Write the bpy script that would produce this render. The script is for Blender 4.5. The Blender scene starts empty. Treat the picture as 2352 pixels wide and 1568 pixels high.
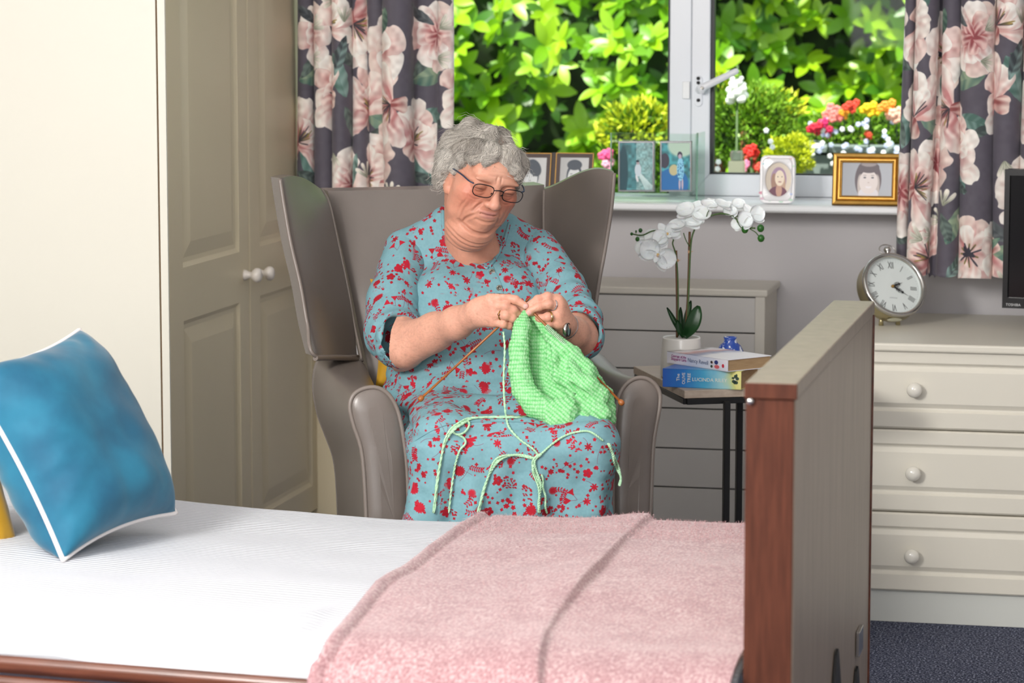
import bpy, bmesh, math, random
import numpy as np
from mathutils import Vector, Matrix
random.seed(7); rng = np.random.default_rng(7)
sc = bpy.context.scene
COL = sc.collection
PI = math.pi
# ------------------------------------------------------------------ camera
FPX, PITCH, YAW, CAMH = 6563.0, 0.12, 0.2216, 1.42
_cy, _sy = math.cos(YAW), math.sin(YAW)
FW = np.array([-_sy*math.cos(PITCH), _cy*math.cos(PITCH), -math.sin(PITCH)])
RT = np.array([_cy, _sy, 0.0]); UP = np.cross(RT, FW)
CAM = np.array([0, 0, CAMH])
cd = bpy.data.cameras.new('camera'); cam = bpy.data.objects.new('camera', cd); COL.objects.link(cam)
cam.matrix_world = Matrix(((RT[0], UP[0], -FW[0], 0), (RT[1], UP[1], -FW[1], 0), (RT[2], UP[2], -FW[2], CAMH), (0, 0, 0, 1)))
cd.sensor_width = 36; cd.sensor_fit = 'HORIZONTAL'; cd.lens = FPX/2352*36
cd.clip_start = 0.05; cd.clip_end = 200
cd.dof.use_dof = True; cd.dof.focus_distance = 5.6; cd.dof.aperture_fstop = 6.5
sc.camera = cam
sc.view_settings.view_transform = 'Standard'; sc.view_settings.look = 'None'
sc.view_settings.gamma = 1; sc.view_settings.exposure = 0.38
try: sc.view_settings.use_curve_mapping = False
except Exception: pass
# ------------------------------------------------------------------ light
W = bpy.data.worlds.new('world'); sc.world = W; W.use_nodes = True
bg = W.node_tree.nodes['Background']; bg.inputs[0].default_value = (0.86, 0.93, 1.0, 1); bg.inputs[1].default_value = 1.35
def lamp(kind, name, loc, target, energy, size=1.0, size_y=None, color=(1, 1, 1)):
    l = bpy.data.lights.new(name, kind); l.energy = energy; l.color = color
    o = bpy.data.objects.new(name, l); COL.objects.link(o); o.location = loc
    o.rotation_euler = (Vector(target)-Vector(loc)).to_track_quat('-Z', 'Y').to_euler()
    if kind == 'AREA':
        l.size = size
        if size_y: l.shape = 'RECTANGLE'; l.size_y = size_y
    if kind == 'SUN': l.angle = size
    return o
lamp('SUN', 'sun', (0, 0, 10), (0.9, 2.6, 5.2), 6.5, 0.02, color=(1.0, 0.96, 0.86))
lamp('AREA', 'softbox_left', (-2.2, 1.9, 2.05), (-1.2, 5.6, 0.8), 76, 0.65, color=(1.0, 0.97, 0.93))
lamp('AREA', 'ceiling_fill', (-0.4, 3.2, 2.38), (-0.4, 3.2, 0), 20, 2.4, 4.6, color=(1.0, 0.98, 0.96))  # fill lamp added under the ceiling to lift the whole room
lamp('AREA', 'fill_behind', (-0.4, -0.6, 1.75), (-0.9, 6.0, 0.7), 60, 2.4, 1.2, color=(1.0, 0.99, 0.98))  # fill lamp added behind the camera to brighten upright faces
# ------------------------------------------------------------------ projection helpers (photo pixel -> point in the room)
def ray(px, py): return FW + RT*(px-1176)/FPX - UP*(py-784)/FPX
def V(px, py, t): return CAM + ray(px, py)*t
def at(px, py, x=None, y=None, z=None):
    d = ray(px, py)
    for i, v in enumerate((x, y, z)):
        if v is not None: return CAM + d*((v-CAM[i])/d[i])
# ------------------------------------------------------------------ materials
def lin(c):
    if isinstance(c, str):
        c = c.lstrip('#'); c = [int(c[i:i+2], 16)/255 for i in (0, 2, 4)]
    return tuple(((v/12.92) if v <= 0.04045 else ((v+0.055)/1.055)**2.4) for v in c)
class NT:
    def __init__(s, name):
        s.m = bpy.data.materials.new(name); s.m.use_nodes = True; s.t = s.m.node_tree
        s.b = s.t.nodes['Principled BSDF']; s.out = s.t.nodes['Material Output']
    def n(s, typ, **kw):
        x = s.t.nodes.new(typ)
        for k, v in kw.items():
            if k.startswith('i_'): x.inputs[k[2:].replace('_', ' ')].default_value = v
            else: setattr(x, k, v)
        return x
    def l(s, a, b): s.t.links.new(a, b)
def mat(name, col, rough=0.6, metal=0.0, var=0.0, var_scale=8.0, stretch=(1, 1, 1), bump=0.0, bump_scale=60.0, col2=None,
        coat=0.0, spec=0.5, sheen=0.0, trans=0.0, bump_stretch=None, detail=4.0, subsurf=0.0, contrast=(0.3, 0.7)):
    q = NT(name); b = q.b; c = lin(col)
    b.inputs['Roughness'].default_value = rough; b.inputs['Metallic'].default_value = metal
    b.inputs['Coat Weight'].default_value = coat; b.inputs['Specular IOR Level'].default_value = spec
    b.inputs['Sheen Weight'].default_value = sheen; b.inputs['Sheen Roughness'].default_value = 0.4
    b.inputs['Transmission Weight'].default_value = trans
    if subsurf: b.inputs['Subsurface Weight'].default_value = subsurf; b.inputs['Subsurface Scale'].default_value = 0.01
    tc = q.n('ShaderNodeTexCoord')
    mp = q.n('ShaderNodeMapping'); mp.inputs['Scale'].default_value = stretch; q.l(tc.outputs['Object'], mp.inputs['Vector'])
    if col2 is None: c2 = tuple(v*(1-var) for v in c)
    else: c2 = lin(col2)
    nz = q.n('ShaderNodeTexNoise'); nz.inputs['Scale'].default_value = var_scale; nz.inputs['Detail'].default_value = detail
    q.l(mp.outputs[0], nz.inputs['Vector'])
    rp = q.n('ShaderNodeValToRGB'); rp.color_ramp.elements[0].position = contrast[0]; rp.color_ramp.elements[1].position = contrast[1]
    rp.color_ramp.elements[0].color = (*c2, 1); rp.color_ramp.elements[1].color = (*c, 1)
    q.l(nz.outputs['Fac'], rp.inputs[0]); q.l(rp.outputs[0], b.inputs['Base Color'])
    if bump:
        n2 = q.n('ShaderNodeTexNoise'); n2.inputs['Scale'].default_value = bump_scale; n2.inputs['Detail'].default_value = 3
        m2 = q.n('ShaderNodeMapping'); m2.inputs['Scale'].default_value = bump_stretch or stretch
        q.l(tc.outputs['Object'], m2.inputs['Vector']); q.l(m2.outputs[0], n2.inputs['Vector'])
        bp = q.n('ShaderNodeBump'); bp.inputs['Strength'].default_value = bump; bp.inputs['Distance'].default_value = 0.002
        q.l(n2.outputs['Fac'], bp.inputs['Height']); q.l(bp.outputs[0], b.inputs['Normal'])
    return q.m
def mat_attr(name, rough=0.6, attr='Col', bump=0.0, bump_scale=400, sheen=0, subsurf=0.0, spec=0.4, metal=0):
    q = NT(name); a = q.n('ShaderNodeAttribute'); a.attribute_name = attr; q.l(a.outputs['Color'], q.b.inputs['Base Color'])
    q.b.inputs['Roughness'].default_value = rough; q.b.inputs['Specular IOR Level'].default_value = spec; q.b.inputs['Metallic'].default_value = metal
    if subsurf:
        q.b.inputs['Subsurface Weight'].default_value = subsurf; q.b.inputs['Subsurface Scale'].default_value = 0.006
    if bump:
        tc = q.n('ShaderNodeTexCoord'); n2 = q.n('ShaderNodeTexNoise'); n2.inputs['Scale'].default_value = bump_scale; n2.inputs['Detail'].default_value = 4
        q.l(tc.outputs['Object'], n2.inputs['Vector'])
        bp = q.n('ShaderNodeBump'); bp.inputs['Strength'].default_value = bump; bp.inputs['Distance'].default_value = 0.001
        q.l(n2.outputs['Fac'], bp.inputs['Height']); q.l(bp.outputs[0], q.b.inputs['Normal'])
    return q.m
def glass_mat(name, tint=(0.93, 0.98, 0.95), refl=0.10):
    q = NT(name); q.t.nodes.remove(q.b)
    tr = q.n('ShaderNodeBsdfTransparent'); tr.inputs[0].default_value = (*tint, 1)
    gl = q.n('ShaderNodeBsdfGlossy'); gl.inputs['Roughness'].default_value = 0.02
    mx = q.n('ShaderNodeMixShader'); mx.inputs[0].default_value = refl
    q.l(tr.outputs[0], mx.inputs[1]); q.l(gl.outputs[0], mx.inputs[2]); q.l(mx.outputs[0], q.out.inputs[0])
    return q.m
# ------------------------------------------------------------------ mesh helpers
def mesh_from(name, v, f, m=None, smooth=False):
    me = bpy.data.meshes.new(name); me.from_pydata([tuple(map(float, p)) for p in v], [], f)
    if m: me.materials.append(m)
    if smooth: me.polygons.foreach_set('use_smooth', [True]*len(me.polygons))
    me.update(); return me
def fast_mesh(name, v, quads, m=None, smooth=True):
    me = bpy.data.meshes.new(name); v = np.asarray(v, np.float32); q = np.asarray(quads, np.int32); k = q.shape[1]
    me.vertices.add(len(v)); me.vertices.foreach_set('co', v.ravel())
    me.loops.add(q.size); me.loops.foreach_set('vertex_index', q.ravel())
    me.polygons.add(len(q)); me.polygons.foreach_set('loop_start', np.arange(0, q.size, k, dtype=np.int32))
    me.polygons.foreach_set('use_smooth', np.full(len(q), smooth))
    if m: me.materials.append(m)
    me.update(calc_edges=True); me.validate(); return me
def link(name, me, parent=None, label=None, cat=None, group=None, kind=None, loc=None, rot=None):
    o = bpy.data.objects.new(name, me); COL.objects.link(o)
    if parent is not None: o.parent = parent
    if loc is not None: o.location = loc
    if rot is not None: o.rotation_euler = rot
    if label: o['label'] = label
    if cat: o['category'] = cat
    if group: o['group'] = group
    if kind: o['kind'] = kind
    return o
def empty(name, loc, label=None, cat=None, group=None, rot=(0, 0, 0)):
    return link(name, None, None, label, cat, group, loc=tuple(loc), rot=rot)
class MB:
    def __init__(s): s.bm = bmesh.new(); s.mats = []
    def mi(s, m):
        if m is None: return 0
        if m not in s.mats: s.mats.append(m)
        return s.mats.index(m)
    def box(s, lo, hi, bevel=0.0, seg=2, m=None, M=None):
        lo = Vector(lo); hi = Vector(hi); c = (lo+hi)/2; d = hi-lo
        r = bmesh.ops.create_cube(s.bm, size=1.0); vs = r['verts']
        for v in vs: v.co = Vector((v.co.x*d.x, v.co.y*d.y, v.co.z*d.z))+c
        fs = set(f for v in vs for f in v.link_faces)
        if bevel:
            es = list(set(e for v in vs for e in v.link_edges))
            r = bmesh.ops.bevel(s.bm, geom=es, offset=bevel, segments=seg, affect='EDGES', profile=0.5)
            vs = list(set(v for f in r['faces'] for v in f.verts)); fs = set(f for v in vs for f in v.link_faces)
        if M is not None:
            for v in set(v for f in fs for v in f.verts): v.co = M @ v.co
        i = s.mi(m)
        for f in fs: f.material_index = i
        return s
    def tube(s, pts, r, n=8, m=None, closed=False, caps=True, rs=None):
        pts = [Vector(p) for p in pts]; N = len(pts); i = s.mi(m); rings = []
        t0 = (pts[1]-pts[0]).normalized(); nrm = t0.orthogonal().normalized()
        for k in range(N):
            if closed: t = (pts[(k+1) % N]-pts[k-1]).normalized()
            else: t = (pts[min(k+1, N-1)]-pts[max(k-1, 0)]).normalized()
            nrm = (nrm-t*nrm.dot(t))
            nrm = nrm.normalized() if nrm.length > 1e-6 else t.orthogonal().normalized()
            bn = t.cross(nrm); rr = rs[k] if rs else r
            rings.append([s.bm.verts.new(pts[k]+(nrm*math.cos(a)+bn*math.sin(a))*rr) for a in [2*PI*j/n for j in range(n)]])
        for k in range(N if closed else N-1):
            A, B = rings[k], rings[(k+1) % N]
            for j in range(n):
                f = s.bm.faces.new((A[j], A[(j+1) % n], B[(j+1) % n], B[j])); f.material_index = i; f.smooth = True
        if caps and not closed:
            for R_, rev in ((rings[0], True), (rings[-1], False)):
                f = s.bm.faces.new(list(reversed(R_)) if rev else R_); f.material_index = i
        return s
    def lathe(s, prof, n=24, m=None, M=None, smooth=True):
        i = s.mi(m); M = M or Matrix(); rings = []
        for r, z in prof:
            if r < 1e-6: rings.append([s.bm.verts.new(M @ Vector((0, 0, z)))])
            else: rings.append([s.bm.verts.new(M @ Vector((r*math.cos(2*PI*j/n), r*math.sin(2*PI*j/n), z))) for j in range(n)])
        for A, B in zip(rings, rings[1:]):
            for j in range(n):
                a = [A[j % len(A)], A[(j+1) % len(A)], B[(j+1) % len(B)], B[j % len(B)]]; u = []
                for q in a:
                    if q not in u: u.append(q)
                if len(u) > 2:
                    f = s.bm.faces.new(u); f.material_index = i; f.smooth = smooth
        return s
    def poly(s, pts, m=None):
        f = s.bm.faces.new([s.bm.verts.new(Vector(p)) for p in pts]); f.material_index = s.mi(m); return s
    def prism(s, pts, off, m=None, bevel=0.0):
        pts = [Vector(p) for p in pts]; off = Vector(off); i = s.mi(m)
        A = [s.bm.verts.new(p) for p in pts]; B = [s.bm.verts.new(p+off) for p in pts]; n = len(A)
        fs = [s.bm.faces.new(A), s.bm.faces.new(B[::-1])]
        for k in range(n): fs.append(s.bm.faces.new((A[k], B[k], B[(k+1) % n], A[(k+1) % n])))
        for f in fs: f.material_index = i
        if bevel:
            es = list(set(e for f in fs for e in f.edges))
            bmesh.ops.bevel(s.bm, geom=es, offset=bevel, segments=2, affect='EDGES', profile=0.5)
        return s
    def build(s, name, m=None, parent=None, smooth=False, **kw):
        bmesh.ops.recalc_face_normals(s.bm, faces=s.bm.faces)
        me = bpy.data.meshes.new(name); s.bm.to_mesh(me); s.bm.free()
        for q in (s.mats or ([m] if m else [])): me.materials.append(q)
        if smooth: me.polygons.foreach_set('use_smooth', [True]*len(me.polygons))
        return link(name, me, parent, **kw)
def grid_mesh(name, P, m, thick=None, uv=None, smooth=True, closed_u=False):
    """P: (nu,nv,3) array. thick: (nu,nv,3) offset of the back face -> closed shell."""
    nu, nv, _ = P.shape; idx = np.arange(nu*nv).reshape(nu, nv)
    def quads(ix): return np.stack([ix[:-1, :-1], ix[1:, :-1], ix[1:, 1:], ix[:-1, 1:]], -1).reshape(-1, 4)
    q = [quads(idx)]; v = [P.reshape(-1, 3)]
    if closed_u: q.append(quads(np.stack([idx[-1], idx[0]])))
    if thick is not None:
        b = idx+nu*nv; v.append((P+thick).reshape(-1, 3)); q.append(quads(b)[:, ::-1])
        for e, f in ((idx[0], b[0]), (b[-1], idx[-1]), (b[:, 0], idx[:, 0]), (idx[:, -1], b[:, -1])):
            q.append(quads(np.stack([e, f])))
    me = fast_mesh(name, np.concatenate(v), np.concatenate(q), m, smooth)
    if uv is not None:
        U = uv.reshape(-1, 2); U = np.concatenate([U]*(2 if thick is not None else 1)) if True else U
        l = me.uv_layers.new(name='UVMap'); li = np.empty(len(me.loops), np.int32); me.loops.foreach_get('vertex_index', li)
        l.data.foreach_set('uv', U[li].astype(np.float32).ravel())
    return me
def interp(pts, n):
    """Catmull-Rom resample of control points to n points"""
    P = np.asarray(pts, float); N = len(P)
    if N == 2: return P[0]+(P[1]-P[0])*np.linspace(0, 1, n)[:, None]
    E = np.vstack([2*P[0]-P[1], P, 2*P[-1]-P[-2]]); out = []
    for s in np.linspace(0, N-1-1e-9, n):
        k = int(s); t = s-k; a, b, c, d = E[k:k+4]
        out.append(0.5*((2*b)+(-a+c)*t+(2*a-5*b+4*c-d)*t*t+(-a+3*b-3*c+d)*t**3))
    return np.array(out)
def ruled(L, R, nu, nv, bulge=None):
    """surface between two polylines, bulge vector * profile in the middle"""
    A = interp(L, nv); B = interp(R, nv); s = np.linspace(0, 1, nu)[:, None, None]
    P = A[None]*(1-s)+B[None]*s
    if bulge is not None: P = P+np.asarray(bulge)[None, None]*(np.sin(PI*s)**0.6)
    return P
def add_mod_bevel(o, w, seg=2):
    b = o.modifiers.new('b', 'BEVEL'); b.width = w; b.segments = seg; b.limit_method = 'ANGLE'; return o
def text_mesh(name, s, size, m, M, parent, ext=0.0002, label=None):
    c = bpy.data.curves.new(name, 'FONT'); c.body = s; c.size = size; c.extrude = ext; c.align_x = 'CENTER'; c.align_y = 'CENTER'; c.resolution_u = 2
    o = bpy.data.objects.new('tmp', c); COL.objects.link(o); me = bpy.data.meshes.new_from_object(o)
    bpy.data.objects.remove(o); me.transform(M); me.materials.clear(); me.materials.append(m); me.name = name
    return link(name, me, parent, label=label)
def frameM(o, x, y):
    x = Vector(x).normalized(); y = Vector(y); y = (y-x*y.dot(x)).normalized(); z = x.cross(y)
    return Matrix(((x.x, y.x, z.x, o[0]), (x.y, y.y, z.y, o[1]), (x.z, y.z, z.z, o[2]), (0, 0, 0, 1)))
# ------------------------------------------------------------------ implicit surfaces (for bodies, cloth and soft things)
class Field:
    def __init__(s, lo, hi, h):
        s.lo = np.array(lo, np.float32); s.h = h; s.n = np.ceil((np.array(hi)-np.array(lo))/h).astype(int)+1
        s.ax = [s.lo[i]+h*np.arange(s.n[i], dtype=np.float32) for i in range(3)]; s.F = np.full(s.n, 0.5, np.float32)
    def _do(s, lo, hi, k, mode, fn):
        m = abs(k)+3*s.h; sl = []
        for i in range(3):
            a = int(max(0, math.floor((lo[i]-m-s.lo[i])/s.h))); b = int(min(s.n[i], math.ceil((hi[i]+m-s.lo[i])/s.h)+1))
            if b <= a: return s
            sl.append(slice(a, b))
        X = s.ax[0][sl[0]][:, None, None]; Y = s.ax[1][sl[1]][None, :, None]; Z = s.ax[2][sl[2]][None, None, :]
        d = fn(X, Y, Z); A = s.F[sl[0], sl[1], sl[2]]
        if mode == 's': A = -A
        h = np.clip(0.5+0.5*(A-d)/k, 0, 1); r = A*(1-h)+d*h-k*h*(1-h)
        s.F[sl[0], sl[1], sl[2]] = -r if mode == 's' else r
        return s
    def rc(s, a, b, ra, rb=None, k=0.01, mode='u'):
        a = np.array(a, float); b = np.array(b, float); rb = ra if rb is None else rb; ba = b-a; L = max(float(ba@ba), 1e-12); R = max(ra, rb)
        def fn(X, Y, Z):
            x = X-a[0]; y = Y-a[1]; z = Z-a[2]; h = np.clip((x*ba[0]+y*ba[1]+z*ba[2])/L, 0, 1)
            return np.sqrt((x-ba[0]*h)**2+(y-ba[1]*h)**2+(z-ba[2]*h)**2)-(ra+(rb-ra)*h)
        return s._do(np.minimum(a, b)-R, np.maximum(a, b)+R, k, mode, fn)
    def chain(s, pts, rs, k=0.01, mode='u'):
        for i in range(len(pts)-1): s.rc(pts[i], pts[i+1], rs[i], rs[i+1], k, mode)
        return s
    def ell(s, c, r, k=0.01, mode='u', R=None):
        c = np.array(c, float); r = np.array(r, float); m = max(r); R = np.eye(3) if R is None else np.asarray(R)
        def fn(X, Y, Z):
            x = X-c[0]; y = Y-c[1]; z = Z-c[2]
            p = [x*R[0, i]+y*R[1, i]+z*R[2, i] for i in range(3)]
            k0 = np.sqrt(sum((p[i]/r[i])**2 for i in range(3))); k1 = np.sqrt(sum((p[i]/r[i]**2)**2 for i in range(3)))+1e-9
            return k0*(k0-1)/k1
        return s._do(c-m, c+m, k, mode, fn)
    def mesh(s):
        F = s.F; n = s.n; S = F < 0; c = np.zeros(n-1, np.int8)
        for i in (0, 1):
            for j in (0, 1):
                for k in (0, 1): c += S[i:n[0]-1+i, j:n[1]-1+j, k:n[2]-1+k]
        act = np.argwhere((c > 0) & (c < 8)); N = len(act)
        cid = np.full(n-1, -1, np.int32); cid[act[:, 0], act[:, 1], act[:, 2]] = np.arange(N)
        offs = [(i, j, k) for i in (0, 1) for j in (0, 1) for k in (0, 1)]
        vals = np.stack([F[act[:, 0]+o[0], act[:, 1]+o[1], act[:, 2]+o[2]] for o in offs], 1)
        pos = np.zeros((N, 3)); cnt = np.zeros(N)
        for a in range(8):
            for b in range(a+1, 8):
                oa, ob = np.array(offs[a]), np.array(offs[b])
                if np.abs(oa-ob).sum() != 1: continue
                va, vb = vals[:, a], vals[:, b]; m = (va < 0) != (vb < 0); t = np.where(m, va/np.where(m, va-vb, 1), 0)
                pos += np.where(m[:, None], oa+t[:, None]*(ob-oa), 0); cnt += m
        v = (act+pos/cnt[:, None])*s.h+s.lo; quads = []
        for ax in range(3):
            sl0 = [slice(None)]*3; sl1 = [slice(None)]*3; sl0[ax] = slice(0, -1); sl1[ax] = slice(1, None)
            A = S[tuple(sl0)]; B = S[tuple(sl1)]; u, w = [(1, 2), (2, 0), (0, 1)][ax]
            e = np.argwhere(A != B); e = e[(e[:, u] > 0) & (e[:, w] > 0) & (e[:, u] < n[u]-1) & (e[:, w] < n[w]-1)]
            du = np.zeros(3, int); du[u] = 1; dw = np.zeros(3, int); dw[w] = 1
            g = lambda p: cid[p[:, 0], p[:, 1], p[:, 2]]
            q = np.stack([g(e-du-dw), g(e-dw), g(e), g(e-du)], 1); flip = ~A[e[:, 0], e[:, 1], e[:, 2]]
            q[flip] = q[flip][:, ::-1]; quads.append(q)
        q = np.concatenate(quads); q = q[(q >= 0).all(1)]
        return v, q
def vnormals(v, q):
    n = np.zeros_like(v); a, b, c, d = (v[q[:, i]] for i in range(4)); fn = np.cross(c-a, d-b)
    for i in range(4): np.add.at(n, q[:, i], fn)
    return n/(np.linalg.norm(n, axis=1)[:, None]+1e-12)
def set_col(me, col, name='Col'):
    a = me.color_attributes.new(name, 'FLOAT_COLOR', 'POINT'); c = np.ones((len(col), 4), np.float32); c[:, :3] = col; a.data.foreach_set('color', c.ravel())
def vnoise(P, scale, seed=0, octaves=3):
    """cheap smooth value noise in [-1,1] at points (N,3)"""
    out = np.zeros(len(P)); amp = 1.0; tot = 0
    for o in range(octaves):
        q = P*scale*(2**o)+seed*17.3+o*5.1; i = np.floor(q).astype(np.int64); f = q-i; f = f*f*(3-2*f); r = np.zeros(len(P))
        for dx in (0, 1):
            for dy in (0, 1):
                for dz in (0, 1):
                    h = (i[:, 0]+dx)*374761393+(i[:, 1]+dy)*668265263+(i[:, 2]+dz)*2147483647
                    h = (h ^ (h >> 13))*1274126177; h = (h ^ (h >> 16)) & 0xffff
                    w = (f[:, 0] if dx else 1-f[:, 0])*(f[:, 1] if dy else 1-f[:, 1])*(f[:, 2] if dz else 1-f[:, 2])
                    r += w*(h/32767.5-1)
        out += r*amp; tot += amp; amp *= 0.5
    return out/tot
#@@MATERIALS
M = {}
M['wall'] = mat('wall_paint', '#c9c6c8', 0.75, var=0.03, var_scale=3, bump=0.08, bump_scale=180)
M['ceiling'] = mat('ceiling_paint', '#f2f0ec', 0.8, var=0.02)
M['cream'] = mat('cream_lacquer', '#e0d3b4', 0.42, var=0.03, var_scale=5, bump=0.03, bump_scale=200, bump_stretch=(1, 1, 8))
M['cream_end'] = mat('cream_end_panel', '#eae7da', 0.5, var=0.02, var_scale=2)
M['chest'] = mat('chest_lacquer', '#e2ddcf', 0.4, var=0.02, var_scale=5)
M['plinth'] = mat('plinth_paint', '#d4d6cf', 0.55, var=0.03, var_scale=6)
M['upvc'] = mat('white_upvc', '#e3e7ee', 0.3, var=0.01, spec=0.4)
M['sillw'] = mat('sill_gloss', '#eceef0', 0.3, var=0.03, var_scale=9)
M['gasket'] = mat('gasket_rubber', '#14181a', 0.5)
M['knob'] = mat('knob_ceramic', '#e9e5da', 0.15, coat=0.5)
M['knobpink'] = mat('knob_plastic', '#e2dad2', 0.3)
M['cover'] = mat('cover_paint', '#dbd8d4', 0.55, var=0.04, var_scale=6)
M['covertrim'] = mat('cover_trim_paint', '#e4dfd4', 0.5, var=0.05, var_scale=9)
M['seam'] = mat('seam_shadow_board', '#2a2823', 0.8)
M['black'] = mat('black_metal', '#0a0a0a', 0.45)
M['tvblack'] = mat('tv_black', '#0c0c0e', 0.25, spec=0.6)
M['screen'] = mat('tv_screen', '#050507', 0.12)
M['leather'] = mat('taupe_leather', '#746b65', 0.31, var=0.14, var_scale=7, bump=0.07, bump_scale=500, spec=0.6)
M['piping'] = mat('leather_piping', '#7c726b', 0.35, bump=0.15, bump_scale=500)
M['woodred'] = mat('walnut_edge', '#623727', 0.5, col2='#46251a', var_scale=22, stretch=(6, 6, 0.5), contrast=(0.25, 0.75), bump=0.05, bump_scale=80, spec=0.2)
M['woodtop'] = mat('walnut_veneer', '#a09180', 0.38, col2='#857766', var_scale=14, stretch=(3, 3, 0.4), contrast=(0.2, 0.8), spec=0.7)
M['woodrail'] = mat('walnut_rail', '#6d3c28', 0.30, col2='#4d2717', var_scale=14, stretch=(0.5, 6, 6), spec=0.7)
M['tabletop'] = mat('ash_top', '#c9b9a8', 0.5, col2='#b3a08d', var_scale=16, stretch=(0.6, 8, 8), bump=0.06, bump_scale=60)
M['chrome'] = mat('chrome', '#c9c7c2', 0.18, metal=1.0)
M['gold'] = mat('gold_leaf', '#a9823f', 0.34, metal=0.85, var=0.2, var_scale=60)
M['silver'] = mat('silver_frame', '#c4c4c8', 0.2, metal=0.9)
M['brass'] = mat('champagne_metal', '#c0b58f', 0.32, metal=0.9, var=0.1, var_scale=20)
M['glass'] = glass_mat('window_glass', (0.97, 0.99, 0.97), 0.006)
M['glassedge'] = mat('glass_edge', '#9fc6b4', 0.1, trans=0.3)
M['plateglass'] = glass_mat('plate_glass', (0.90, 0.97, 0.93), 0.06)
M['teal'] = mat('teal_velvet', '#1b6f8c', 0.75, col2='#0d5674', var_scale=9, contrast=(0.35, 0.65), sheen=0.25, bump=0.25, bump_scale=30)
M['mustard'] = mat('mustard_velvet', '#c4930c', 0.7, var=0.2, var_scale=14, sheen=0.6)
M['white_trim'] = mat('white_cotton_trim', '#e9e4e2', 0.8)
M['potwhite'] = mat('pot_ceramic', '#e6e4de', 0.3, coat=0.3)
M['soil'] = mat('moss_soil', '#2c3322', 0.9, var=0.5, var_scale=80, bump=0.6)
M['leafdark'] = mat('orchid_leaf', '#1f4a22', 0.35, col2='#16381a', var_scale=12, spec=0.6)
M['stake'] = mat('bamboo_stake', '#7a5230', 0.5, col2='#55351c', var_scale=40, stretch=(1, 1, 0.2))
M['stemgreen'] = mat('orchid_stem', '#3e5a24', 0.5)
M['petal'] = mat('orchid_petal', '#fafbfa', 0.55, subsurf=0.15, var=0.04, var_scale=60, bump=0.15, bump_scale=90)
M['page'] = mat('book_pages', '#b79a74', 0.85, col2='#a3845f', var_scale=40, stretch=(1, 1, 30), bump=0.4, bump_scale=50)
M['black_ink'] = mat('black_ink', '#15151a', 0.6)
# ================================================================== THE ROOM
YW = 7.10; XL = -2.75; XR = 1.7; YB = -0.9; ZC = 2.42
wx0 = at(1000, 200, y=7.12)[0]-0.22; wx1 = 0.15
sill_z = float(at(1750, 471, y=6.93)[2])
wz0, wz1 = sill_z-0.02, 2.12
b = MB(); 
b.box((XL, YW, 0), (wx0, YW+0.28, ZC)); b.box((wx1, YW, 0), (XR, YW+0.28, ZC)); b.box((wx0, YW, 0), (wx1, YW+0.28, wz0)); b.box((wx0, YW, wz1), (wx1, YW+0.28, ZC))
b.build('wall_back', M['wall'], kind='structure')
MB().box((XL-0.1, YB, 0), (XL, YW+0.28, ZC)).build('wall_left', M['wall'], kind='structure')
MB().box((XR, YB, 0), (XR+0.1, YW+0.28, ZC)).build('wall_right', M['wall'], kind='structure')
MB().box((XL-0.1, YB-0.1, 0), (XR+0.1, YB, ZC)).build('wall_front', M['wall'], kind='structure')
MB().box((XL-0.1, YB-0.1, ZC), (XR+0.1, YW+0.28, ZC+0.12)).build('ceiling', M['ceiling'], kind='structure')
# carpet
q = NT('navy_carpet'); tc = q.n('ShaderNodeTexCoord'); n1 = q.n('ShaderNodeTexNoise', i_Scale=210.0, i_Detail=3.0); q.l(tc.outputs['Object'], n1.inputs[0])
r1 = q.n('ShaderNodeValToRGB'); e = r1.color_ramp.elements; e[0].position = 0.44; e[0].color = (*lin('#121a33'), 1); e[1].position = 0.62; e[1].color = (*lin('#8f93a6'), 1)
k_ = e.new(0.52); k_.color = (*lin('#2f3752'), 1); q.l(n1.outputs[0], r1.inputs[0]); q.l(r1.outputs[0], q.b.inputs['Base Color']); q.b.inputs['Roughness'].default_value = 0.95
bp = q.n('ShaderNodeBump'); bp.inputs['Strength'].default_value = 0.8; bp.inputs['Distance'].default_value = 0.004; q.l(n1.outputs[0], bp.inputs['Height']); q.l(bp.outputs[0], q.b.inputs['Normal'])
MB().box((XL-0.1, YB-0.1, -0.1), (XR+0.1, YW+0.28, 0)).build('floor', q.m, kind='structure')
MB().box((-0.35, YW-0.018, 0), (XR, YW, 0.12), 0.004).build('baseboard_back', M['upvc'], kind='structure')
# ------------------------------------------------------------------ window
YF = 7.20   # face of the window frame
def wx(px, y=YF): return float(at(px, 250, y=y)[0])
def wz(py, px=1700, y=YF): return float(at(px, py, y=y)[2])
win = empty('window_1', (0, 0, 0)); win['kind'] = 'structure'
zb = wz(447); b = MB()
b.box((wx0, YF, wz0), (wx1, YF+0.07, zb-0.004), 0.004); b.box((wx0, YF, wz1-0.06), (wx1, YF+0.07, wz1)); b.box((wx0, YF, zb-0.01), (wx0+0.06, YF+0.07, wz1-0.05)); b.box((wx1-0.06, YF, zb-0.01), (wx1, YF+0.07, wz1-0.05))
b.build('window_frame', M['upvc'], win)
xm0, xm1, xs1, xg1 = wx(1538), wx(1588), wx(1633), wx(1641)
MB().box((xm0, YF-0.004, zb-0.012), (xm1, YF+0.07, wz1-0.05), 0.003).build('mullion', M['upvc'], win)
MB().box((xm0-0.007, YF+0.012, zb+0.0), (xm0-0.0005, YF+0.03, wz1-0.06)).build('gasket', M['gasket'], win)
# opening sash (right)
zs0, zs1 = wz(400), wz(447)
b = MB(); ys = YF-0.022
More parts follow.
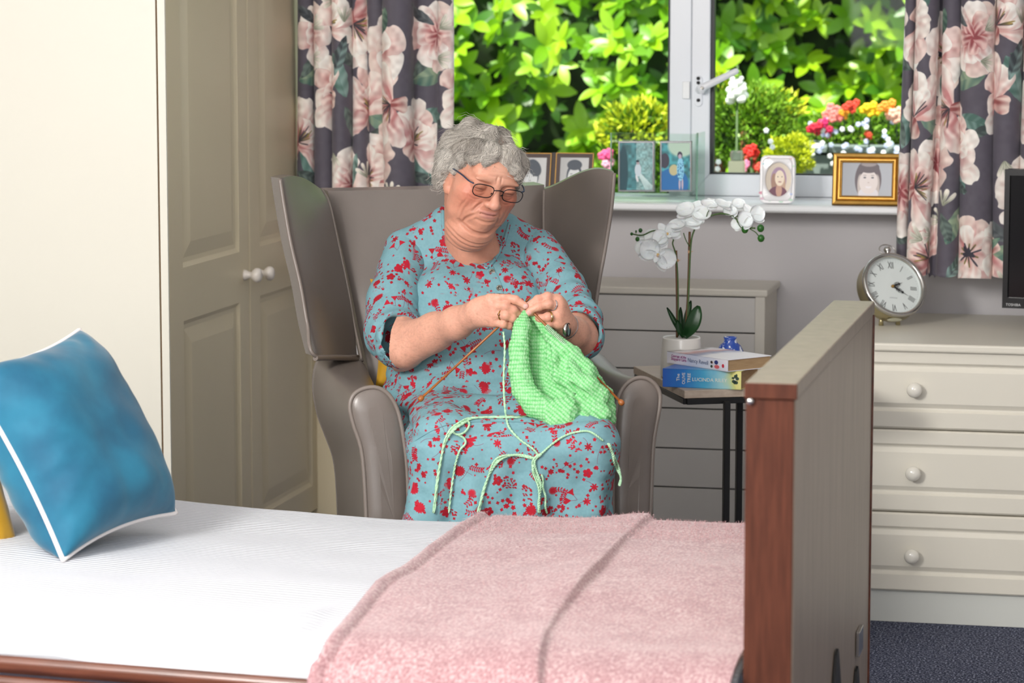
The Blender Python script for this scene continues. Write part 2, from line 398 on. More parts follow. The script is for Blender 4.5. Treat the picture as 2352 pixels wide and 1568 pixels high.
# mitred sash: left stile, bottom rail, right stile, top rail, with sloped inner bead
xr = wx1-0.062
def sash_piece(a, bb, c, d): b.prism([(p[0], ys, p[1]) for p in (a, bb, c, d)], (0, 0.06, 0), bevel=0.003)
sash_piece((xm1+0.003, zs1-0.003), (xs1, zs0), (xs1, wz1-0.11), (xm1+0.003, wz1-0.065))
sash_piece((xm1+0.003, zs1-0.003), (xr, zs1-0.003), (xr-0.05, zs0), (xs1, zs0))
sash_piece((xr, zs1-0.003), (xr, wz1-0.065), (xr-0.05, wz1-0.11), (xr-0.05, zs0))
sash_piece((xs1, wz1-0.11), (xr-0.05, wz1-0.11), (xr, wz1-0.065), (xm1+0.003, wz1-0.065))
sash = b.build('sash', M['upvc'], win)
b = MB(); b.box((xs1, ys+0.01, zs0), (xg1, ys+0.035, wz1-0.11)); b.box((xs1, ys+0.012, zs0), (xr-0.05, ys+0.03, zs0+0.004)); b.build('sash_gasket', M['gasket'], sash)
MB().box((xs1, YF+0.02, zs0), (xr-0.05, YF+0.024, wz1-0.11)).build('sash_pane', M['glass'], sash)
MB().box((wx0+0.05, YF+0.02, wz0+0.02), (xm0, YF+0.024, wz1-0.05)).build('pane', M['glass'], win)
# latch block on the mullion
p0 = at(1568, 187, y=YF-0.006); p1 = at(1585, 227, y=YF-0.006)
MB().box((p0[0], YF-0.012, p1[2]), (p1[0], YF-0.003, p0[2]), 0.002).build('strike_plate', M['sillw'], win)
# handle: oval plate, lever, thumb piece
Yh = ys-0.004
b = MB(); c1, c2 = at(1604, 183, y=Yh), at(1604, 236, y=Yh); pts = []
for i in range(17): a = PI*i/16; pts.append((c1[0]+0.010*math.cos(a), Yh, c1[2]+0.010*math.sin(a)))
for i in range(17): a = PI+PI*i/16; pts.append((c2[0]+0.010*math.cos(a), Yh, c2[2]+0.010*math.sin(a)))
b.prism(pts, (0, 0.006, 0), bevel=0.0015); hp = b.build('handle_plate', M['upvc'], win)
b = MB()
for py in (180, 190, 230): 
    c = at(1604, py, y=Yh-0.001); b.lathe([(0, 0), (0.0045, 0), (0.0045, 0.002), (0, 0.002)], 12, M=Matrix.Translation(c) @ Matrix.Rotation(PI/2, 4, 'X'))
b.build('screw_hole', M['black_ink'], hp)
F = Field(at(1595, 160, y=Yh)-0.06, at(1700, 160, y=Yh)+np.array([0.03, 0.03, 0.03])+0.02, 0.0016)
A_, B_, C_ = at(1612, 202, y=Yh-0.022), at(1690, 164, y=Yh-0.030), at(1612, 222, y=Yh-0.02)
F.rc(at(1606, 206, y=Yh), A_, 0.010, 0.010, 0.006).rc(A_, B_, 0.0098, 0.0078, 0.006).rc(A_, C_, 0.008, 0.005, 0.006)
v, qd = F.mesh(); link('handle_lever', fast_mesh('handle_lever', v, qd, mat('handle_white', '#e8eaf0', 0.25)), win)
c = at(1613, 202, y=Yh-0.0335)
MB().lathe([(0, 0), (0.0042, 0), (0.0042, 0.003), (0.002, 0.003), (0.002, 0.001), (0, 0.001)], 14, M=Matrix.Translation(c) @ Matrix.Rotation(PI/2, 4, 'X')).build('handle_lock', M['chrome'], win)
# sill board
b = MB(); yfr = 6.93
prof = [(YF+0.03, sill_z), (yfr+0.006, sill_z), (yfr, sill_z-0.004), (yfr, sill_z-0.014), (yfr+0.006, sill_z-0.019), (YW-0.01, sill_z-0.022), (YW+0.02, sill_z-0.022), (YF+0.03, sill_z-0.03)]
b.prism([(wx0-0.06, y, z) for y, z in prof], (wx1-wx0+0.12, 0, 0), bevel=0.002)
o = b.build('window_sill', M['sillw'], kind='structure'); o.name = 'trim_1'
# upstand steps of the frame above the sill
b = MB(); b.box((wx0, YF-0.030, sill_z), (wx1, YF+0.01, wz(457)), 0.003); b.box((wx0, YF-0.014, wz(457)), (wx1, YF+0.01, zb-0.003), 0.003); b.build('frame_step', M['upvc'], win)

# ================================================================== WARDROBE
XW = float(at(725, 400, y=YW-0.02)[0])
def wy(px, py=600): return float(at(px, py, x=XW)[1])
yn = wy(387); yj = wy(573); yf = YW-0.004
ward = empty('wardrobe', (XW, yn, 0), 'tall cream two-door fitted wardrobe with raised panels to the left of the armchair', 'wardrobe')
def P_(o): o.matrix_parent_inverse = Matrix.Translation(-Vector(o.parent.location)); return o
def nested(b, y0, y1, z0, z1, M_, prof, m=None):
    """rect loops in local (u,w,depth) coordinates mapped by M_"""
    i = b.mi(m); loops = []
    for ins, d in prof:
        loops.append([b.bm.verts.new(M_(u, w, d)) for u, w in ((y0+ins, z0+ins), (y1-ins, z0+ins), (y1-ins, z1-ins), (y0+ins, z1-ins))])
    for A, B in zip(loops, loops[1:]):
        for k in range(4): b.bm.faces.new((A[k], A[(k+1) % 4], B[(k+1) % 4], B[k]))
    b.bm.faces.new(loops[-1])
def panel_face(b, u0, u1, w0, w1, cells, M_, thick, prof):
    """slab with nested raised panels. cells: list of (u0,u1,w0,w1) stacked bottom to top"""
    V_ = lambda u, w, d: b.bm.verts.new(M_(u, w, d))
    def q(a, bb, c, d, dep=0): b.bm.faces.new([V_(*p, dep) for p in (a, bb, c, d)])
    cu0, cu1 = cells[0][0], cells[0][1]; e = 0.004
    q((u0+e, w0+e), (cu0, w0+e), (cu0, w1-e), (u0+e, w1-e)); q((cu1, w0+e), (u1-e, w0+e), (u1-e, w1-e), (cu1, w1-e))
    z = w0+e
    for c in cells:
        q((cu0, z), (cu1, z), (cu1, c[2]), (cu0, c[2])); nested(b, cu0, cu1, c[2], c[3], M_, prof); z = c[3]
    q((cu0, z), (cu1, z), (cu1, w1-e), (cu0, w1-e))
    A = [(u0+e, w0+e), (u1-e, w0+e), (u1-e, w1-e), (u0+e, w1-e)]; B = [(u0, w0), (u1, w0), (u1, w1), (u0, w1)]
    for k in range(4):
        n = (k+1) % 4
        b.bm.faces.new([V_(*A[k], 0), V_(*A[n], 0), V_(*B[n], -e), V_(*B[k], -e)])
        b.bm.faces.new([V_(*B[k], -e), V_(*B[n], -e), V_(*B[n], -thick), V_(*B[k], -thick)])
    b.bm.faces.new([V_(*p, -thick) for p in B])
    bmesh.ops.remove_doubles(b.bm, verts=b.bm.verts, dist=0.0002)
DOORP = [(0, 0), (0.010, -0.0065), (0.020, -0.0075), (0.052, -0.001), (0.055, -0.0005)]
uz0 = float(at(484, 597, x=XW)[2]); lz1 = float(at(486, 716, x=XW)[2])
Mw = lambda u, w, d: Vector((XW+d, u, w))
for (a, c, pa, pc, kpx) in ((yn+0.004, yj-0.0015, wy(420), wy(550), (561, 632)), (yj+0.0015, yf, wy(597), wy(712, 400), (590, 628))):
    b = MB(); panel_face(b, a, c, 0.09, 2.25, [(pa, pc, 0.16, lz1), (pa, pc, uz0, 2.18)], Mw, 0.019, DOORP)
    d = P_(b.build('door', M['cream'], ward))
    k = at(kpx[0], kpx[1]-1, x=XW)
    kb = MB().lathe([(0, 0), (0.013, 0), (0.0125, 0.004), (0.0085, 0.012), (0.0075, 0.018), (0.012, 0.022), (0.0165, 0.028), (0.0175, 0.034), (0.015, 0.040), (0.008, 0.0435), (0, 0.044)], 24, M=Matrix.Translation(k) @ Matrix.Rotation(PI/2, 4, 'Y'))
    kb.build('door_knob', M['knobpink'], d)
P_(MB().box((XL+0.002, yn+0.022, 0.001), (XW-0.021, yf, 2.3)).build('carcass', M['cream'], ward))
P_(MB().box((XL+0.002, yn-0.001, 0.001), (XW-0.022, yn+0.018, 2.3), 0.001).build('end_panel', M['cream_end'], ward))
P_(MB().box((XW-0.0225, yn+0.004, 0.001), (XW-0.0175, yn+0.016, 2.3)).build('shadow_gap', mat('dark_gap', '#6b5236', 0.8), ward))
P_(MB().box((XW-0.017, yn-0.004, 0.001), (XW+0.0005, yn+0.0035, 2.3), 0.001).build('edge_strip', M['cream_end'], ward))
P_(MB().box((XW-0.019, yf-0.022, 0.001), (XW+0.052, yf-0.004, 1.0), 0.001).build('filler_panel', M['cream'], ward))
P_(MB().box((XW-0.10, yn+0.02, 0.001), (XW-0.03, yf, 0.088)).build('plinth', M['cream'], ward))

# ================================================================== RADIATOR COVER
YR = 6.86
rx1 = float(at(1757, 720, y=YR)[0]); rz1 = float(at(1700, 681, y=YR)[2]); rx0 = -1.75
rc = empty('radiator_cover', (rx0, YR, 0), 'low white boarded radiator cover under the window behind the side table', 'radiator cover')
zj = [float(at(1600, y, y=YR)[2]) for y in (762.5, 850, 939, 1031, 1120.5, 1210, 1300)]
lev = [rz1-0.001]+zj+[0.02]
for i in range(len(lev)-1):
    P_(MB().box((rx0, YR, lev[i+1]+0.0018), (rx1-0.024, YR+0.016, lev[i]-0.0018), 0.0012, 1).build('board', M['cover'], rc))
P_(MB().box((rx0, YR+0.009, 0.02), (rx1-0.024, YR+0.02, rz1)).build('backing', M['seam'], rc))
P_(MB().box((rx1-0.024, YR-0.002, 0.001), (rx1, YR+0.02, rz1), 0.001).build('corner_post', M['covertrim'], rc))
P_(MB().box((rx1-0.02, YR+0.02, 0.001), (rx1-0.002, YW-0.002, rz1)).build('side_panel', M['covertrim'], rc))
P_(MB().box((rx0, YR-0.006, rz1), (rx1+0.006, YW-0.001, rz1+0.018), 0.004).build('top_board', M['covertrim'], rc))

# ================================================================== CHEST OF DRAWERS
YC = 6.44
ctz = float(at(2200, 792, y=YC-0.012)[2]); cx0 = float(at(1990, 1100, y=YC)[0])-0.075; cx1 = cx0+0.95
chest = empty('chest_of_drawers', (cx0, YC, 0), 'cream three-drawer chest with round white knobs behind the bed foot panel', 'chest of drawers')
cz = lambda py: float(at(2180, py, y=YC)[2])
tops = [cz(803.5), cz(991), cz(1182)]; bots = [cz(987), cz(1178), cz(1362)]
P_(MB().box((cx0+0.004, YC+0.02, 0.001), (cx1-0.004, YW-0.05, ctz-0.02)).build('carcass', M['chest'], chest))
P_(MB().box((cx0-0.006, YC-0.012, ctz-0.019), (cx1+0.006, YW-0.03, ctz), 0.005, 3).build('top', M['chest'], chest))
P_(MB().box((cx0+0.006, YC+0.012, 0.001), (cx1-0.006, YC+0.02, bots[2]+0.004)).build('plinth', M['plinth'], chest))
DRP = [(0, 0), (0.006, -0.0055), (0.009, -0.0058), (0.019, -0.0005), (0.020, 0)]
Mc = lambda u, w, d: Vector((u, YC-d, w))
kx = [2100, 2097, 2094]; ky = [896, 1088, 1278]
for i in range(3):
    b = MB(); h = tops[i]-bots[i]; e = 0.038
    panel_face(b, cx0+0.002, cx1-0.002, bots[i], tops[i], [(cx0+0.066, cx1-0.066, bots[i]+e, tops[i]-e*0.82)], Mc, 0.02, DRP)
    d = P_(b.build('drawer', M['chest'], chest))
    k = at(kx[i], ky[i], y=YC-0.024); kk = [k]
    k2 = np.array([cx1-(k[0]-cx0), k[1], k[2]]); kk.append(k2)
    for c in kk:
        c = (c[0], YC, c[2])
        MB().lathe([(0, 0), (0.011, 0), (0.009, 0.006), (0.008, 0.012), (0.013, 0.016), (0.0172, 0.021), (0.0172, 0.025), (0.014, 0.0315), (0.008, 0.035), (0, 0.036)], 24, M=Matrix.Translation(c) @ Matrix.Rotation(PI/2, 4, 'X')).build('knob', M['knob'], d)

# ================================================================== BED
fx0, fx1, fy0, fy1, fz = -0.536, -0.467, 3.828, 4.905, 0.90
bed = empty('care_bed', (-1.6, 4.35, 0), 'walnut-effect care bed with solid foot panel in the foreground', 'bed')
P_(MB().box((fx0-0.001, fy0-0.003, fz-0.022), (fx1+0.001, fy1+0.006, fz), 0.002).build('foot_panel_cap', M['woodtop'], bed))
P_(MB().box((fx0-0.0015, fy0-0.006, fz-0.0215), (fx1+0.0015, fy0-0.0028, fz-0.0005), 0.001).build('cap_edging', M['woodred'], bed, label='red brown near end edging'))
P_(MB().box((fx0+0.001, fy0+0.003, 0.12), (fx1-0.001, fy1, fz-0.0225), 0.002).build('foot_panel', M['woodtop'], bed))
P_(MB().box((fx0, fy0-0.001, 0.12), (fx1-0.003, fy0+0.0028, fz-0.0225), 0.001).build('panel_edging', M['woodred'], bed, label='red brown near end edging'))
P_(MB().box((fx1-0.004, fy1-0.004, 0.12), (fx1+0.002, fy1+0.004, fz-0.023), 0.001).build('far_edging', M['woodrail'], bed))
c = at(1724, 921, y=fy0-0.002)
P_(MB().lathe([(0, 0), (0.0055, 0), (0.005, 0.003), (0.003, 0.0045), (0, 0.005)], 16, M=Matrix.Translation(c) @ Matrix.Rotation(PI/2, 4, 'X')).build('bolt_cap', M['chrome'], bed))
b = MB(); p = at(1970, 1470, x=fx1)
b.box((fx1, p[1]-0.03, p[2]-0.022), (fx1+0.006, p[1]+0.035, p[2]+0.02), 0.001); P_(b.build('metal_clip', M['chrome'], bed))
for (px, py, w, h) in ((1920, 1490, 0.13, 0.10), (1966, 1530, 0.11, 0.08)):  # two unidentified black pointed shapes on the foot panel
    p = at(px, py, x=fx1+0.001)
    pts = [(fx1+0.0005, p[1]-w*0.9, p[2]-h*1.6), (fx1+0.0005, p[1]-w*0.45, p[2]-h*0.75), (fx1+0.0005, p[1]-0.012, p[2]-0.006), (fx1+0.0005, p[1]+0.004, p[2]), (fx1+0.0005, p[1]+0.02, p[2]-0.012), (fx1+0.0005, p[1]+w*0.5, p[2]-h*0.9), (fx1+0.0005, p[1]+w*0.8, p[2]-h*1.6)]
    P_(MB().prism(pts, (0.004, 0, 0)).build('black_shape', M['black'], bed, label='black pointed shape low on the foot panel'))
# near rail (two mouldings)
ZR = 0.455
ra, rb_ = at(-60, 1503-5, z=ZR), at(735, 1560, z=ZR)
rb2 = ra+(rb_-ra)*((fx0-ra[0])/(rb_[0]-ra[0])); dn = np.array([0, 0.028, 0])
def rail(z0, z1, name, dy=0.0):
    A = np.array([ra[0]-0.5*(rb_[0]-ra[0])/(0.5), ra[1]+(ra[1]-rb_[1])*1.0, 0]) if False else np.array([ra[0]-0.4, ra[1]-0.4*(rb_[1]-ra[1])/(rb_[0]-ra[0]), 0])
    B = np.array([rb2[0]-0.002, rb2[1], 0]); prof = [(0, z1-0.004), (-0.006, z1), (-0.014, z1), (-0.02, z1-0.008), (-0.02, z0+0.008), (-0.012, z0), (0, z0)]
    bb = MB(); R1 = [bb.bm.verts.new(A+np.array([0, o_+dy, z])) for o_, z in prof]; R2 = [bb.bm.verts.new(B+np.array([0, o_+dy, z])) for o_, z in prof]
    for k in range(len(prof)): bb.bm.faces.new((R1[k], R1[(k+1) % 7], R2[(k+1) % 7], R2[k]))
    bb.bm.faces.new(R1); bb.bm.faces.new(R2[::-1]); o = bb.build(name, M['woodrail'], bed); add_mod_bevel(o, 0.003, 3); return P_(o)
rail(0.430, 0.457, 'side_rail'); rail(0.33, 0.426, 'side_rail', 0.004)
P_(MB().box((-3.0+0.3, 4.88, 0.30), (fx0, 4.90, 0.40)).build('side_rail', M['woodrail'], bed))
P_(MB().box((-2.72, 3.80, 0.30), (-2.66, 4.90, 0.95), 0.004).build('head_panel', M['woodtop'], bed))
for x, y in ((-2.5, 3.95), (-2.5, 4.75), (-0.62, 3.95), (-0.62, 4.75)):
    P_(MB().tube([(x, y, 0.02), (x, y, 0.3)], 0.02, 12).lathe([(0, 0.0), (0.03, 0.0), (0.03, 0.045), (0, 0.045)], 16, M=Matrix.Translation((x, y, 0.0))).build('leg', M['black'], bed))

# ================================================================== PAINTED PRINTS (numpy, flat prints on cloth and paper)
_nc = {}
def pn(n, cells, seed=0, ay=1):
    key = (n, cells, seed, ay)
    if key in _nc: return _nc[key]
    r = np.random.default_rng(seed+cells*7); g = r.random((cells*ay, cells)); X = np.arange(n)/n
    def idx(c): q = X*c; i = np.floor(q).astype(int); f = q-i; f = f*f*(3-2*f); return i % c, (i+1) % c, f
    i0, i1, fx = idx(cells); j0, j1, fy = idx(cells*ay)
    A = g[np.ix_(j0, i0)]*(1-fx)+g[np.ix_(j0, i1)]*fx; B = g[np.ix_(j1, i0)]*(1-fx)+g[np.ix_(j1, i1)]*fx
    _nc[key] = A*(1-fy)[:, None]+B*fy[:, None]; return _nc[key]
class Paint:
    def __init__(s, w, h, bgc): s.w, s.h = w, h; s.I = np.ones((h, w, 3))*np.array(rgb(bgc))
    def shape(s, cx, cy, R, fn, wrap=True):
        """fn(dx,dy,ix,iy)->(alpha,color)"""
        x0, x1, y0, y1 = int(cx-R), int(cx+R)+1, int(cy-R), int(cy+R)+1
        xs = np.arange(x0, x1); ys = np.arange(y0, y1)
        if not wrap: xs = xs[(xs >= 0) & (xs < s.w)]; ys = ys[(ys >= 0) & (ys < s.h)]
        if len(xs) == 0 or len(ys) == 0: return s
        dx = (xs-cx)[None, :]*1.0; dy = (ys-cy)[:, None]*1.0; ix = np.ix_(ys % s.h, xs % s.w)
        a, c = fn(dx, dy, xs, ys); a = np.clip(a, 0, 1)[..., None]; c = np.asarray(c)
        s.I[ix] = s.I[ix]*(1-a)+c*a; return s
    def ell(s, cx, cy, rx, ry, c, ang=0, soft=1.0, wrap=True):
        ca, sa = math.cos(ang), math.sin(ang); c = np.array(rgb(c))
        def fn(dx, dy, xs, ys):
            u = (dx*ca+dy*sa)/rx; v = (-dx*sa+dy*ca)/ry; return (1-np.sqrt(u*u+v*v))*min(rx, ry)/soft+0.5, c
        return s.shape(cx, cy, max(rx, ry)+2, fn, wrap)
    def image(s, name):
        im = bpy.data.images.new(name, s.w, s.h); p = np.ones((s.h, s.w, 4), np.float32); p[..., :3] = np.clip(s.I, 0, 1)
        im.pixels.foreach_set(p.ravel()); im.update(); im.pack(); return im
def rgb(c):
    if isinstance(c, str): c = c.lstrip('#'); return tuple(int(c[i:i+2], 16)/255 for i in (0, 2, 4))
    return c
def img_mat(name, im, rough=0.6, uv=True, scale=1.0, bump=0.0, sheen=0.0, box=False, spec=0.4, weave=0, bump_scale=600, rot=(0, 0, 0)):
    q = NT(name); tc = q.n('ShaderNodeTexCoord'); mp = q.n('ShaderNodeMapping'); mp.inputs['Scale'].default_value = (scale,)*3; mp.inputs['Rotation'].default_value = rot
    q.l(tc.outputs['UV' if uv else 'Object'], mp.inputs['Vector']); t = q.n('ShaderNodeTexImage'); t.image = im
    if box: t.projection = 'BOX'; t.projection_blend = 0.04
    q.l(mp.outputs[0], t.inputs[0]); q.l(t.outputs[0], q.b.inputs['Base Color']); q.b.inputs['Roughness'].default_value = rough
    q.b.inputs['Sheen Weight'].default_value = sheen; q.b.inputs['Specular IOR Level'].default_value = spec
    if bump:
        n2 = q.n('ShaderNodeTexNoise'); n2.inputs['Scale'].default_value = bump_scale; q.l(tc.outputs['Object'], n2.inputs['Vector'])
        bp = q.n('ShaderNodeBump'); bp.inputs['Strength'].default_value = bump; bp.inputs['Distance'].default_value = 0.0008
        q.l(n2.outputs['Fac'], bp.inputs['Height']); q.l(bp.outputs[0], q.b.inputs['Normal'])
    return q.m
# ---- peony print for the curtains
N = 1024; cp = Paint(N, N, '#5b5661'); cp.I += (pn(N, 64, 3)-0.5)[..., None]*0.03
edge = pn(N, 24, 5); edge2 = pn(N, 64, 6); st = pn(N, 96, 8)
def petal(cx, cy, ang, L, Wd, tip, base, streak=0.5, ink=None):
    ca, sa = math.cos(ang), math.sin(ang); tip = np.array(rgb(tip)); base = np.array(rgb(base)); mx, my = cx+ca*L*0.5, cy+sa*L*0.5; sd = random.random()*7; R = max(L, Wd)*0.62+8
    def fn(dx, dy, xs, ys):
        u = (dx*ca+dy*sa)/L+0.5; v = (-dx*sa+dy*ca)/(Wd*0.5); ix = np.ix_(ys % N, xs % N)
        uc = np.clip(u, 0.001, 1); prof = np.sqrt(np.clip(uc**0.7*(1-uc**5), 0, 1))*(0.75+0.4*uc)+1e-3
        e = (edge[ix]-0.5)*0.35+(edge2[ix]-0.5)*0.15
        d = (1-np.abs(v)/prof+e)*Wd*0.28; d = np.minimum(d, (u+0.0)*L*0.6); d = np.minimum(d, (1-u+e*0.4)*L*0.6)
        str_ = 0.5+0.5*np.sin(v*9+sd+edge[ix]*7+u*2)
        f = np.clip(u*1.25-0.12+(str_-0.5)*streak*(1.1-u)+(edge2[ix]-0.5)*0.25, 0, 1)[..., None]
        c = base*(1-f)+tip*f; c = c*(0.93+0.13*edge2[ix])[..., None]; c = c*(1-0.10*np.clip(1.6-d, 0, 1))[..., None]
        return d*0.8, c
    cp.shape(mx, my, R, fn)
def leaf(cx, cy, ang, L, Wd, c1, c2):
    ca, sa = math.cos(ang), math.sin(ang); a1 = np.array(rgb(c1)); a2 = np.array(rgb(c2)); mx, my = cx+ca*L*0.5, cy+sa*L*0.5
    def fn(dx, dy, xs, ys):
        u = (dx*ca+dy*sa)/L+0.5; v = (-dx*sa+dy*ca)/(Wd*0.5); ix = np.ix_(ys % N, xs % N)
        prof = np.clip(np.sin(PI*np.clip(u, 0, 1)), 0, 1)**0.75+1e-3; d = (1-np.abs(v)/prof+(edge2[ix]-0.5)*0.25)*Wd*0.3; d = np.minimum(d, np.minimum(u, 1-u)*L*0.6)
        f = np.clip(0.5+0.5*np.sin(u*26+np.abs(v)*4+edge[ix]*5)*0.5+(v > 0)*0.3-0.2+(edge[ix]-0.5)*1.2, 0, 1)[..., None]
        return d, a1*(1-f)+a2*f
    cp.shape(mx, my, L*0.62+6, fn)
def fan(cx, cy, R, a0):
    pal = [('#f4eee6', '#d9aaa4'), ('#efe2da', '#bf7f7f'), ('#f6f1ea', '#e3c9bf'), ('#ecd5cd', '#a9605f'), ('#f2e9e0', '#c98f8b')]
    for k in range(7):
        a = a0+(k-3)*0.52+random.uniform(-.1, .1); t, bs = pal[k % 5]; petal(cx, cy, a, R*random.uniform(.95, 1.25), R*random.uniform(.6, .85), t, bs, 0.8)
    for k in range(5):
        a = a0+(k-2)*0.42+random.uniform(-.1, .1); t, bs = pal[(k*2) % 5]; petal(cx, cy, a, R*random.uniform(.6, .8), R*random.uniform(.45, .6), t, bs, 1.1)
    for k in range(12): petal(cx, cy, a0+random.uniform(-1.3, 1.3), R*random.uniform(.3, .55), R*0.06, '#a4904f' if k % 2 else '#5a4a50', '#35303c')
    petal(cx, cy, a0+PI+random.uniform(-.5, .5), R*0.5, R*0.6, '#e9d2c8', '#96504f', 1.0)
def peony(cx, cy, R, a0, closed=False, dark=True):
    pal = [('#efe6df', '#d8a9a2'), ('#e9d5cc', '#c98d8b'), ('#f2ece6', '#dcc0b6'), ('#ecd9d2', '#b97473'), ('#f0e9e2', '#cf9c98')]
    for k in range(8):
        a = a0+k*PI/4+random.uniform(-.15, .15); t, bs = random.choice(pal); petal(cx, cy, a, R*random.uniform(.85, 1.05), R*random.uniform(.75, .95), t, bs)
    for k in range(6):
        a = a0+0.4+k*PI/3+random.uniform(-.2, .2); t, bs = random.choice(pal); petal(cx, cy, a, R*0.66, R*0.6, t, bs if not closed else '#b0605f', 0.9)
    if closed:
        for k in range(5): petal(cx, cy, a0+k*1.25, R*0.42, R*0.4, '#e5c3bc', '#96494e', 1.2)
    if dark:
        for k in range(11):
            a = a0+k*0.57; petal(cx, cy, a, R*random.uniform(.25, .4), R*0.07, '#8d7d4a' if k % 3 else '#4a4650', '#2f2b38')
        for k in range(9): a = random.uniform(0, 6.28); r_ = R*random.uniform(0, .16); cp.ell(cx+r_*math.cos(a), cy+r_*math.sin(a), R*.07, R*.04, '#33303c', a, 2)
for (x, y, a, L) in ((150, 330, 2.1, 150), (330, 90, 0.4, 170), (520, 480, 1.3, 180), (700, 230, -0.5, 170), (860, 520, 2.6, 160), (60, 700, 0.2, 170), (420, 800, -1.2, 170), (650, 900, 0.8, 150), (930, 880, 1.9, 150), (250, 560, 2.9, 140), (770, 690, -2.2, 150), (980, 160, 1.2, 140), (560, 160, 2.4, 120), (330, 960, 1.7, 120)):
    leaf(x, y, a, L, L*0.40, random.choice(['#4b6b62', '#54776f', '#3f5a50']), random.choice(['#8aa6a0', '#6f8f7e', '#93a58a']))
    leaf(x+12, y+8, a+0.7, L*0.75, L*0.26, '#3f4a49', '#71827a')
for (x, y, R, a, cl, dk) in ((170, 130, 150, .3, 0, 1), (520, 330, 150, 1.0, 1, 0), (860, 430, 135, .2, 1, 0), (180, 860, 140, .9, 1, 0), (890, 800, 155, 1.2, 0, 1)): peony(x, y, R, a, cl, dk)
for (x, y, R_, a) in ((700, 590, 150, 1.9), (60, 480, 140, 0.9), (600, 900, 150, -0.6), (370, 640, 140, 2.6), (800, 110, 140, 2.2), (350, 130, 130, 4.0), (720, 350, 130, 0.2), (980, 620, 130, 3.4), (380, 900, 130, 1.2)): fan(x, y, R_, a)
for k in range(10): leaf(random.uniform(0, N), random.uniform(0, N), random.uniform(0, 6.28), random.uniform(90, 160), random.uniform(34, 60), random.choice(['#38514a', '#4c6f6a', '#3b4146']), random.choice(['#8fada6', '#7f9c86', '#6d7476']))
for k in range(14):
    x, y, a = random.uniform(0, N), random.uniform(0, N), random.uniform(0, 6.28)
    for j in range(3): petal(x, y, a+j*0.5-0.5, 60, 20, '#ece6da', '#8a8f7c')
curt_img = cp.image('peony_print')
# ---- small red flower print for the dress
N2 = 1024; dp = Paint(N2, N2, '#749fa8'); dp.I += (pn(N2, 128, 9)-0.5)[..., None]*0.025
RED = ('#a80c24', '#9e0b20', '#b2142c'); MAR = '#7c2f48'
def polar(cx, cy, R, n, c, depth=0.45, p=0.7, ph=None):
    ph = random.uniform(0, 6.28) if ph is None else ph; c = np.array(rgb(c))
    def fn(dx, dy, xs, ys):
        r = np.hypot(dx, dy); th = np.arctan2(dy, dx); s_ = R*((1-depth)+depth*np.abs(np.cos((th+ph)*n/2))**p); return s_-r, c
    dp.shape(cx, cy, R+2, fn)
def line(x0, y0, ang, L, w=1.2, curl=0.0, c=MAR, dots=None):
    x, y = x0, y0
    for k in range(int(L/2)):
        ang += curl*0.02; x += 2*math.cos(ang); y += 2*math.sin(ang); dp.ell(x, y, w, w, c, 0, 1)
        if dots and k % dots == dots-1:
            for sgn in (-1, 1):
                a = ang+sgn*1.0; dp.ell(x+9*math.cos(a), y+9*math.sin(a), 6.5, 3.2, random.choice(RED), a, 1)
    return x, y, ang
random.seed(21)
cells = [(i, j) for i in range(11) for j in range(11)]; random.shuffle(cells)
for n_, (i, j) in enumerate(cells):
    x = (i+0.5+random.uniform(-.32, .32))*N2/11; y = (j+0.5+random.uniform(-.32, .32))*N2/11; k = n_ % 9; c = random.choice(RED)
    if k == 0:
        polar(x, y, 27, 14, c, .25, 1); [polar(x+random.uniform(-30, 30), y+random.uniform(-30, 30), 10, 5, c) for _ in range(3)]
    elif k == 1:
        polar(x, y, 24, 5, c, .35); polar(x+2, y+1, 6, 5, MAR, .2)
        for q_ in range(4): polar(x+random.uniform(-45, 45), y+random.uniform(-45, 45), 9, 4, c, .5)
    elif k == 2:
        a = random.uniform(0, 6.28); line(x, y, a, 70, 1.1, random.uniform(-1.5, 1.5), dots=5)
    elif k == 3:
        polar(x, y, 20, 7, c, .55, 1.2); a = random.uniform(0, 6.28); line(x, y, a, 50, 1.0, 2)
    elif k == 4:   # dotted cone cluster
        a = random.uniform(0, 6.28)
        for q_ in range(34):
            u = random.random(); v = random.uniform(-1, 1)*(0.15+0.5*math.sin(PI*u**0.8)); dp.ell(x+(u*80-40)*math.cos(a)-v*40*math.sin(a), y+(u*80-40)*math.sin(a)+v*40*math.cos(a), 5, 3, c, a+v, 1)
    elif k == 5:   # bells
        a = random.uniform(0, 6.28)
        for s_ in (-1, 1):
            b_ = a+s_*0.5; xx, yy, _ = line(x, y, b_, 34, 1.0)
            cc = np.array(rgb(c)); ca, sa = math.cos(b_), math.sin(b_)
            def fn(dx, dy, xs, ys, ca=ca, sa=sa, cc=cc):
                u = dx*ca+dy*sa; v = -dx*sa+dy*ca; return np.minimum(np.minimum(u+4, 24-u), (u+6)*0.62-np.abs(v)), cc
            dp.shape(xx, yy, 34, fn)
    elif k == 6:
        for q_ in range(9): polar(x+random.uniform(-48, 48), y+random.uniform(-48, 48), random.uniform(7, 13), 5, c, .5)
    elif k == 7:
        polar(x, y, 21, 18, c, .6, .5); line(x, y, random.uniform(0, 6.28), 60, 1.0, -1.5, dots=6)
    else:
        a = random.uniform(0, 6.28)
        for q_ in range(11): dp.ell(x+(q_*9-45)*math.cos(a)+random.uniform(-7, 7), y+(q_*9-45)*math.sin(a)+random.uniform(-7, 7), 6, 3.5, c, random.uniform(0, 3), 1)
        polar(x, y, 15, 6, c, .5)
for _ in range(420): polar(random.uniform(0, N2), random.uniform(0, N2), random.uniform(5, 10), random.choice((4, 5)), random.choice(RED), .5)
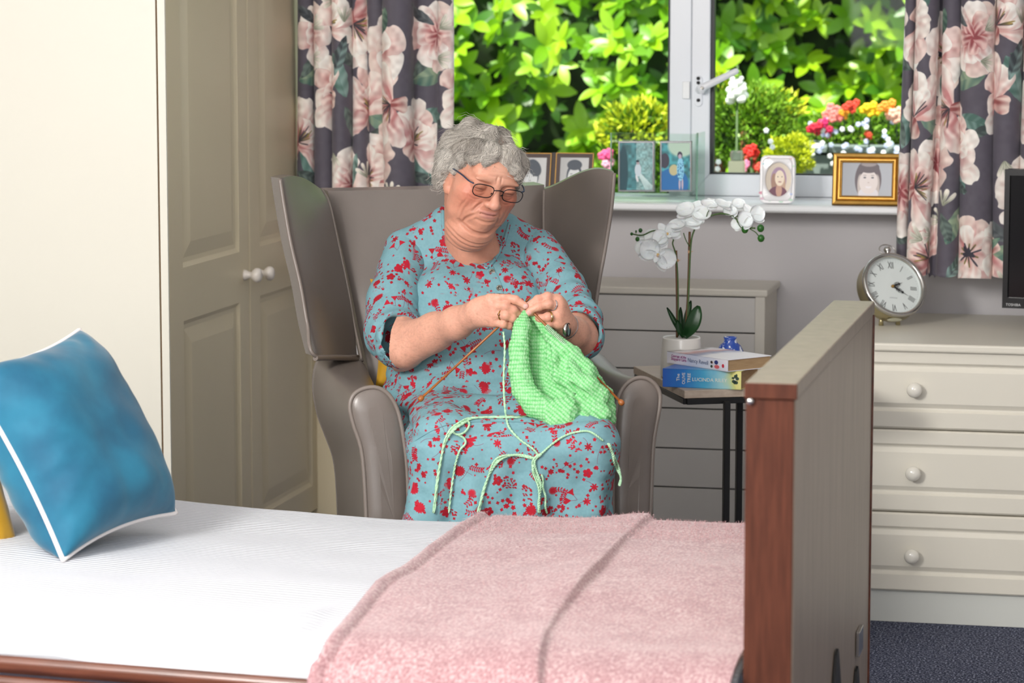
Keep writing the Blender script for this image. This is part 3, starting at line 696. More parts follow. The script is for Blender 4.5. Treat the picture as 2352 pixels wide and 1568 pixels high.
for _ in range(16): line(random.uniform(0, N2), random.uniform(0, N2), random.uniform(0, 6.28), 90, 0.9, random.uniform(-2, 2))
dress_img = dp.image('red_flower_print')
random.seed(11)
# ================================================================== CURTAINS
mc = img_mat('peony_curtain', curt_img, 0.7, bump=0.15, bump_scale=900, sheen=0.15)
YCU = 6.915
def curtain(top, bot, ytop, zbot, name, label, depths, wob=0.006, uoff=0.0):
    n = len(top)-1; per = 26; nv = 120; us = []
    for k in range(n):
        for s_ in (1-np.cos(PI*np.linspace(0, 1, per, endpoint=(k == n-1))))/2: us.append((k, s_))
    P = np.zeros((len(us), nv, 3)); uv = np.zeros((len(us), nv, 2)); zt = 2.3
    zz = np.linspace(zt, zbot, nv)
    for j, z in enumerate(zz):
        w = (zt-z)/(zt-zbot); wy_ = 0.0
        for i, (k, s_) in enumerate(us):
            b0 = top[k]*(1-w)+bot[k]*w; b1 = top[k+1]*(1-w)+bot[k+1]*w
            d = depths[k]; A = abs(d[0]); bulge = math.sqrt(max(0, 1-(2*s_-1)**2))*A*(0.85+0.15*math.sin(3*z+k*2)) if d[0] > 0 else -(math.sin(PI*s_))**0.7*A
            th_ = (2*s_-1)*math.radians(118) if d[0] > 0 else 0; xs_ = ((b0+b1)/2+(b1-b0)/2*math.sin(th_)*1.02 if d[0] > 0 else b0+(b1-b0)*s_)+0.003*math.sin(5*z+k)
            if d[0] > 0: bulge = A*(math.cos(th_)+0.47)/1.47*(0.85+0.15*math.sin(3*z+k*2))
            P[i, j] = (xs_, YCU-d[1]-bulge+0.004*math.sin(7*z+k*1.7), z+(0.012*math.sin(PI*s_)-0.006)*(j == nv-1 or 0)*0+ (w > 0.985)*0.010*(1-math.sin(PI*s_))*(1 if k % 2 else -0.6))
        seg = np.linalg.norm(np.diff(P[:, j, :2], axis=0), axis=1); uv[1:, j, 0] = np.cumsum(seg); uv[:, j, 1] = z
    uv[:, :, 0] = uv[:, :1, 0]; uv[..., 0] = (uv[..., 0]+uoff)/0.72; uv[..., 1] /= 0.72
    th = np.zeros_like(P); th[..., 1] = 0.004
    o = link(name, grid_mesh(name, P, mc, th, uv), None, label, 'curtain')
    return o
cx_ = lambda px, py=300: float(at(px, py, y=YCU)[0])
T = [cx_(p) for p in (690, 727, 773, 821, 856, 893, 959, 1003, 1036)]; B_ = [cx_(p, 420) for p in (690, 727, 771, 814, 850, 892, 958, 1006, 1042)]
zcb = float(at(2180, 632, y=YCU)[2])
curtain(T, [t+(b_-t)*1.3 for t, b_ in zip(T, B_)], 0, zcb, 'curtain', 'left curtain with large pink peonies hanging between wardrobe and window', [(.05, 0), (.055, 0.0), (.06, 0.005), (.05, 0), (.05, -.005), (.07, 0.01), (-.015, .0), (.03, .0)])
xp = lambda a: [float(at(p, 200, y=YCU)[0]) for p in a]
curtain(xp((2084, 2112, 2167, 2176, 2213, 2294, 2352, 2400, 2450, 2490)), xp((2066, 2093, 2144, 2157, 2208, 2284, 2350, 2400, 2450, 2490)), 0, zcb, 'curtain',
        'right curtain with large pink peonies hanging behind the television', [(.04, -.02), (.06, 0.01), (-.010, .012), (.055, 0), (.07, .01), (.06, 0), (.06, 0), (.06, 0), (.06, 0)], uoff=0.33)
# ================================================================== ARMCHAIR
def tc_(u, t0): return t0+(u-1030)*0.00018
def CV(u, v, t0): return V(u, v, tc_(u, t0))
away = np.array([FW[0], FW[1], 0]); away /= np.linalg.norm(away); AX = np.array([math.cos(0.44), math.sin(0.44), 0]); AY = np.array([-math.sin(0.44), math.cos(0.44), 0])
cc = V(1160, 1250, 5.75); chair = empty('wingback_armchair', (cc[0], cc[1], 0), 'taupe leather high-back wing armchair with piped edges in front of the window', 'armchair')
def shell(name, L, R, tL, tR, off, nu=16, nv=24, bulge=None, m='leather', lab=None, bev=0.012, top=None):
    A = [CV(u, v, t) for (u, v), t in zip(L, tL)]; B = [CV(u, v, t) for (u, v), t in zip(R, tR)]
    P = ruled(A, B, nu, nv, bulge)
    if top:
        s_ = np.linspace(0, 1, nu)[:, None]; v_ = np.linspace(0, 1, nv)[None, :]
        P[..., 2] += top[0]*np.sin(PI*np.clip(s_**top[1], 0, 1))*np.exp(-v_*7)
    o = link(name, grid_mesh(name, P, M[m], np.zeros_like(P)+np.asarray(off)), chair, lab); P_(o); o.data.set_sharp_from_angle(angle=0.9); return o
# back cushion panel
shell('backrest', [(752, 438), (775, 530), (803, 650), (822, 745), (848, 860), (870, 1000)], [(1250, 424), (1252, 530), (1262, 650), (1290, 745), (1330, 860), (1345, 1000)],
      [6.16, 6.12, 6.07, 6.04, 6.0, 5.96], [6.16, 6.12, 6.07, 6.04, 6.0, 5.96], AY*0.10, 30, 30, -AY*0.03)
# rolled top roughness of backrest is given by bulge; wings
shell('wing', [(643, 409), (652, 470), (668, 560), (690, 655), (706, 745), (724, 818)], [(738, 434), (757, 470), (777, 559), (799, 663), (813, 742), (820, 820)],
      [5.86, 5.85, 5.84, 5.83, 5.82, 5.80], [6.10, 6.08, 6.05, 6.02, 5.99, 5.96], AY*0.05+AX*(-0.012), 18, 26, -AY*0.028-AX*0.006, top=(0.016, 1.0))
shell('wing', [(1250, 434), (1250, 500), (1252, 600), (1262, 690), (1290, 770), (1300, 830)], [(1410, 396), (1402, 480), (1388, 570), (1372, 660), (1358, 740), (1350, 820)],
      [6.10, 6.08, 6.05, 6.02, 5.99, 5.96], [5.88, 5.87, 5.86, 5.85, 5.84, 5.82], AY*0.05+AX*0.012, 18, 26, -AY*0.028+AX*0.006, top=(0.022, 1.2))
def ctube(name, pts, ts, r=0.0042, m='piping', n=60, par=None):
    q = interp([CV(u, v, t) for (u, v), t in zip(pts, ts)], n); o = MB().tube(q, r, 8).build(name, M[m], par or chair)
    return P_(o) if par is None else o
ctube('piping', [(738, 434), (757, 470), (777, 559), (799, 663), (813, 742), (832, 830)], [6.10, 6.08, 6.05, 6.02, 5.99, 5.95], 0.003)
ctube('piping', [(822, 819), (724, 817), (706, 745), (690, 655), (668, 560), (652, 470), (643, 411)], [5.93, 5.785, 5.815, 5.825, 5.835, 5.845, 5.85])
ctube('piping', [(1256, 700), (1251, 600), (1249, 500), (1250, 436)], [6.03, 6.06, 6.08, 6.10], 0.003)
ctube('piping', [(1352, 818), (1374, 660), (1390, 570), (1404, 480), (1411, 398)], [5.81, 5.84, 5.85, 5.86, 5.87])
ctube('piping', [(724, 822), (770, 821), (820, 823)], [5.785, 5.85, 5.93], 0.006)
# arms: lofted sections, then front panels with piping
def arm(front, back, tf, tb, capb):
    n = 46; F0 = interp([CV(u, v, tf) for u, v in front], n); B0 = interp([CV(u, v, tb) for u, v in back], n); k = 24; P = np.zeros((k, n, 3))
    for i, s_ in enumerate(np.linspace(0, 1, k)): P[i] = F0*(1-s_)+B0*s_+np.array([0, 0, -0.012])*math.sin(PI*s_)
    ci = P.mean(1, keepdims=True); d = P-ci; o = link('armrest', grid_mesh('armrest', P, M['leather'], -d*np.array([0.12, 0.12, 0.0])), chair); P_(o)
    # front panel cap
    bot = F0[-1]+(F0[0]-F0[-1])*np.linspace(0, 1, 10)[1:, None]; F1 = np.concatenate([F0, bot]); nn = len(F1)
    c = F0.mean(0); zc_ = np.clip(F1[:, 2], F1[:, 2].min()+.03, F1[:, 2].max()-.05); up_half = F0[:, 2]; order = np.argsort(zc_); xm = np.zeros_like(F1)
    for ii_, z_ in enumerate(zc_):
        near = F0[np.abs(F0[:, 2]-z_) < 0.025]; mid = (near[near[:, 0].argmin()]+near[near[:, 0].argmax()])/2; xm[ii_] = (mid[0], mid[1], z_)
    bb = MB(); lps = []
    for s_, dd_ in ((0, 0), (.08, .004), (.2, .0075), (.4, .010), (.7, .0115)): lps.append([bb.bm.verts.new(Vector(p)) for p in (F1*(1-s_)+xm*s_-AY*dd_)[:-1]])
    for Aq, Bq in zip(lps, lps[1:]):
        for k_ in range(len(Aq)): bb.bm.faces.new((Aq[k_], Aq[(k_+1) % len(Aq)], Bq[(k_+1) % len(Aq)], Bq[k_])).smooth = True
    bb.bm.faces.new(lps[-1]); bb.bm.faces.new(lps[0][::-1]); cap = P_(bb.build('arm_front_panel', M['leather'], chair))
    MB().tube(F0-AY*0.002, 0.0045, 8).build('piping', M['piping'], cap)
    return cap
arm([(845, 1330), (840, 1165), (831, 1040), (812, 977), (803, 935), (812, 906), (838, 891), (870, 891), (899, 914), (919, 965), (933, 1060), (937, 1165), (939, 1330)],
    [(778, 1300), (773, 1160), (765, 1060), (745, 1000), (727, 951), (717, 895), (720, 845), (735, 824), (790, 820), (835, 834), (850, 900), (855, 1100), (858, 1300)], 5.44, 5.94, 0)
arm([(1407, 1330), (1407, 1170), (1408, 1040), (1412, 960), (1422, 907), (1442, 878), (1468, 867), (1494, 874), (1513, 898), (1514, 935), (1501, 1010), (1496, 1100), (1488, 1330)],
    [(1360, 1300), (1358, 1170), (1352, 1050), (1345, 960), (1338, 900), (1335, 850), (1342, 822), (1362, 812), (1388, 818), (1402, 850), (1404, 900), (1402, 1000), (1398, 1300)], 5.42, 5.95, 0)
def cbox(name, lo, hi, m='leather', bev=0.02, par=None):
    Mx = Matrix.Translation((cc[0], cc[1], 0)) @ Matrix.Rotation(0.44, 4, 'Z'); o = MB().box(lo, hi, bev, 3, M=Mx).build(name, M[m], chair); return P_(o)
cbox('seat_cushion', (-0.215, -0.26, 0.33), (0.215, 0.24, 0.455), bev=0.03); cbox('seat_frame', (-0.27, -0.245, 0.13), (0.27, 0.26, 0.325), bev=0.01)
cbox('back_shell', (-0.22, 0.235, 0.12), (0.20, 0.285, 0.60), bev=0.012)
for x, y in ((-0.24, -0.22), (0.24, -0.22), (-0.22, 0.25), (0.2, 0.25)):
    o = MB().lathe([(0, 0), (0.016, 0), (0.024, 0.13), (0, 0.13)], 14, M=Matrix.Translation((cc[0], cc[1], 0)) @ Matrix.Rotation(0.44, 4, 'Z') @ Matrix.Translation((x, y, 0))).build('leg', M['black'], chair); P_(o)
# yellow cushion behind the sitter
def cushion(name, C4, th, m, lab, cat='cushion', conc=0.10, wr=0.006, seed=1, n=60, pipe=None, group=None, pn_=0.55):
    A, B, C, D = [np.array(p) for p in C4]; s_ = np.linspace(-1, 1, n); U, W_ = np.meshgrid(s_, s_, indexing='ij')
    u = U*(1-conc*(1-W_**2)*np.abs(U)**1.0); w = W_*(1-conc*(1-U**2)*np.abs(W_))
    base = (A*((1-u)*(1+w))[..., None]+B*((1+u)*(1+w))[..., None]+C*((1+u)*(1-w))[..., None]+D*((1-u)*(1-w))[..., None])/4
    nrm = np.cross(B-A, D-A); nrm /= np.linalg.norm(nrm); prof = ((1-U**4)*(1-W_**4)*(1-0.35*(U**2+W_**2)/2))**pn_
    out = []
    for sg in (1, -1):
        q_ = base.reshape(-1, 3); ns = vnoise(q_, 9, seed+sg, 2).reshape(n, n); ed = np.clip(np.maximum(np.abs(U), np.abs(W_)), 0, 1)
        rad = np.sin(17*np.arctan2(W_, U)+seed+9*ns)*ed**5*wr*0.5*(0.5+ns)
        out.append(base+nrm*(sg*th*prof+(ns*wr*1.4+rad)*prof**0.5)[..., None])
    V1, V2 = out; idx = np.arange(n*n).reshape(n, n); qq = lambda ix: np.stack([ix[:-1, :-1], ix[1:, :-1], ix[1:, 1:], ix[:-1, 1:]], -1).reshape(-1, 4)
    me = fast_mesh(name, np.concatenate([V1.reshape(-1, 3), V2.reshape(-1, 3)]), np.concatenate([qq(idx), qq(idx+n*n)[:, ::-1]]), m)
    o = link(name, me, None, lab, cat, group)
    if pipe:
        b = base; e = np.concatenate([b[:, -1], b[-1, ::-1][1:], b[::-1, 0][1:], b[0, :][1:-1]]); e = e+nrm*pipe[1]
        MB().tube(e, pipe[0], 8, closed=True).build('piping', M['white_trim'], o, label='white piped edge')
    return o
cushion('cushion', [CV(850, 640, 5.93), CV(1120, 650, 5.93), CV(1120, 905, 5.9), CV(862, 890, 5.88)], 0.04, M['mustard'], 'mustard yellow cushion tucked behind the knitting woman in the armchair')
# ================================================================== BEDDING
ZM = 0.50
def railY(x): return ra[1]+(x-ra[0])*(rb_[1]-ra[1])/(rb_[0]-ra[0])
def bed_z(x, y):
    """height of the made bed at (x,y) and the sideways roll at the near edge"""
    far = 4.93; z = ZM+0.010*np.sin(2.2*x+0.6)+0.012*np.exp(-((x+1.95)/0.25)**2)*np.clip((y-4.3)/0.6, 0, 1)
    return z
def bed_surface(x0, x1, nu, nv, lift=0.0, x0f=None):
    P = np.zeros((nu, nv, 3)); S = np.linspace(0, 1, nv)
    for i, u in enumerate(np.linspace(0, 1, nu)):
        for j, s_ in enumerate(S):
            pass
    return P
def bed_patch(xa, xb, nu, nv, lift=0.0, drop=0.06, seed=0, amp=1.0, out=0.018, dz=0.0):
    """xa, xb functions of s (0 far .. 1 near) giving x; returns P (nu,nv,3) draped over the mattress, plus arc length"""
    s_ = np.linspace(0, 1, nv)[None, :]*np.ones((nu, 1)); u = np.linspace(0, 1, nu)[:, None]*np.ones((1, nv)); x = xa(s_)*(1-u)+xb(s_)*u
    yn_ = railY(x)+out; yf_ = 4.925+0*x
    Lf, Ltop, Ln = 0.10, None, 0.16
    # arc: far drop (0..a), top (a..b), near roll (b..1)
    a, b_ = 0.06, 0.80; y = np.zeros_like(x); z = np.zeros_like(x); zt = bed_z(x, yf_)
    m = s_ < a; th = (s_/a)*(PI/2); y = np.where(m, yf_-0.05*(1-np.cos(th))+lift*np.cos(th), y); z = np.where(m, zt-0.05+0.05*np.sin(th)+lift*np.sin(th), z)
    t_ = np.clip((s_-a)/(b_-a), 0, 1); yt0 = yf_-0.05; yt1 = railY(x)+0.128; RY = yt1-yn_; m2 = (s_ >= a) & (s_ < b_)
    y = np.where(m2, yt0+(yt1-yt0)*t_, y); z = np.where(m2, zt+lift+0.004*np.sin(PI*t_), z)
    r_ = np.clip((s_-b_)/(0.92-b_), 0, 1); r2_ = np.clip((s_-0.92)/0.08, 0, 1); th = r_*PI/2; m3 = s_ >= b_
    y = np.where(m3, yt1-RY*np.sin(th)-lift*np.sin(th)*0.3, y); z = np.where(m3, zt-(0.050+dz)*(1-np.cos(th))+lift*np.cos(th)-drop*r2_, z)
    P = np.stack([x, y, z], -1); q_ = P.reshape(-1, 3)
    w = vnoise(q_*np.array([1, 1.6, 0]), 3.2, seed, 2).reshape(nu, nv)*0.006*amp+vnoise(q_*np.array([1.5, 1.0, 0]), 9, seed+3, 2).reshape(nu, nv)*0.0022*amp*(0.4+1.6*r_)
    P[..., 2] += w; return P
sp = MB()
P_(MB().box((-2.62, 4.06, 0.36), (-0.56, 4.85, 0.44), 0.01, 2).build('mattress_base', mat('mattress_ticking', '#dfe2e6', 0.8), bed))
P1 = bed_patch(lambda s: -2.65+0*s, lambda s: -0.545+0*s, 260, 260, 0.0, seed=4, drop=0.012)
# local creases near the throw
def crease(P, px, py, ang, L, Wd, h):
    c = at(px, py, z=ZM); d = np.array([math.cos(ang), math.sin(ang)]); dx = P[..., 0]-c[0]; dy = P[..., 1]-c[1]; u = dx*d[0]+dy*d[1]; v = -dx*d[1]+dy*d[0]
    P[..., 2] += h*np.exp(-(u/L)**2-((v-0.25*u*u/L)/Wd)**2)
crease(P1, 705, 1405, 1.1, 0.06, 0.022, 0.007); crease(P1, 690, 1430, 1.2, 0.05, 0.02, 0.005)
for k in range(9): crease(P1, 40+k*80, 1490+k*4, 1.35+0.2*math.sin(k), 0.05, 0.03, 0.004*math.sin(k*2.1))
Lx = np.cumsum(np.concatenate([np.zeros((260, 1)), np.linalg.norm(np.diff(P1, axis=1), axis=2)], 1), 1); uv1 = np.stack([P1[..., 0], Lx.mean(0)[None]*np.ones((260, 1))], -1)
q = NT('ribbed_bedspread'); q.b.inputs['Base Color'].default_value = (*lin('#eceef2'), 1); q.b.inputs['Roughness'].default_value = 0.75
tc = q.n('ShaderNodeTexCoord'); sep = q.n('ShaderNodeSeparateXYZ'); q.l(tc.outputs['UV'], sep.inputs[0]); nz = q.n('ShaderNodeTexNoise', i_Scale=3.0); q.l(tc.outputs['UV'], nz.inputs[0])
m1 = q.n('ShaderNodeMath', operation='MULTIPLY'); m1.inputs[1].default_value = 2*PI/0.0125; q.l(sep.outputs[1], m1.inputs[0]); m4 = q.n('ShaderNodeMath', operation='MULTIPLY_ADD'); m4.inputs[1].default_value = 9.0; q.l(nz.outputs[0], m4.inputs[0]); q.l(m1.outputs[0], m4.inputs[2])
m2_ = q.n('ShaderNodeMath', operation='SINE'); q.l(m4.outputs[0], m2_.inputs[0]); bp = q.n('ShaderNodeBump'); bp.inputs['Strength'].default_value = 0.5; bp.inputs['Distance'].default_value = 0.002; q.l(m2_.outputs[0], bp.inputs['Height']); q.l(bp.outputs[0], q.b.inputs['Normal'])
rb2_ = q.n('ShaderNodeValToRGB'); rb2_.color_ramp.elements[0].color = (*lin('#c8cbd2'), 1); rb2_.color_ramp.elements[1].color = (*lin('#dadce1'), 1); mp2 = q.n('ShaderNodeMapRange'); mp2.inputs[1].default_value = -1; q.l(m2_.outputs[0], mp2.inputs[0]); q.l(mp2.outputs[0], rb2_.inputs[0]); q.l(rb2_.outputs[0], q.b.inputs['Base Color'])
th = np.zeros_like(P1); th[..., 2] = -0.006
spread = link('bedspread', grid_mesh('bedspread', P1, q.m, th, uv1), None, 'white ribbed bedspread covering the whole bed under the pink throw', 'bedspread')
# pink throw
edge_px = [(1092, 1174), (1085, 1180), (1050, 1203), (1000, 1236), (925, 1294), (850, 1345), (800, 1400), (765, 1450), (745, 1500), (732, 1568)]
E3 = np.array([at(px, py, z=ZM+0.012-0.07*max(0, (py-1420)/150)**1.5) for px, py in edge_px]); ey = E3[::-1, 1]; ex = E3[::-1, 0]
def xa(s):
    y = 4.875+(3.80-4.875)*np.clip(s, 0, .92)/.92; return np.interp(y, ey, ex)
NU, NVV = 240, 300
P2 = bed_patch(xa, lambda s: -0.548+0*s, NU, NVV, 0.011, drop=0.16, seed=4, out=-0.034, dz=0.0)
fold_px = [(1490, 1184), (1440, 1225), (1380, 1290), (1330, 1345), (1280, 1400), (1250, 1445), (1235, 1490), (1225, 1568)]
F3 = np.array([at(px, py, z=ZM+0.012) for px, py in fold_px]); fx_ = np.interp(P2[..., 1], F3[::-1, 1], F3[::-1, 0]); dd = P2[..., 0]-fx_
P2[..., 2] += 0.012*np.where(dd < 0, np.exp(-(dd/0.075)**2), np.exp(-(dd/0.0075)**2))*(1+0.25*np.sin(P2[..., 1]*9))+0.003
u_ = np.linspace(0, 1, NU)[:, None]*np.ones((1, NVV)); hem = (P2[..., 0]-P2[:1, :, 0]); P2[..., 2] += 0.006*np.exp(-((hem-0.008)/0.008)**2)-0.005*np.exp(-((hem-0.024)/0.005)**2)
q = NT('pink_wool_throw'); tc = q.n('ShaderNodeTexCoord'); n1 = q.n('ShaderNodeTexNoise', i_Scale=230.0, i_Detail=4.0); n2 = q.n('ShaderNodeTexNoise', i_Scale=16.0, i_Detail=3.0)
mpx = q.n('ShaderNodeMapping'); mpx.inputs['Scale'].default_value = (1, 0.5, 1); q.l(tc.outputs['Object'], mpx.inputs[0]); q.l(mpx.outputs[0], n1.inputs[0]); q.l(tc.outputs['Object'], n2.inputs[0])
r1 = q.n('ShaderNodeValToRGB'); e = r1.color_ramp.elements; e[0].position = 0.38; e[0].color = (*lin('#986f73'), 1); e[1].position = 0.66; e[1].color = (*lin('#c8aeae'), 1); e.new(0.5).color = (*lin('#ad8588'), 1)
mxn = q.n('ShaderNodeMix', data_type='FLOAT'); mxn.inputs[0].default_value = 0.25; q.l(n1.outputs[0], mxn.inputs[2]); q.l(n2.outputs[0], mxn.inputs[3]); q.l(mxn.outputs[0], r1.inputs[0]); q.l(r1.outputs[0], q.b.inputs['Base Color'])
q.b.inputs['Roughness'].default_value = 0.95; q.b.inputs['Sheen Weight'].default_value = 0.35; bp = q.n('ShaderNodeBump'); bp.inputs['Strength'].default_value = 0.6; bp.inputs['Distance'].default_value = 0.002; q.l(n1.outputs[0], bp.inputs['Height']); q.l(bp.outputs[0], q.b.inputs['Normal'])
th = np.zeros_like(P2); th[..., 2] = -0.007; M['throw'] = q.m
throw = link('throw_blanket', grid_mesh('throw_blanket', P2, q.m, th), None, 'fluffy dusty pink wool throw folded over the foot end of the bed', 'blanket')
# short wool fibres standing off the throw
nf = 14000; iu = rng.integers(1, NU-1, nf); iv = np.concatenate([rng.integers(0, NVV-1, nf//2), rng.integers(2, 60, nf-nf//2)]); base = P2[iu, iv]+rng.normal(0, 0.003, (nf, 3))*[1, 1, 0]
d = rng.normal(0, 1, (nf, 3)); d[:, 2] = np.abs(d[:, 2])*0.8+0.6; d /= np.linalg.norm(d, axis=1)[:, None]; L_ = rng.uniform(0.003, 0.007, nf)[:, None]; sd = np.cross(d, rng.normal(0, 1, (nf, 3))); sd /= np.linalg.norm(sd, axis=1)[:, None]
vv = np.stack([base-sd*0.00035, base+sd*0.00035, base+d*L_], 1).reshape(-1, 3); link('wool_fibre', fast_mesh('wool_fibre', vv, np.arange(nf*3).reshape(-1, 3), mat('wool_fibre', '#c9a4a6', 0.95)), throw, kind='stuff')
# cushions on the bed
cB = at(398, 1205, z=ZM+0.02); cC = at(150, 1286, z=ZM+0.012)
tB = float((cB-CAM)@FW); tC = float((cC-CAM)@FW)
cushion('cushion', [V(183, 757, tB+0.06), V(404, 1178, tB), V(145, 1286, tC), V(-85, 850, tC+0.03)], 0.09, M['teal'], 'large teal blue velvet cushion with white piping propped up on the bed', conc=0.09, wr=0.011, pn_=0.48, seed=5, n=110, pipe=(0.0042, 0.0))
cushion('cushion', [V(-170, 1010, tC+0.16), V(-30, 1040, tC+0.22), V(42, 1262, tC+0.18), V(-130, 1290, tC+0.10)], 0.05, M['mustard'], 'mustard velvet cushion at the left edge of the bed behind the teal one', conc=0.05, seed=9, n=50)
# ================================================================== SIDE TABLE
ZT = 0.59
tA, tB_, tC_ = at(1572, 897, z=ZT), at(1458, 842, z=ZT), at(1740, 892, z=ZT)
dirx = (tC_-tA)/np.linalg.norm(tC_-tA); diry = np.array([-dirx[1], dirx[0], 0])
dL = (tB_-tA); dL /= np.linalg.norm(dL)
# top is a slightly skewed rectangle in view; build it square from the left edge direction
ex_t = np.array([dL[1], -dL[0], 0]); ex_t = dirx
LT = float(np.linalg.norm(tB_-tA))+0.01; WT = 0.40
tab = empty('side_table', (tA[0], tA[1], 0), 'small side table with pale wood top on a black metal frame beside the armchair', 'side table')
c4 = [tA, tA+ex_t*WT, tA+ex_t*WT+dL*LT, tA+dL*LT]
P_(MB().prism([(p[0], p[1], ZT-0.017) for p in c4], (0, 0, 0.017), bevel=0.0012).build('table_top', M['tabletop'], tab))
def bar(a, b_, w=0.016, name='frame_bar', m='black', par=None, h=None):
    a = Vector(a); b_ = Vector(b_); d = (b_-a); L = d.length; Mx = frameM((a+b_)/2, d, Vector((0, 0, 1)) if abs(d.normalized().z) < 0.9 else Vector((float(ex_t[0]), float(ex_t[1]), 0)))
    o = MB().box((-L/2, -(h or w)/2, -w/2), (L/2, (h or w)/2, w/2), 0.001, 1, M=Mx).build(name, M[m], par or tab); return P_(o) if par is None else o
zf = ZT-0.017-0.007; q4 = [np.array([p[0], p[1], zf]) for p in (tA+ex_t*0.006+dL*0.006, c4[1]-ex_t*0.006+dL*0.006, c4[2]-ex_t*0.006-dL*0.006, c4[3]+ex_t*0.006-dL*0.006)]
for i in range(4): bar(q4[i], q4[(i+1) % 4], 0.013)
l1 = at(1669, 930, y=float(q4[0][1])+0.004); l2 = at(1699, 930, y=float(q4[0][1])+0.05); 
f0 = q4[0]; 
def leg_at(px, t_): p = V(px, 960, t_); return p
tt = float((q4[0]-CAM)@FW)
for px, t_ in ((1669, tt+0.005), (1698, tt+0.20)):
    p = leg_at(px, t_); bar((p[0], p[1], zf), (p[0], p[1], 0.012), 0.0135)
p = leg_at(1493, tt+0.10); bar((p[0], p[1], zf), (p[0], p[1], 0.012), 0.0135)
p1, p2, p3 = leg_at(1669, tt+0.005), leg_at(1698, tt+0.20), leg_at(1493, tt+0.10)
bar((p1[0], p1[1], 0.008), (p2[0], p2[1], 0.008), 0.013); bar((p1[0], p1[1], 0.008), (p3[0], p3[1], 0.008), 0.013)
# ------------------------------------------------------------------ books
def book(name, C, z0, z1, mcov, mspine, label, roundy=0.0):
    """C: 4 plan corners; spine along C0-C1 ; C1->C2 shows page ends (top of the text block)"""
    C = [np.array([c[0], c[1], 0]) for c in C]; o = empty(name, (C[0][0], C[0][1], z0), label, 'book')
    up = np.array([0, 0, 1.0]); ins = 0.004; du = (C[1]-C[0])/np.linalg.norm(C[1]-C[0]); dv = (C[3]-C[0])/np.linalg.norm(C[3]-C[0])
    pg = [C[0]+du*0.002+dv*0.002, C[1]-du*0.002+dv*0.002, C[2]-du*0.002-dv*0.002, C[3]+du*0.002-dv*0.002]
    P_(MB().prism([(p[0], p[1], z0+0.0012) for p in pg], (0, 0, z1-z0-0.0024)).build('pages', M['page'], o))
    P_(MB().prism([(p[0], p[1], z1-0.0012) for p in C], (0, 0, 0.0012)).build('front_cover', mcov, o))
    P_(MB().prism([(p[0], p[1], z0) for p in C], (0, 0, 0.0012)).build('back_cover', mspine, o))
    sp_ = [C[0], C[1], C[1]+dv*0.0016, C[0]+dv*0.0016]
    s_ = MB().prism([(p[0], p[1], z0+0.0004) for p in sp_], (0, 0, z1-z0-0.0008)).build('spine', mspine, o); P_(s_)
    return o, du, dv, s_
def ramp_mat(name, cols, o, du, L, rough=0.35, noise=0.15, noise_scale=40):
    q = NT(name); ge = q.n('ShaderNodeNewGeometry'); sub = q.n('ShaderNodeVectorMath', operation='SUBTRACT'); sub.inputs[1].default_value = tuple(o); q.l(ge.outputs['Position'], sub.inputs[0])
    dt = q.n('ShaderNodeVectorMath', operation='DOT_PRODUCT'); dt.inputs[1].default_value = tuple(np.array(du)/L); q.l(sub.outputs[0], dt.inputs[0])
    nz = q.n('ShaderNodeTexNoise', i_Scale=noise_scale); q.l(ge.outputs['Position'], nz.inputs[0]); ad = q.n('ShaderNodeMath', operation='MULTIPLY_ADD'); ad.inputs[1].default_value = noise; q.l(nz.outputs[0], ad.inputs[0]); q.l(dt.outputs['Value'], ad.inputs[2])
    r = q.n('ShaderNodeValToRGB'); e = r.color_ramp.elements; e[0].position = cols[0][0]; e[0].color = (*lin(cols[0][1]), 1); e[1].position = cols[-1][0]; e[1].color = (*lin(cols[-1][1]), 1)
    for p_, c_ in cols[1:-1]: e.new(p_).color = (*lin(c_), 1)
    q.l(ad.outputs[0], r.inputs[0]); q.l(r.outputs[0], q.b.inputs['Base Color']); q.b.inputs['Roughness'].default_value = rough; return q.m
zb0, zb1, zb2 = ZT+0.0003, ZT+0.0353, ZT+0.0358
b1a, b1b = at(1522, 888, z=zb0), at(1702, 895, z=zb0); du = (b1b-b1a); LB = float(np.linalg.norm(du)); du /= LB
Ls = 0.195; hb1 = float(at(1530, 846, y=b1a[1])[2])-zb0; hb1 = max(hb1, 0.03)
b1b = b1a+du*LB; dv = np.array([-du[1], du[0], 0]); ang1 = 0.10; dv1 = dv*math.cos(ang1)+du*math.sin(ang1)
m1 = ramp_mat('blue_cover', [(0.0, '#2a4fae'), (0.35, '#2f7fd0'), (0.62, '#4fb2dd'), (0.85, '#a9dde3'), (0.97, '#d8dd86'), (1.1, '#e9e390')], b1a, du, LB)
o1, du_, dv_, sp1 = book('book', [b1a, b1b, b1b+dv1*0.128, b1a+dv1*0.128], zb0, zb0+hb1, m1, m1, 'blue paperback with white spine lettering, lower of the two books on the side table')
zc0 = zb0+hb1+0.0004
b2a, b2b = at(1532, 833, z=zc0), at(1671, 854, z=zc0); du2 = b2b-b2a; LB2 = float(np.linalg.norm(du2)); du2 /= LB2; dv2 = np.array([-du2[1], du2[0], 0]); dv2 = dv2*math.cos(0.02)+du2*math.sin(0.02)
hb2 = max(float(at(1533, 806, y=b2a[1])[2])-zc0, 0.024)
m2 = mat('lilac_white_cover', '#f1edf3', 0.35, col2='#dfe4f3', var_scale=18)
m2c = ramp_mat('photo_cover', [(0.0, '#c9d3ea'), (0.2, '#7d7468'), (0.32, '#e6dfe4'), (0.48, '#c98a85'), (0.6, '#8e93b4'), (0.75, '#f2eef2'), (1.2, '#f4f1f5')], b2a, du2, LB2, noise=0.35, noise_scale=22)
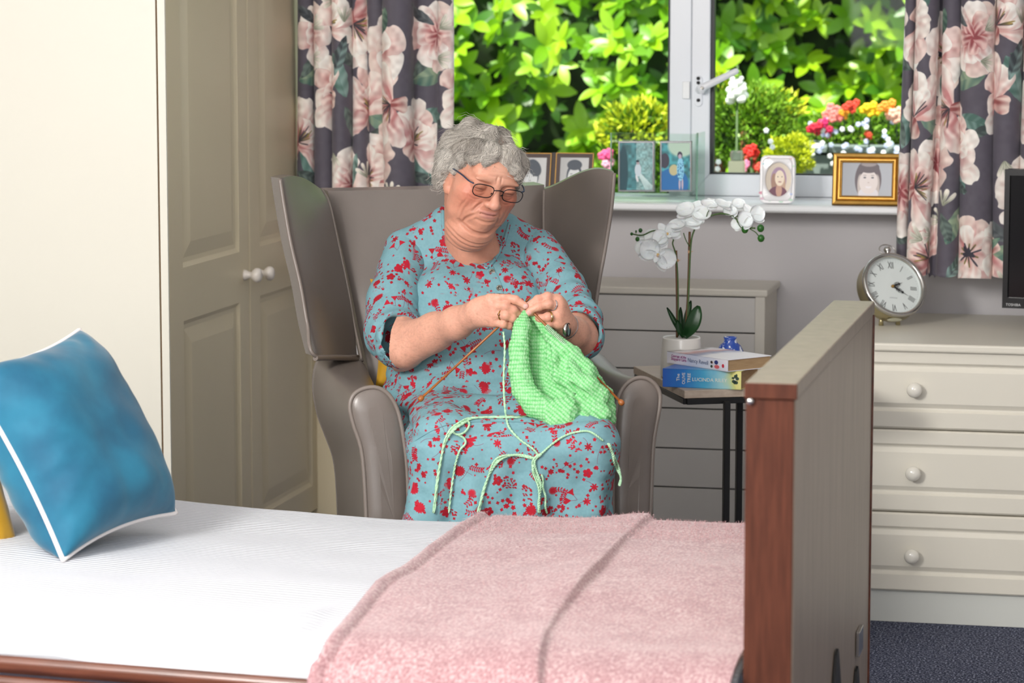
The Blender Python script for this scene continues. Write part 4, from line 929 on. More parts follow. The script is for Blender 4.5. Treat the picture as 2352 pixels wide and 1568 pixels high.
o2, _, _, sp2 = book('book', [b2a, b2b, b2b+dv2*0.125, b2a+dv2*0.125], zc0, zc0+hb2, m2c, m2, 'white paperback with pictured cover, upper of the two books on the side table')
# writing on the spines
def spine_text(o, base, du, dv, z, txts):
    for s_, u, w, size, m_, vert in txts:
        pos = base+du*u-dv*0.0006; pos = np.array([pos[0], pos[1], z+w]); x = Vector(du) if not vert else Vector((0, 0, 1)); y = Vector((0, 0, 1)) if not vert else -Vector(du)
        text_mesh('lettering', s_, size, m_, frameM(pos, x, y), o, 0.0002)
wt = mat('white_ink', '#f5f3e6', 0.5); pk = mat('magenta_ink', '#a63a86', 0.5); gy = mat('grey_ink', '#6d7896', 0.5); nv_ = mat('navy_ink', '#2f3a78', 0.5); rd = mat('red_ink', '#d02f45', 0.5); gn = mat('dark_green_ink', '#2c4436', 0.6)
spine_text(sp1, b1a, du, dv, zb0, [('LUCINDA RILEY', LB*0.60, hb1*0.46, 0.0108, wt, False), ('OLIVE', LB*0.270, hb1*0.5, 0.0095, wt, True), ('TREE', LB*0.340, hb1*0.54, 0.0095, wt, True), ('The', LB*0.200, hb1*0.55, 0.0100, wt, True)])
spine_text(sp2, b2a, du2, dv2, zc0, [('Courage of the', LB2*0.20, hb2*0.68, 0.0078, pk, False), ('Shipyard Girls', LB2*0.20, hb2*0.42, 0.0088, pk, False), ('Nancy Revell', LB2*0.52, hb2*0.5, 0.0125, gy, False)])
def disc(name, c, x, y, rx, ry, m, par, n=14, off=0.0007, th=0.0003):
    nrm = np.cross(x, y); b = MB(); b.prism([c+nrm*off+x*rx*math.cos(a)+y*ry*math.sin(a) for a in np.linspace(0, 2*PI, n, endpoint=False)], nrm*th); return b.build(name, m, par)
Zv = np.array([0, 0, 1.0])
for dx_, dz_, rx, rz, m_ in ((-.004, .006, .0035, .003, gn), (.003, .009, .004, .003, gn), (.007, .002, .003, .003, gn), (-.002, -.003, .0045, .003, gn), (.004, -.006, .003, .002, gn), (0.001, .001, .002, .002, wt), (-.004, .000, .003, .003, gn), (.008, .0065, .002, .0035, gn)):
    disc('tree_print', b1a+du*(LB*0.92+dz_*0.6)+Zv*(hb1*0.5+dx_*1.2), du, Zv, rx, rz*1.2, m_, sp1)
for u_0, w_0, rx, rz, m_ in ((.745, .62, .0035, .003, mat('hair_print', '#3b2a2c', .6)), (.76, .6, .002, .002, mat('face_print', '#e0b3a0', .6)), (.82, .66, .006, .0045, nv_), (.745, .28, .0035, .003, gn), (.76, .27, .002, .002, mat('face_print2', '#e6bba8', .6)), (.83, .3, .008, .004, mat('coral_print', '#dd6b70', .6)), (.93, .45, .0035, .004, rd)):
    disc('figure_print', b2a+du2*LB2*u_0+Zv*hb2*w_0, du2, Zv, rx, rz, m_, sp2)
# ------------------------------------------------------------------ plant pot with white orchid
tp = float((tA-CAM)@FW)+0.20
pc = V(1565, 858, tp+0.012); pc[2] = ZT; t0_ = float((pc-CAM)@FW); sc_ = t0_/FPX
pot = empty('potted_orchid', tuple(pc), 'white orchid with two flower sprays in a white ceramic pot on the side table', 'orchid')
rt = 43.5*sc_; hp_ = float(V(1565, 772, t0_)[2]-ZT)
MB().lathe([(0, 0.0005), (rt*1.02, 0.0005), (rt*1.12, 0.006), (rt*1.10, hp_*0.45), (rt*1.0, hp_-0.004), (rt*0.985, hp_), (rt*0.93, hp_-0.002), (rt*0.92, hp_-0.02), (0, hp_-0.02)], 48).build('pot', M['potwhite'], pot)
MB().lathe([(0, hp_-0.007), (rt*0.5, hp_-0.008), (rt*0.925, hp_-0.012), (rt*0.92, hp_-0.018), (0, hp_-0.0185)], 24).build('moss', M['soil'], pot)
def OV(px, py, dt=0.0): return V(px, py, t0_+dt)-np.array([pc[0], pc[1], ZT])
def otube(name, pts, r, m, par=pot, n=24, rs=None):
    q = interp(pts, n); return MB().tube(q, r, 7, rs=rs).build(name, M[m], par)
otube('stake', [OV(1555, 775), OV(1555, 690), OV(1553, 575)], 0.0026, 'stake'); otube('stake', [OV(1576, 745), OV(1581, 660), OV(1584, 532)], 0.0027, 'stake')
otube('spray_stem', [OV(1558, 772, -.004), OV(1557, 640, -.005), OV(1552, 585, -.005), OV(1545, 560, -.006), OV(1546, 548, -.006), OV(1530, 530, 0), OV(1500, 530, 0), OV(1475, 540, 0), OV(1451, 537, 0.0)], 0.0016, 'stemgreen', n=50)
main = [OV(1579, 745, -.004), OV(1583, 640, -.005), OV(1587, 560, -.006), OV(1594, 530, -.006), OV(1602, 518, -.005), OV(1620, 502, 0), OV(1640, 493, 0), OV(1662, 491, 0), OV(1685, 498, 0), OV(1700, 513, 0), OV(1715, 522, 0), OV(1735, 524, 0)]
otube('spray_stem', main, 0.0019, 'stemgreen', n=70)
for pts in ([OV(1583, 565, -.006), OV(1575, 550, -.006), OV(1570, 535, -.004)], [OV(1622, 500), OV(1626, 487), OV(1634, 477)], [OV(1640, 494), OV(1655, 489), OV(1664, 491)], [OV(1685, 498), OV(1695, 496), OV(1707, 493)], [OV(1692, 507), OV(1700, 520), OV(1706, 526)], [OV(1722, 525), OV(1735, 533), OV(1742, 541)], [OV(1461, 536), OV(1460, 531)]):
    otube('pedicel', pts, 0.0011, 'stemgreen', n=8)
def blob(name, c, r, m, par=pot, seed=0, sx=1, sz=1.1):
    b = MB(); n = 14; b.lathe([(r*math.sin(PI*k/8)*(1+0.05*math.sin(k*3+seed)), -r*sz*math.cos(PI*k/8)) for k in range(9)], n, M=Matrix.Translation(c)); return b.build(name, m if not isinstance(m, str) else M[m], par)
budm = mat('green_bud', '#2f6a1c', 0.4, col2='#1d4f22', var_scale=60)
for px, py, r in ((1711, 527, 8.2), (1747, 524, 8.4), (1748, 547, 8.2), (1471, 529, 4.8), (1451, 537, 3.6), (1461, 531, 2.4), (1464, 549, 5.0)): blob('bud', OV(px, py, -.001), r*sc_, budm, seed=px)
for py, px in ((598, 1555), (578, 1584)):
    MB().lathe([(0.0035, -0.003), (0.0042, 0), (0.0035, 0.003)], 10, M=Matrix.Translation(OV(px, py, -.002))).tube([OV(px, py, -.004), OV(px+8, py+(-1), -.008)], 0.0006, 5).build('tie_wire', mat('raffia', '#c79b74', .6), pot)
def petal_mesh(c, dirv, nrm, L, Wd, cup=0.25, curl=0.0, round_=0.55, nu=7, nv=9, rip=0.03, seed=0):
    dirv = np.array(dirv, float); dirv /= np.linalg.norm(dirv); nrm = np.array(nrm, float); nrm -= dirv*(nrm@dirv); nrm /= np.linalg.norm(nrm)+1e-9; sd = np.cross(dirv, nrm); P = np.zeros((nu, nv, 3))
    for j, v_ in enumerate(np.linspace(0, 1, nv)):
        w = Wd*0.5*(math.sin(PI*min(1, v_*0.92+0.06)))**round_
        for i, u in enumerate(np.linspace(-1, 1, nu)):
            P[i, j] = c+dirv*L*v_+sd*w*u+nrm*(-cup*Wd*0.5*(1-u*u)*math.sin(PI*v_)+curl*L*v_*v_+rip*L*math.sin(5*u+7*v_+seed))
    return P
pm = M['petal']; ym = mat('orchid_throat', '#e7b91e', 0.5, col2='#d8c8d0', var_scale=120)
def flower(px, py, face, R, dt, roll=0.0, back=False):
    c = OV(px, py, dt); f = RT*face[0]+UP*face[1]-FW*face[2]; f /= np.linalg.norm(f); a = np.cross(UP, f); a /= np.linalg.norm(a); b_ = np.cross(f, a); R = R*sc_
    fl = link('flower', None, pot); fl.location = tuple(c); z = np.zeros(3)
    D = lambda an: a*math.cos(an+roll)+b_*math.sin(an+roll)
    specs = [(PI/2, 1.0, .62, .02), (PI/2+2.15, .98, .6, .02), (PI/2-2.15, .98, .6, .02), (0.12, 1.06, 1.12, .0), (PI-0.12, 1.06, 1.12, .0)]
    for k, (an, l_, w_, cu) in enumerate(specs):
        P = petal_mesh(z+f*(0.001 if k > 2 else -0.001), D(an), f, R*l_, R*w_, 0.22 if k > 2 else .12, -0.10 if k < 3 else -0.04, 0.55 if k > 2 else 0.6, seed=k+px)
        link('petal', grid_mesh('petal', P, pm, np.zeros_like(P)-f*0.0006), fl)
    if not back:
        P = petal_mesh(z+f*0.003, D(-PI/2), f, R*0.42, R*0.30, -0.4, 0.55, 0.6); link('lip', grid_mesh('lip', P, pm, np.zeros_like(P)-f*0.0006), fl)
        for sg in (1, -1):
            P = petal_mesh(z+f*0.003, D(-PI/2+sg*1.1)+f*0.9, a*sg, R*0.28, R*0.2, .2, .1); link('lip_lobe', grid_mesh('lip_lobe', P, pm, np.zeros_like(P)-f*0.0005), fl)
        blob('throat', f*0.004-b_*0.001, R*0.10, ym, fl)
# big spray (seen mostly from behind / the side)
flower(1510, 585, (0.15, -0.10, 1.0), 44, -.020, -0.5); flower(1488, 556, (-0.15, 0.25, 0.8), 34, -.006, 0.9)
flower(1532, 538, (0.10, 0.35, 0.9), 34, -.012, 0.5); flower(1575, 512, (-0.2, 0.75, 0.6), 38, 0.0, 0.2, True); flower(1592, 486, (-0.1, 0.55, 0.7), 40, 0.01, -0.3, True)
flower(1645, 468, (0.2, 0.8, 0.45), 36, -.004, 0.1, True); flower(1688, 476, (0.0, 0.6, 0.7), 30, 0.012, 0.8, True); flower(1727, 498, (0.35, 0.2, 0.9), 35, -.004, 0.4, True); flower(1705, 512, (-.3, -.1, .9), 26, 0.02, 0.2, True)
def lv(base, tip, mid, wid, name='leaf'):
    Q = interp([base, mid, tip], 12); P = np.zeros((7, 12, 3)); T_ = np.gradient(Q, axis=0)
    for j in range(12):
        v_ = j/11; d = T_[j]/np.linalg.norm(T_[j]); sdv = np.cross(d, -FW); sdv /= np.linalg.norm(sdv); w = wid*sc_*max(0.05, math.sin(PI*min(1, 0.12+v_*0.88)))**0.6*(0.55+0.6*v_)
        for i, u in enumerate(np.linspace(-1, 1, 7)): P[i, j] = Q[j]+sdv*w*u-FW*(0.004*(1-abs(u)))*-1
    link(name, grid_mesh(name, P, M['leafdark'], np.zeros_like(P)+FW*0.0012), pot)
lv(OV(1572, 775, -.01), OV(1605, 702, -.03), OV(1590, 745, -.028), 20); lv(OV(1568, 775, -.005), OV(1532, 706, -.01), OV(1553, 745, -.012), 7); lv(OV(1569, 775, .01), OV(1563, 705, .02), OV(1564, 742, .02), 7)
lv(OV(1574, 772, .012), OV(1587, 690, .03), OV(1577, 735, .025), 9); lv(OV(1570, 775, -.008), OV(1556, 735, -.02), OV(1560, 755, -.018), 9)
# ------------------------------------------------------------------ blue and white vase behind the books
vc = V(1677, 815, t0_+0.04); vr = float(vc[0]); vz = ZT+0.0005; ztop = float(V(1677, 773, t0_+0.04)[2])
q = NT('blue_white_china'); tc = q.n('ShaderNodeTexCoord'); n1 = q.n('ShaderNodeTexNoise', i_Scale=95.0, i_Detail=3.0); q.l(tc.outputs['Object'], n1.inputs[0]); r1 = q.n('ShaderNodeValToRGB'); e = r1.color_ramp.elements
e[0].position = 0.40; e[0].color = (*lin('#e4eaf4'), 1); e[1].position = 0.46; e[1].color = (*lin('#2f4fa6'), 1); q.l(n1.outputs[0], r1.inputs[0]); q.l(r1.outputs[0], q.b.inputs['Base Color']); q.b.inputs['Roughness'].default_value = 0.12
H_ = ztop-vz; k_ = (t0_+0.04)/FPX
MB().lathe([(0, 0), (22*k_, 0), (34*k_, H_*0.3), (33*k_, H_*0.58), (24*k_, H_*0.78), (15.5*k_, H_*0.86), (14*k_, H_*0.95), (16*k_, H_), (13*k_, H_), (11*k_, H_*0.9), (0, H_*0.85)], 40, M=Matrix()).build('vase', q.m, None, label='small blue and white china vase behind the books on the side table', cat='vase', loc=(vc[0], vc[1], vz))
# ================================================================== CLOCK
cz_ = ctz; tk = float((at(2060, 742, y=6.765)-CAM)@FW)+0.02; kc = tk/FPX
fcen = V(2054, 654, tk-0.02); nrm_ = RT*0.36+UP*0.42-FW*1.0; nrm_ /= np.linalg.norm(nrm_); upv = UP-nrm_*(UP@nrm_); upv /= np.linalg.norm(upv)
rot_ = -0.10; upv = upv*math.cos(rot_)+np.cross(nrm_, upv)*math.sin(rot_); rtv = np.cross(upv, nrm_)
CM = Matrix(((rtv[0], upv[0], nrm_[0], fcen[0]), (rtv[1], upv[1], nrm_[1], fcen[1]), (rtv[2], upv[2], nrm_[2], fcen[2]), (0, 0, 0, 1)))
clk = empty('desk_clock', tuple(fcen), 'round champagne metal desk clock with roman numerals leaning back on the cream chest', 'clock')
def CP(o): return P_(o)
Rr = 79*kc
CP(MB().lathe([(Rr*0.86, -0.002), (Rr*0.88, 0.004), (Rr*0.96, 0.006), (Rr, 0.003), (Rr, -0.004), (Rr*0.95, -0.008)], 64, M=CM).build('bezel', M['chrome'], clk))
CP(MB().lathe([(Rr*0.97, -0.006), (Rr*0.97, -0.040), (Rr*0.90, -0.048), (0, -0.05)], 64, M=CM).build('case', M['brass'], clk))
dial = CP(MB().lathe([(0, -0.010), (Rr*0.87, -0.010), (Rr*0.90, -0.004)], 64, M=CM, smooth=False).build('dial', mat('dial_enamel', '#dfe6e4', 0.5), clk))
CP(MB().lathe([(0, 0.0015), (Rr*0.87, 0.001)], 48, M=CM).build('clock_glass', glass_mat('clock_glass', (1, 1, 1), 0.03), clk))
rom = ['XII', 'I', 'II', 'III', 'IIII', 'V', 'VI', 'VII', 'VIII', 'IX', 'X', 'XI']
for i, r_ in enumerate(rom):
    a = PI/2-i*PI/6; rr = Rr*0.66; x = Matrix.Translation((rr*math.cos(a), rr*math.sin(a), -0.0096)) @ Matrix.Rotation(a-PI/2, 4, 'Z') @ Matrix.Diagonal((0.62, 1.2, 1, 1))
    text_mesh('numeral', r_, 0.0205, M['black_ink'], CM @ x, dial, 0.0001)
for s_, y_, sz in (('LONDON', -Rr*0.36, 0.0045), ):
    text_mesh('dial_lettering', s_, sz, mat('pale_grey_ink', '#a9adb0', .6), CM @ Matrix.Translation((0, y_, -0.0096)), dial, 0.0001)
b = MB()
for i in range(60):
    a = i*PI/30; b.box((-0.0002, Rr*0.80, -0.0099), (0.0002, Rr*(0.825), -0.0096), M=CM @ Matrix.Rotation(a, 4, 'Z'))
b.build('minute_track', mat('grey_ink2', '#888c90', .6), dial)
def hand(ang, L, w, z_):
    b = MB(); X = CM @ Matrix.Rotation(ang, 4, 'Z'); b.prism([X @ Vector(p) for p in ((-w*.4, 0, z_), (w*.4, 0, z_), (w*.5, L*.3, z_), (w*.2, L*.55, z_), (w*.9, L*.6, z_), (w*.15, L*.68, z_), (0, L, z_), (-w*.15, L*.68, z_), (-w*.9, L*.6, z_), (-w*.2, L*.55, z_), (-w*.5, L*.3, z_))], X.to_3x3() @ Vector((0, 0, 0.0004)))
    for yy in (.32, .45): b.tube([X @ Vector((w*1.1*math.cos(t), L*yy+w*1.1*math.sin(t), z_)) for t in np.linspace(0, 2*PI, 10, endpoint=False)], 0.0005, 4, closed=True)
    return CP(b.build('clock_hand', M['black_ink'], clk))
hand(math.radians(-119), Rr*0.56, 0.0045, -0.0075); hand(math.radians(-66), Rr*0.36, 0.005, -0.0065)
CP(MB().lathe([(0, -0.003), (0.003, -0.004), (0.004, -0.007), (0.004, -0.0095), (0, -0.0095)], 14, M=CM).build('hub', M['gold'], clk))
X = CM @ Matrix.Translation((0, Rr*0.96, -0.02)) @ Matrix.Rotation(-PI/2, 4, 'X')
CP(MB().lathe([(0, 0), (0.006, 0), (0.004, 0.004), (0.0032, 0.012), (0.008, 0.017), (0.0095, 0.022), (0.0065, 0.027), (0, 0.028)], 24, M=X).build('winding_crown', M['chrome'], clk))
b = MB(); rc_ = Vector((0, Rr*0.96+0.020, -0.02)); b.tube([CM @ (rc_+Vector((0.021*math.cos(t), 0.015*math.sin(t), -0.002*math.sin(t)))) for t in np.linspace(0, 2*PI, 36, endpoint=False)], 0.0013, 8, closed=True); CP(b.build('bow_ring', M['chrome'], clk))
sa = at(2064, 728, y=float(fcen[1])); 
X = CM @ Matrix.Rotation(math.radians(-176), 4, 'Z') @ Matrix.Translation((0, Rr*0.972, -0.024)) @ Matrix.Rotation(-PI/2, 4, 'X')
CP(MB().prism([X @ Vector((0.019*math.cos(t), 0.010*math.sin(t), 0)) for t in np.linspace(0, 2*PI, 28, endpoint=False)], X.to_3x3() @ Vector((0, 0, 0.0006))).build('oval_sticker', mat('sticker', '#d8d8c4', .5), clk))
for sx_ in (-0.022, 0.022):
    ft = fcen-nrm_*0.022+rtv*sx_; zt_ = float((at(2054, 738, y=float(ft[1])))[2]); P_(MB().lathe([(0, ctz+0.0003), (0.006, ctz+0.0003), (0.0045, zt_+0.012), (0, zt_+0.012)], 14, M=Matrix.Translation((ft[0], ft[1]-0.006, 0))).build('foot', M['brass'], clk))
# ================================================================== TELEVISION
tvt = float((at(2330, 760, z=ctz)-CAM)@FW)-0.02
pa, pb, pc_, pd = V(2312, 386, tvt), V(2303, 706, tvt), None, None
ex = RT*0.93-FW*0.36; ex[2] = 0; ex /= np.linalg.norm(ex); wtv = 0.52; bl = np.array([pb[0], pb[1], pb[2]]); tl = np.array([pb[0]+0.0, pb[1], pa[2]]); dpt = np.array([-ex[1], ex[0], 0])
tv = empty('television', (bl[0], bl[1], ctz), 'black flat screen television standing on the right of the cream chest', 'television')
TM = lambda u, w, d: Vector(bl+ex*u+np.array([0, 0, 1])*w-dpt*d)
HT = float(tl[2]-bl[2])
b = MB(); b.prism([TM(u, w, 0) for u, w in ((0, 0), (wtv, 0), (wtv, HT), (0, HT))], dpt*0.035, bevel=0.003); P_(b.build('casing', M['tvblack'], tv))
b = MB()
for (u0, u1, w0, w1) in ((0.0, wtv, 0, 0.024), (0, wtv, HT-0.014, HT), (0, 0.012, 0.024, HT-0.014), (wtv-0.012, wtv, 0.024, HT-0.014)):
    b.prism([TM(u, w, 0.008) for u, w in ((u0, w0), (u1, w0), (u1, w1), (u0, w1))], dpt*0.0085)
bz = P_(b.build('bezel', M['tvblack'], tv))
P_(MB().prism([TM(u, w, 0.0005) for u, w in ((0.012, 0.024), (wtv-0.012, 0.024), (wtv-0.012, HT-0.014), (0.012, HT-0.014))], dpt*0.0003).build('screen', M['screen'], tv))
text_mesh('lettering', 'TOSHIBA', 0.0085, mat('silver_ink', '#c9c9c9', .4), frameM(TM(0.026, 0.008, 0.0085), Vector(ex), Vector((0, 0, 1))), bz, 0.0002)
sm_ = TM(wtv/2, 0, -0.02); b = MB(); b.box((sm_.x-0.03, sm_.y-0.012, ctz), (sm_.x+0.03, sm_.y+0.012, bl[2]+0.03), 0.004); b.box((sm_.x-0.14, sm_.y-0.08, ctz+0.0003), (sm_.x+0.14, sm_.y+0.08, ctz+0.012), 0.005); P_(b.build('stand', M['tvblack'], tv))
# ================================================================== PICTURE FRAMES ON THE SILL
def photo(name, w, h, fn):
    p = Paint(w, h, '#cccccc'); fn(p); return img_mat(name, p.image(name), 0.45, uv=True)
def quad_uv(name, c4, m, par):
    me = bpy.data.meshes.new(name); me.from_pydata([tuple(map(float, c)) for c in c4], [], [(0, 1, 2, 3)]); u = me.uv_layers.new(name='UVMap')
    for i, c in enumerate(((0, 0), (1, 0), (1, 1), (0, 1))): u.data[i].uv = c
    me.materials.append(m); return link(name, me, par)
def pane_frame(name, c4, prof, m, par):
    """mitred frame: c4 outer corners (bl,br,tr,tl); prof list of (inset, height)"""
    c4 = [np.array(c) for c in c4]; ex_ = c4[1]-c4[0]; W0 = np.linalg.norm(ex_); ex_ = ex_/W0; ez_ = c4[3]-c4[0]; H0 = np.linalg.norm(ez_); ez_ = ez_/H0; n_ = np.cross(ex_, ez_); b = MB(); loops = []
    for ins, hh in prof: loops.append([b.bm.verts.new(Vector(c4[0]+ex_*x+ez_*y+n_*hh)) for x, y in ((ins, ins), (W0-ins, ins), (W0-ins, H0-ins), (ins, H0-ins))])
    for A, B in zip(loops, loops[1:]+loops[:1]):
        for k in range(4): b.bm.faces.new((A[k], A[(k+1) % 4], B[(k+1) % 4], B[k]))
    return b.build(name, m, par), (c4[0], ex_, ez_, n_, W0, H0)
def portrait(bgc, skin, hair, top, style):
    def fn(p):
        w, h = p.w, p.h; p.I *= (0.92+0.12*np.linspace(0, 1, w))[None, :, None]
        if style == 'girl':
            p.ell(w*.52, h*.48, w*.265, h*.62, hair, 0, 3, False); p.ell(w*.40, h*.2, w*.09, h*.45, '#cfc4be', .1, 4, False); p.ell(w*.66, h*.2, w*.09, h*.45, '#c9beb9', -.1, 4, False); p.ell(w*.53, h*.05, w*.2, h*.22, '#e8e4e8', 0, 2, False)
            p.ell(w*.53, h*.42, w*.185, h*.36, skin, 0, 2, False); p.ell(w*.53, h*.86, w*.21, h*.17, hair, 0, 2, False); p.ell(w*.53, h*.97, w*.16, h*.09, '#a59c9d', 0, 4, False)
            for s_ in (-1, 1): p.ell(w*(.53+s_*.078), h*.55, w*.028, h*.024, '#6b6a72', 0, 1, False); p.ell(w*(.53+s_*.078), h*.62, w*.036, h*.010, '#a49a98', 0, 1, False)
            p.ell(w*.53, h*.27, w*.06, h*.045, '#f4eef0', 0, 1, False); p.ell(w*.53, h*.315, w*.062, h*.03, skin, 0, 1, False); p.ell(w*.53, h*.40, w*.02, h*.015, '#cdbdb8', 0, 1, False)
        elif style == 'oval':
            p.ell(w*.5, h*.5, w*.3, h*.36, '#a98aa6', 0, 4, False); p.ell(w*.36, h*.36, w*.14, h*.32, '#a5806e', .1, 3, False); p.ell(w*.66, h*.34, w*.11, h*.3, '#c4a189', 0, 3, False); p.ell(w*.48, h*.08, w*.36, h*.22, '#6e3a50', 0, 3, False); p.ell(w*.52, h*.18, w*.12, h*.2, '#c59a86', 0, 3, False)
            p.ell(w*.54, h*.54, w*.18, h*.23, skin, 0, 2, False)
            for s_ in (-1, 1): p.ell(w*(.55+s_*.08), h*.58, w*.022, h*.014, '#5c4a48', 0, 1, False)
            p.ell(w*.55, h*.43, w*.07, h*.02, '#b98a84', 0, 1, False)
        else:
            p.ell(w*.5, h*.5, w*.27, h*.36, hair, 0, 2, False); p.ell(w*.5, h*.42, w*.23, h*.33, skin, 0, 2, False); p.ell(w*.5, h*-.02, w*.42, h*.17, '#dfe2e2' if style == 'lady' else '#8d9296', 0, 3, False); p.ell(w*.5, h*.8, w*.26, h*.14, hair, 0, 2, False)
            if style == 'lady': p.ell(w*.62, h*.72, w*.2, h*.24, hair, .3, 2, False)
            for s_ in (-1, 1): p.ell(w*(.5+s_*.1), h*.5, w*.032, h*.014, '#55595c', 0, 1, False); p.ell(w*(.5+s_*.1), h*.56, w*.05, h*.010, '#7c8083', 0, 1, False)
            p.ell(w*.5, h*.37, w*.03, h*.015, '#9da0a1', 0, 1, False); p.ell(w*.5, h*.26, w*.08, h*.014, '#777a7d', 0, 1, False)
    return fn
def tilted(px0, py0, px1, py1, px2, py2, px3, py3, y, tilt=0.16, z0=None):
    """corners bl,br,tr,tl in the photo -> tilted rectangle standing on the sill"""
    b0 = at(px0, py0, z=sill_z+0.001) if z0 is None else z0; b1_ = at(px1, py1, z=sill_z+0.001); y0 = y
    b0 = at(px0, py0, y=y0); b1_ = at(px1, py1, y=y0); W0 = b1_[0]-b0[0]; tp_ = at(px3, py3, y=y0); Hh = (tp_[2]-b0[2])
    zz = sill_z+0.001; P0 = np.array([b0[0], y0, zz]); P1_ = np.array([b1_[0], y0, zz]); up_ = np.array([0, math.sin(tilt), math.cos(tilt)])*Hh/math.cos(tilt); return [P0, P1_, P1_+up_, P0+up_]
c4 = tilted(1911, 468, 2069, 471, 2075, 352, 1918, 350, 6.965, 0.14)
gf = empty('gold_picture_frame', tuple(c4[0]), 'gold picture frame with a smiling girl, at the right end of the sill', 'picture frame')
o, (o0, ex_, ez_, n_, W0, H0) = pane_frame('frame', c4, [(0, -0.008), (0, 0.006), (0.003, 0.009), (0.009, 0.010), (0.013, 0.006), (0.015, 0.008), (0.018, 0.008), (0.020, 0.004), (0.022, 0.0045), (0.0235, 0.001), (0.0235, -0.008)], M['gold'], gf); P_(o)
ins = 0.023; P_(quad_uv('photograph', [o0+ex_*x+ez_*y+n_*0.0005 for x, y in ((ins, ins), (W0-ins, ins), (W0-ins, H0-ins), (ins, H0-ins))], photo('girl_photo', 256, 176, lambda p: (p.I.__imul__(0).__iadd__(np.array(rgb('#b9bec6'))), portrait('', '#ece2df', '#6a6066', '', 'girl')(p))), gf))
def strut(c4, par):
    c4 = [np.array(c) for c in c4]; m_ = (c4[2]+c4[3])/2*0.75+(c4[0]+c4[1])/2*0.25; bt = (c4[0]+c4[1])/2+np.array([0, 0.05, 0.0]); ex_ = (c4[1]-c4[0]); ex_ /= np.linalg.norm(ex_); n_ = np.array([0, 0.003, 0])
    P_(MB().prism([m_-ex_*0.01+n_*3, m_+ex_*0.01+n_*3, bt+ex_*0.014, bt-ex_*0.014], (0, 0.0015, 0)).build('easel_back', mat('black_card', '#1b1a1a', .8), par))
strut(c4, gf)
c4 = tilted(1744, 465, 1825, 467, 1829, 357, 1749, 355, 6.975, 0.10)
wf = empty('ceramic_picture_frame', tuple(c4[0]), 'white ceramic picture frame with an oval photo of a child on the sill', 'picture frame')
ex_ = (c4[1]-c4[0]); W0 = np.linalg.norm(ex_); ex_ /= W0; ez_ = c4[3]-c4[0]; H0 = np.linalg.norm(ez_); ez_ /= H0; n_ = np.cross(ex_, ez_)
ocx, ocz, orx, orz = W0*0.53, H0*0.50, 0.0315, 0.041; b = MB(); NS = 48; loops = []
def rr_(t, hw, hh, p=8): c_, s_ = math.cos(t), math.sin(t); r = (abs(c_/hw)**p+abs(s_/hh)**p)**(-1/p); return r*c_, r*s_
for k, (kind_, a_, b_2, hh) in enumerate((('r', W0/2, H0/2, -0.012), ('r', W0/2, H0/2, 0.002), ('r', W0/2-0.002, H0/2-0.002, 0.004), ('r', W0/2-0.006, H0/2-0.006, 0.004), ('r', W0/2-0.009, H0/2-0.009, 0.0065), ('o', orx+0.004, orz+0.004, 0.0075), ('o', orx+0.001, orz+0.001, 0.006), ('o', orx, orz, 0.001), ('o', orx, orz, -0.012))):
    L_ = []
    for j in range(NS):
        t = 2*PI*j/NS; x, y = rr_(t, a_, b_2) if kind_ == 'r' else (a_*math.cos(t), b_2*math.sin(t)); cxx, czz = (W0/2, H0/2) if kind_ == 'r' else (ocx, ocz)
        L_.append(b.bm.verts.new(Vector(c4[0]+ex_*(cxx+x)+ez_*(czz+y)+n_*hh)))
    loops.append(L_)
for A, B in zip(loops, loops[1:]+loops[:1]):
    for j in range(NS): b.bm.faces.new((A[j], A[(j+1) % NS], B[(j+1) % NS], B[j]))
P_(b.build('frame', mat('glazed_white', '#e9e8ea', 0.2, coat=.4), wf))
P_(quad_uv('photograph', [c4[0]+ex_*(ocx+x*orx*1.02)+ez_*(ocz+y*orz*1.02)+n_*0.0008 for x, y in ((-1, -1), (1, -1), (1, 1), (-1, 1))], photo('child_photo', 160, 200, lambda p: (p.I.__imul__(0).__iadd__(np.array(rgb('#dccfbd'))), portrait('', '#f0dfc8', '', '', 'oval')(p))), wf))
for x, y, r, c_ in ((.08, .1, .005, '#c9a3b5'), (.9, .2, .004, '#9fb0d8'), (.9, .08, .005, '#a9c9b4'), (.62, .05, .006, '#a9c9b4'), (.25, .93, .006, '#c98a96'), (.85, .93, .005, '#c99aa6'), (.1, .82, .004, '#9fc0c9'), (.93, .78, .005, '#a9c9b4'), (.05, .22, .006, '#c46a86'), (.3, .06, .004, '#a9c9b4')):
    if True: P_(disc('painted_flower', c4[0]+ex_*W0*x+ez_*H0*y, ex_, ez_, r, r*.6, mat('glaze_'+c_[1:], c_, .3), wf, 10, 0.0050 if .07 < x < .93 and .07 < y < .93 else 0.0040, 0.0003+0.0015*(.07 < x < .93 and .07 < y < .93)))
strut(c4, wf)
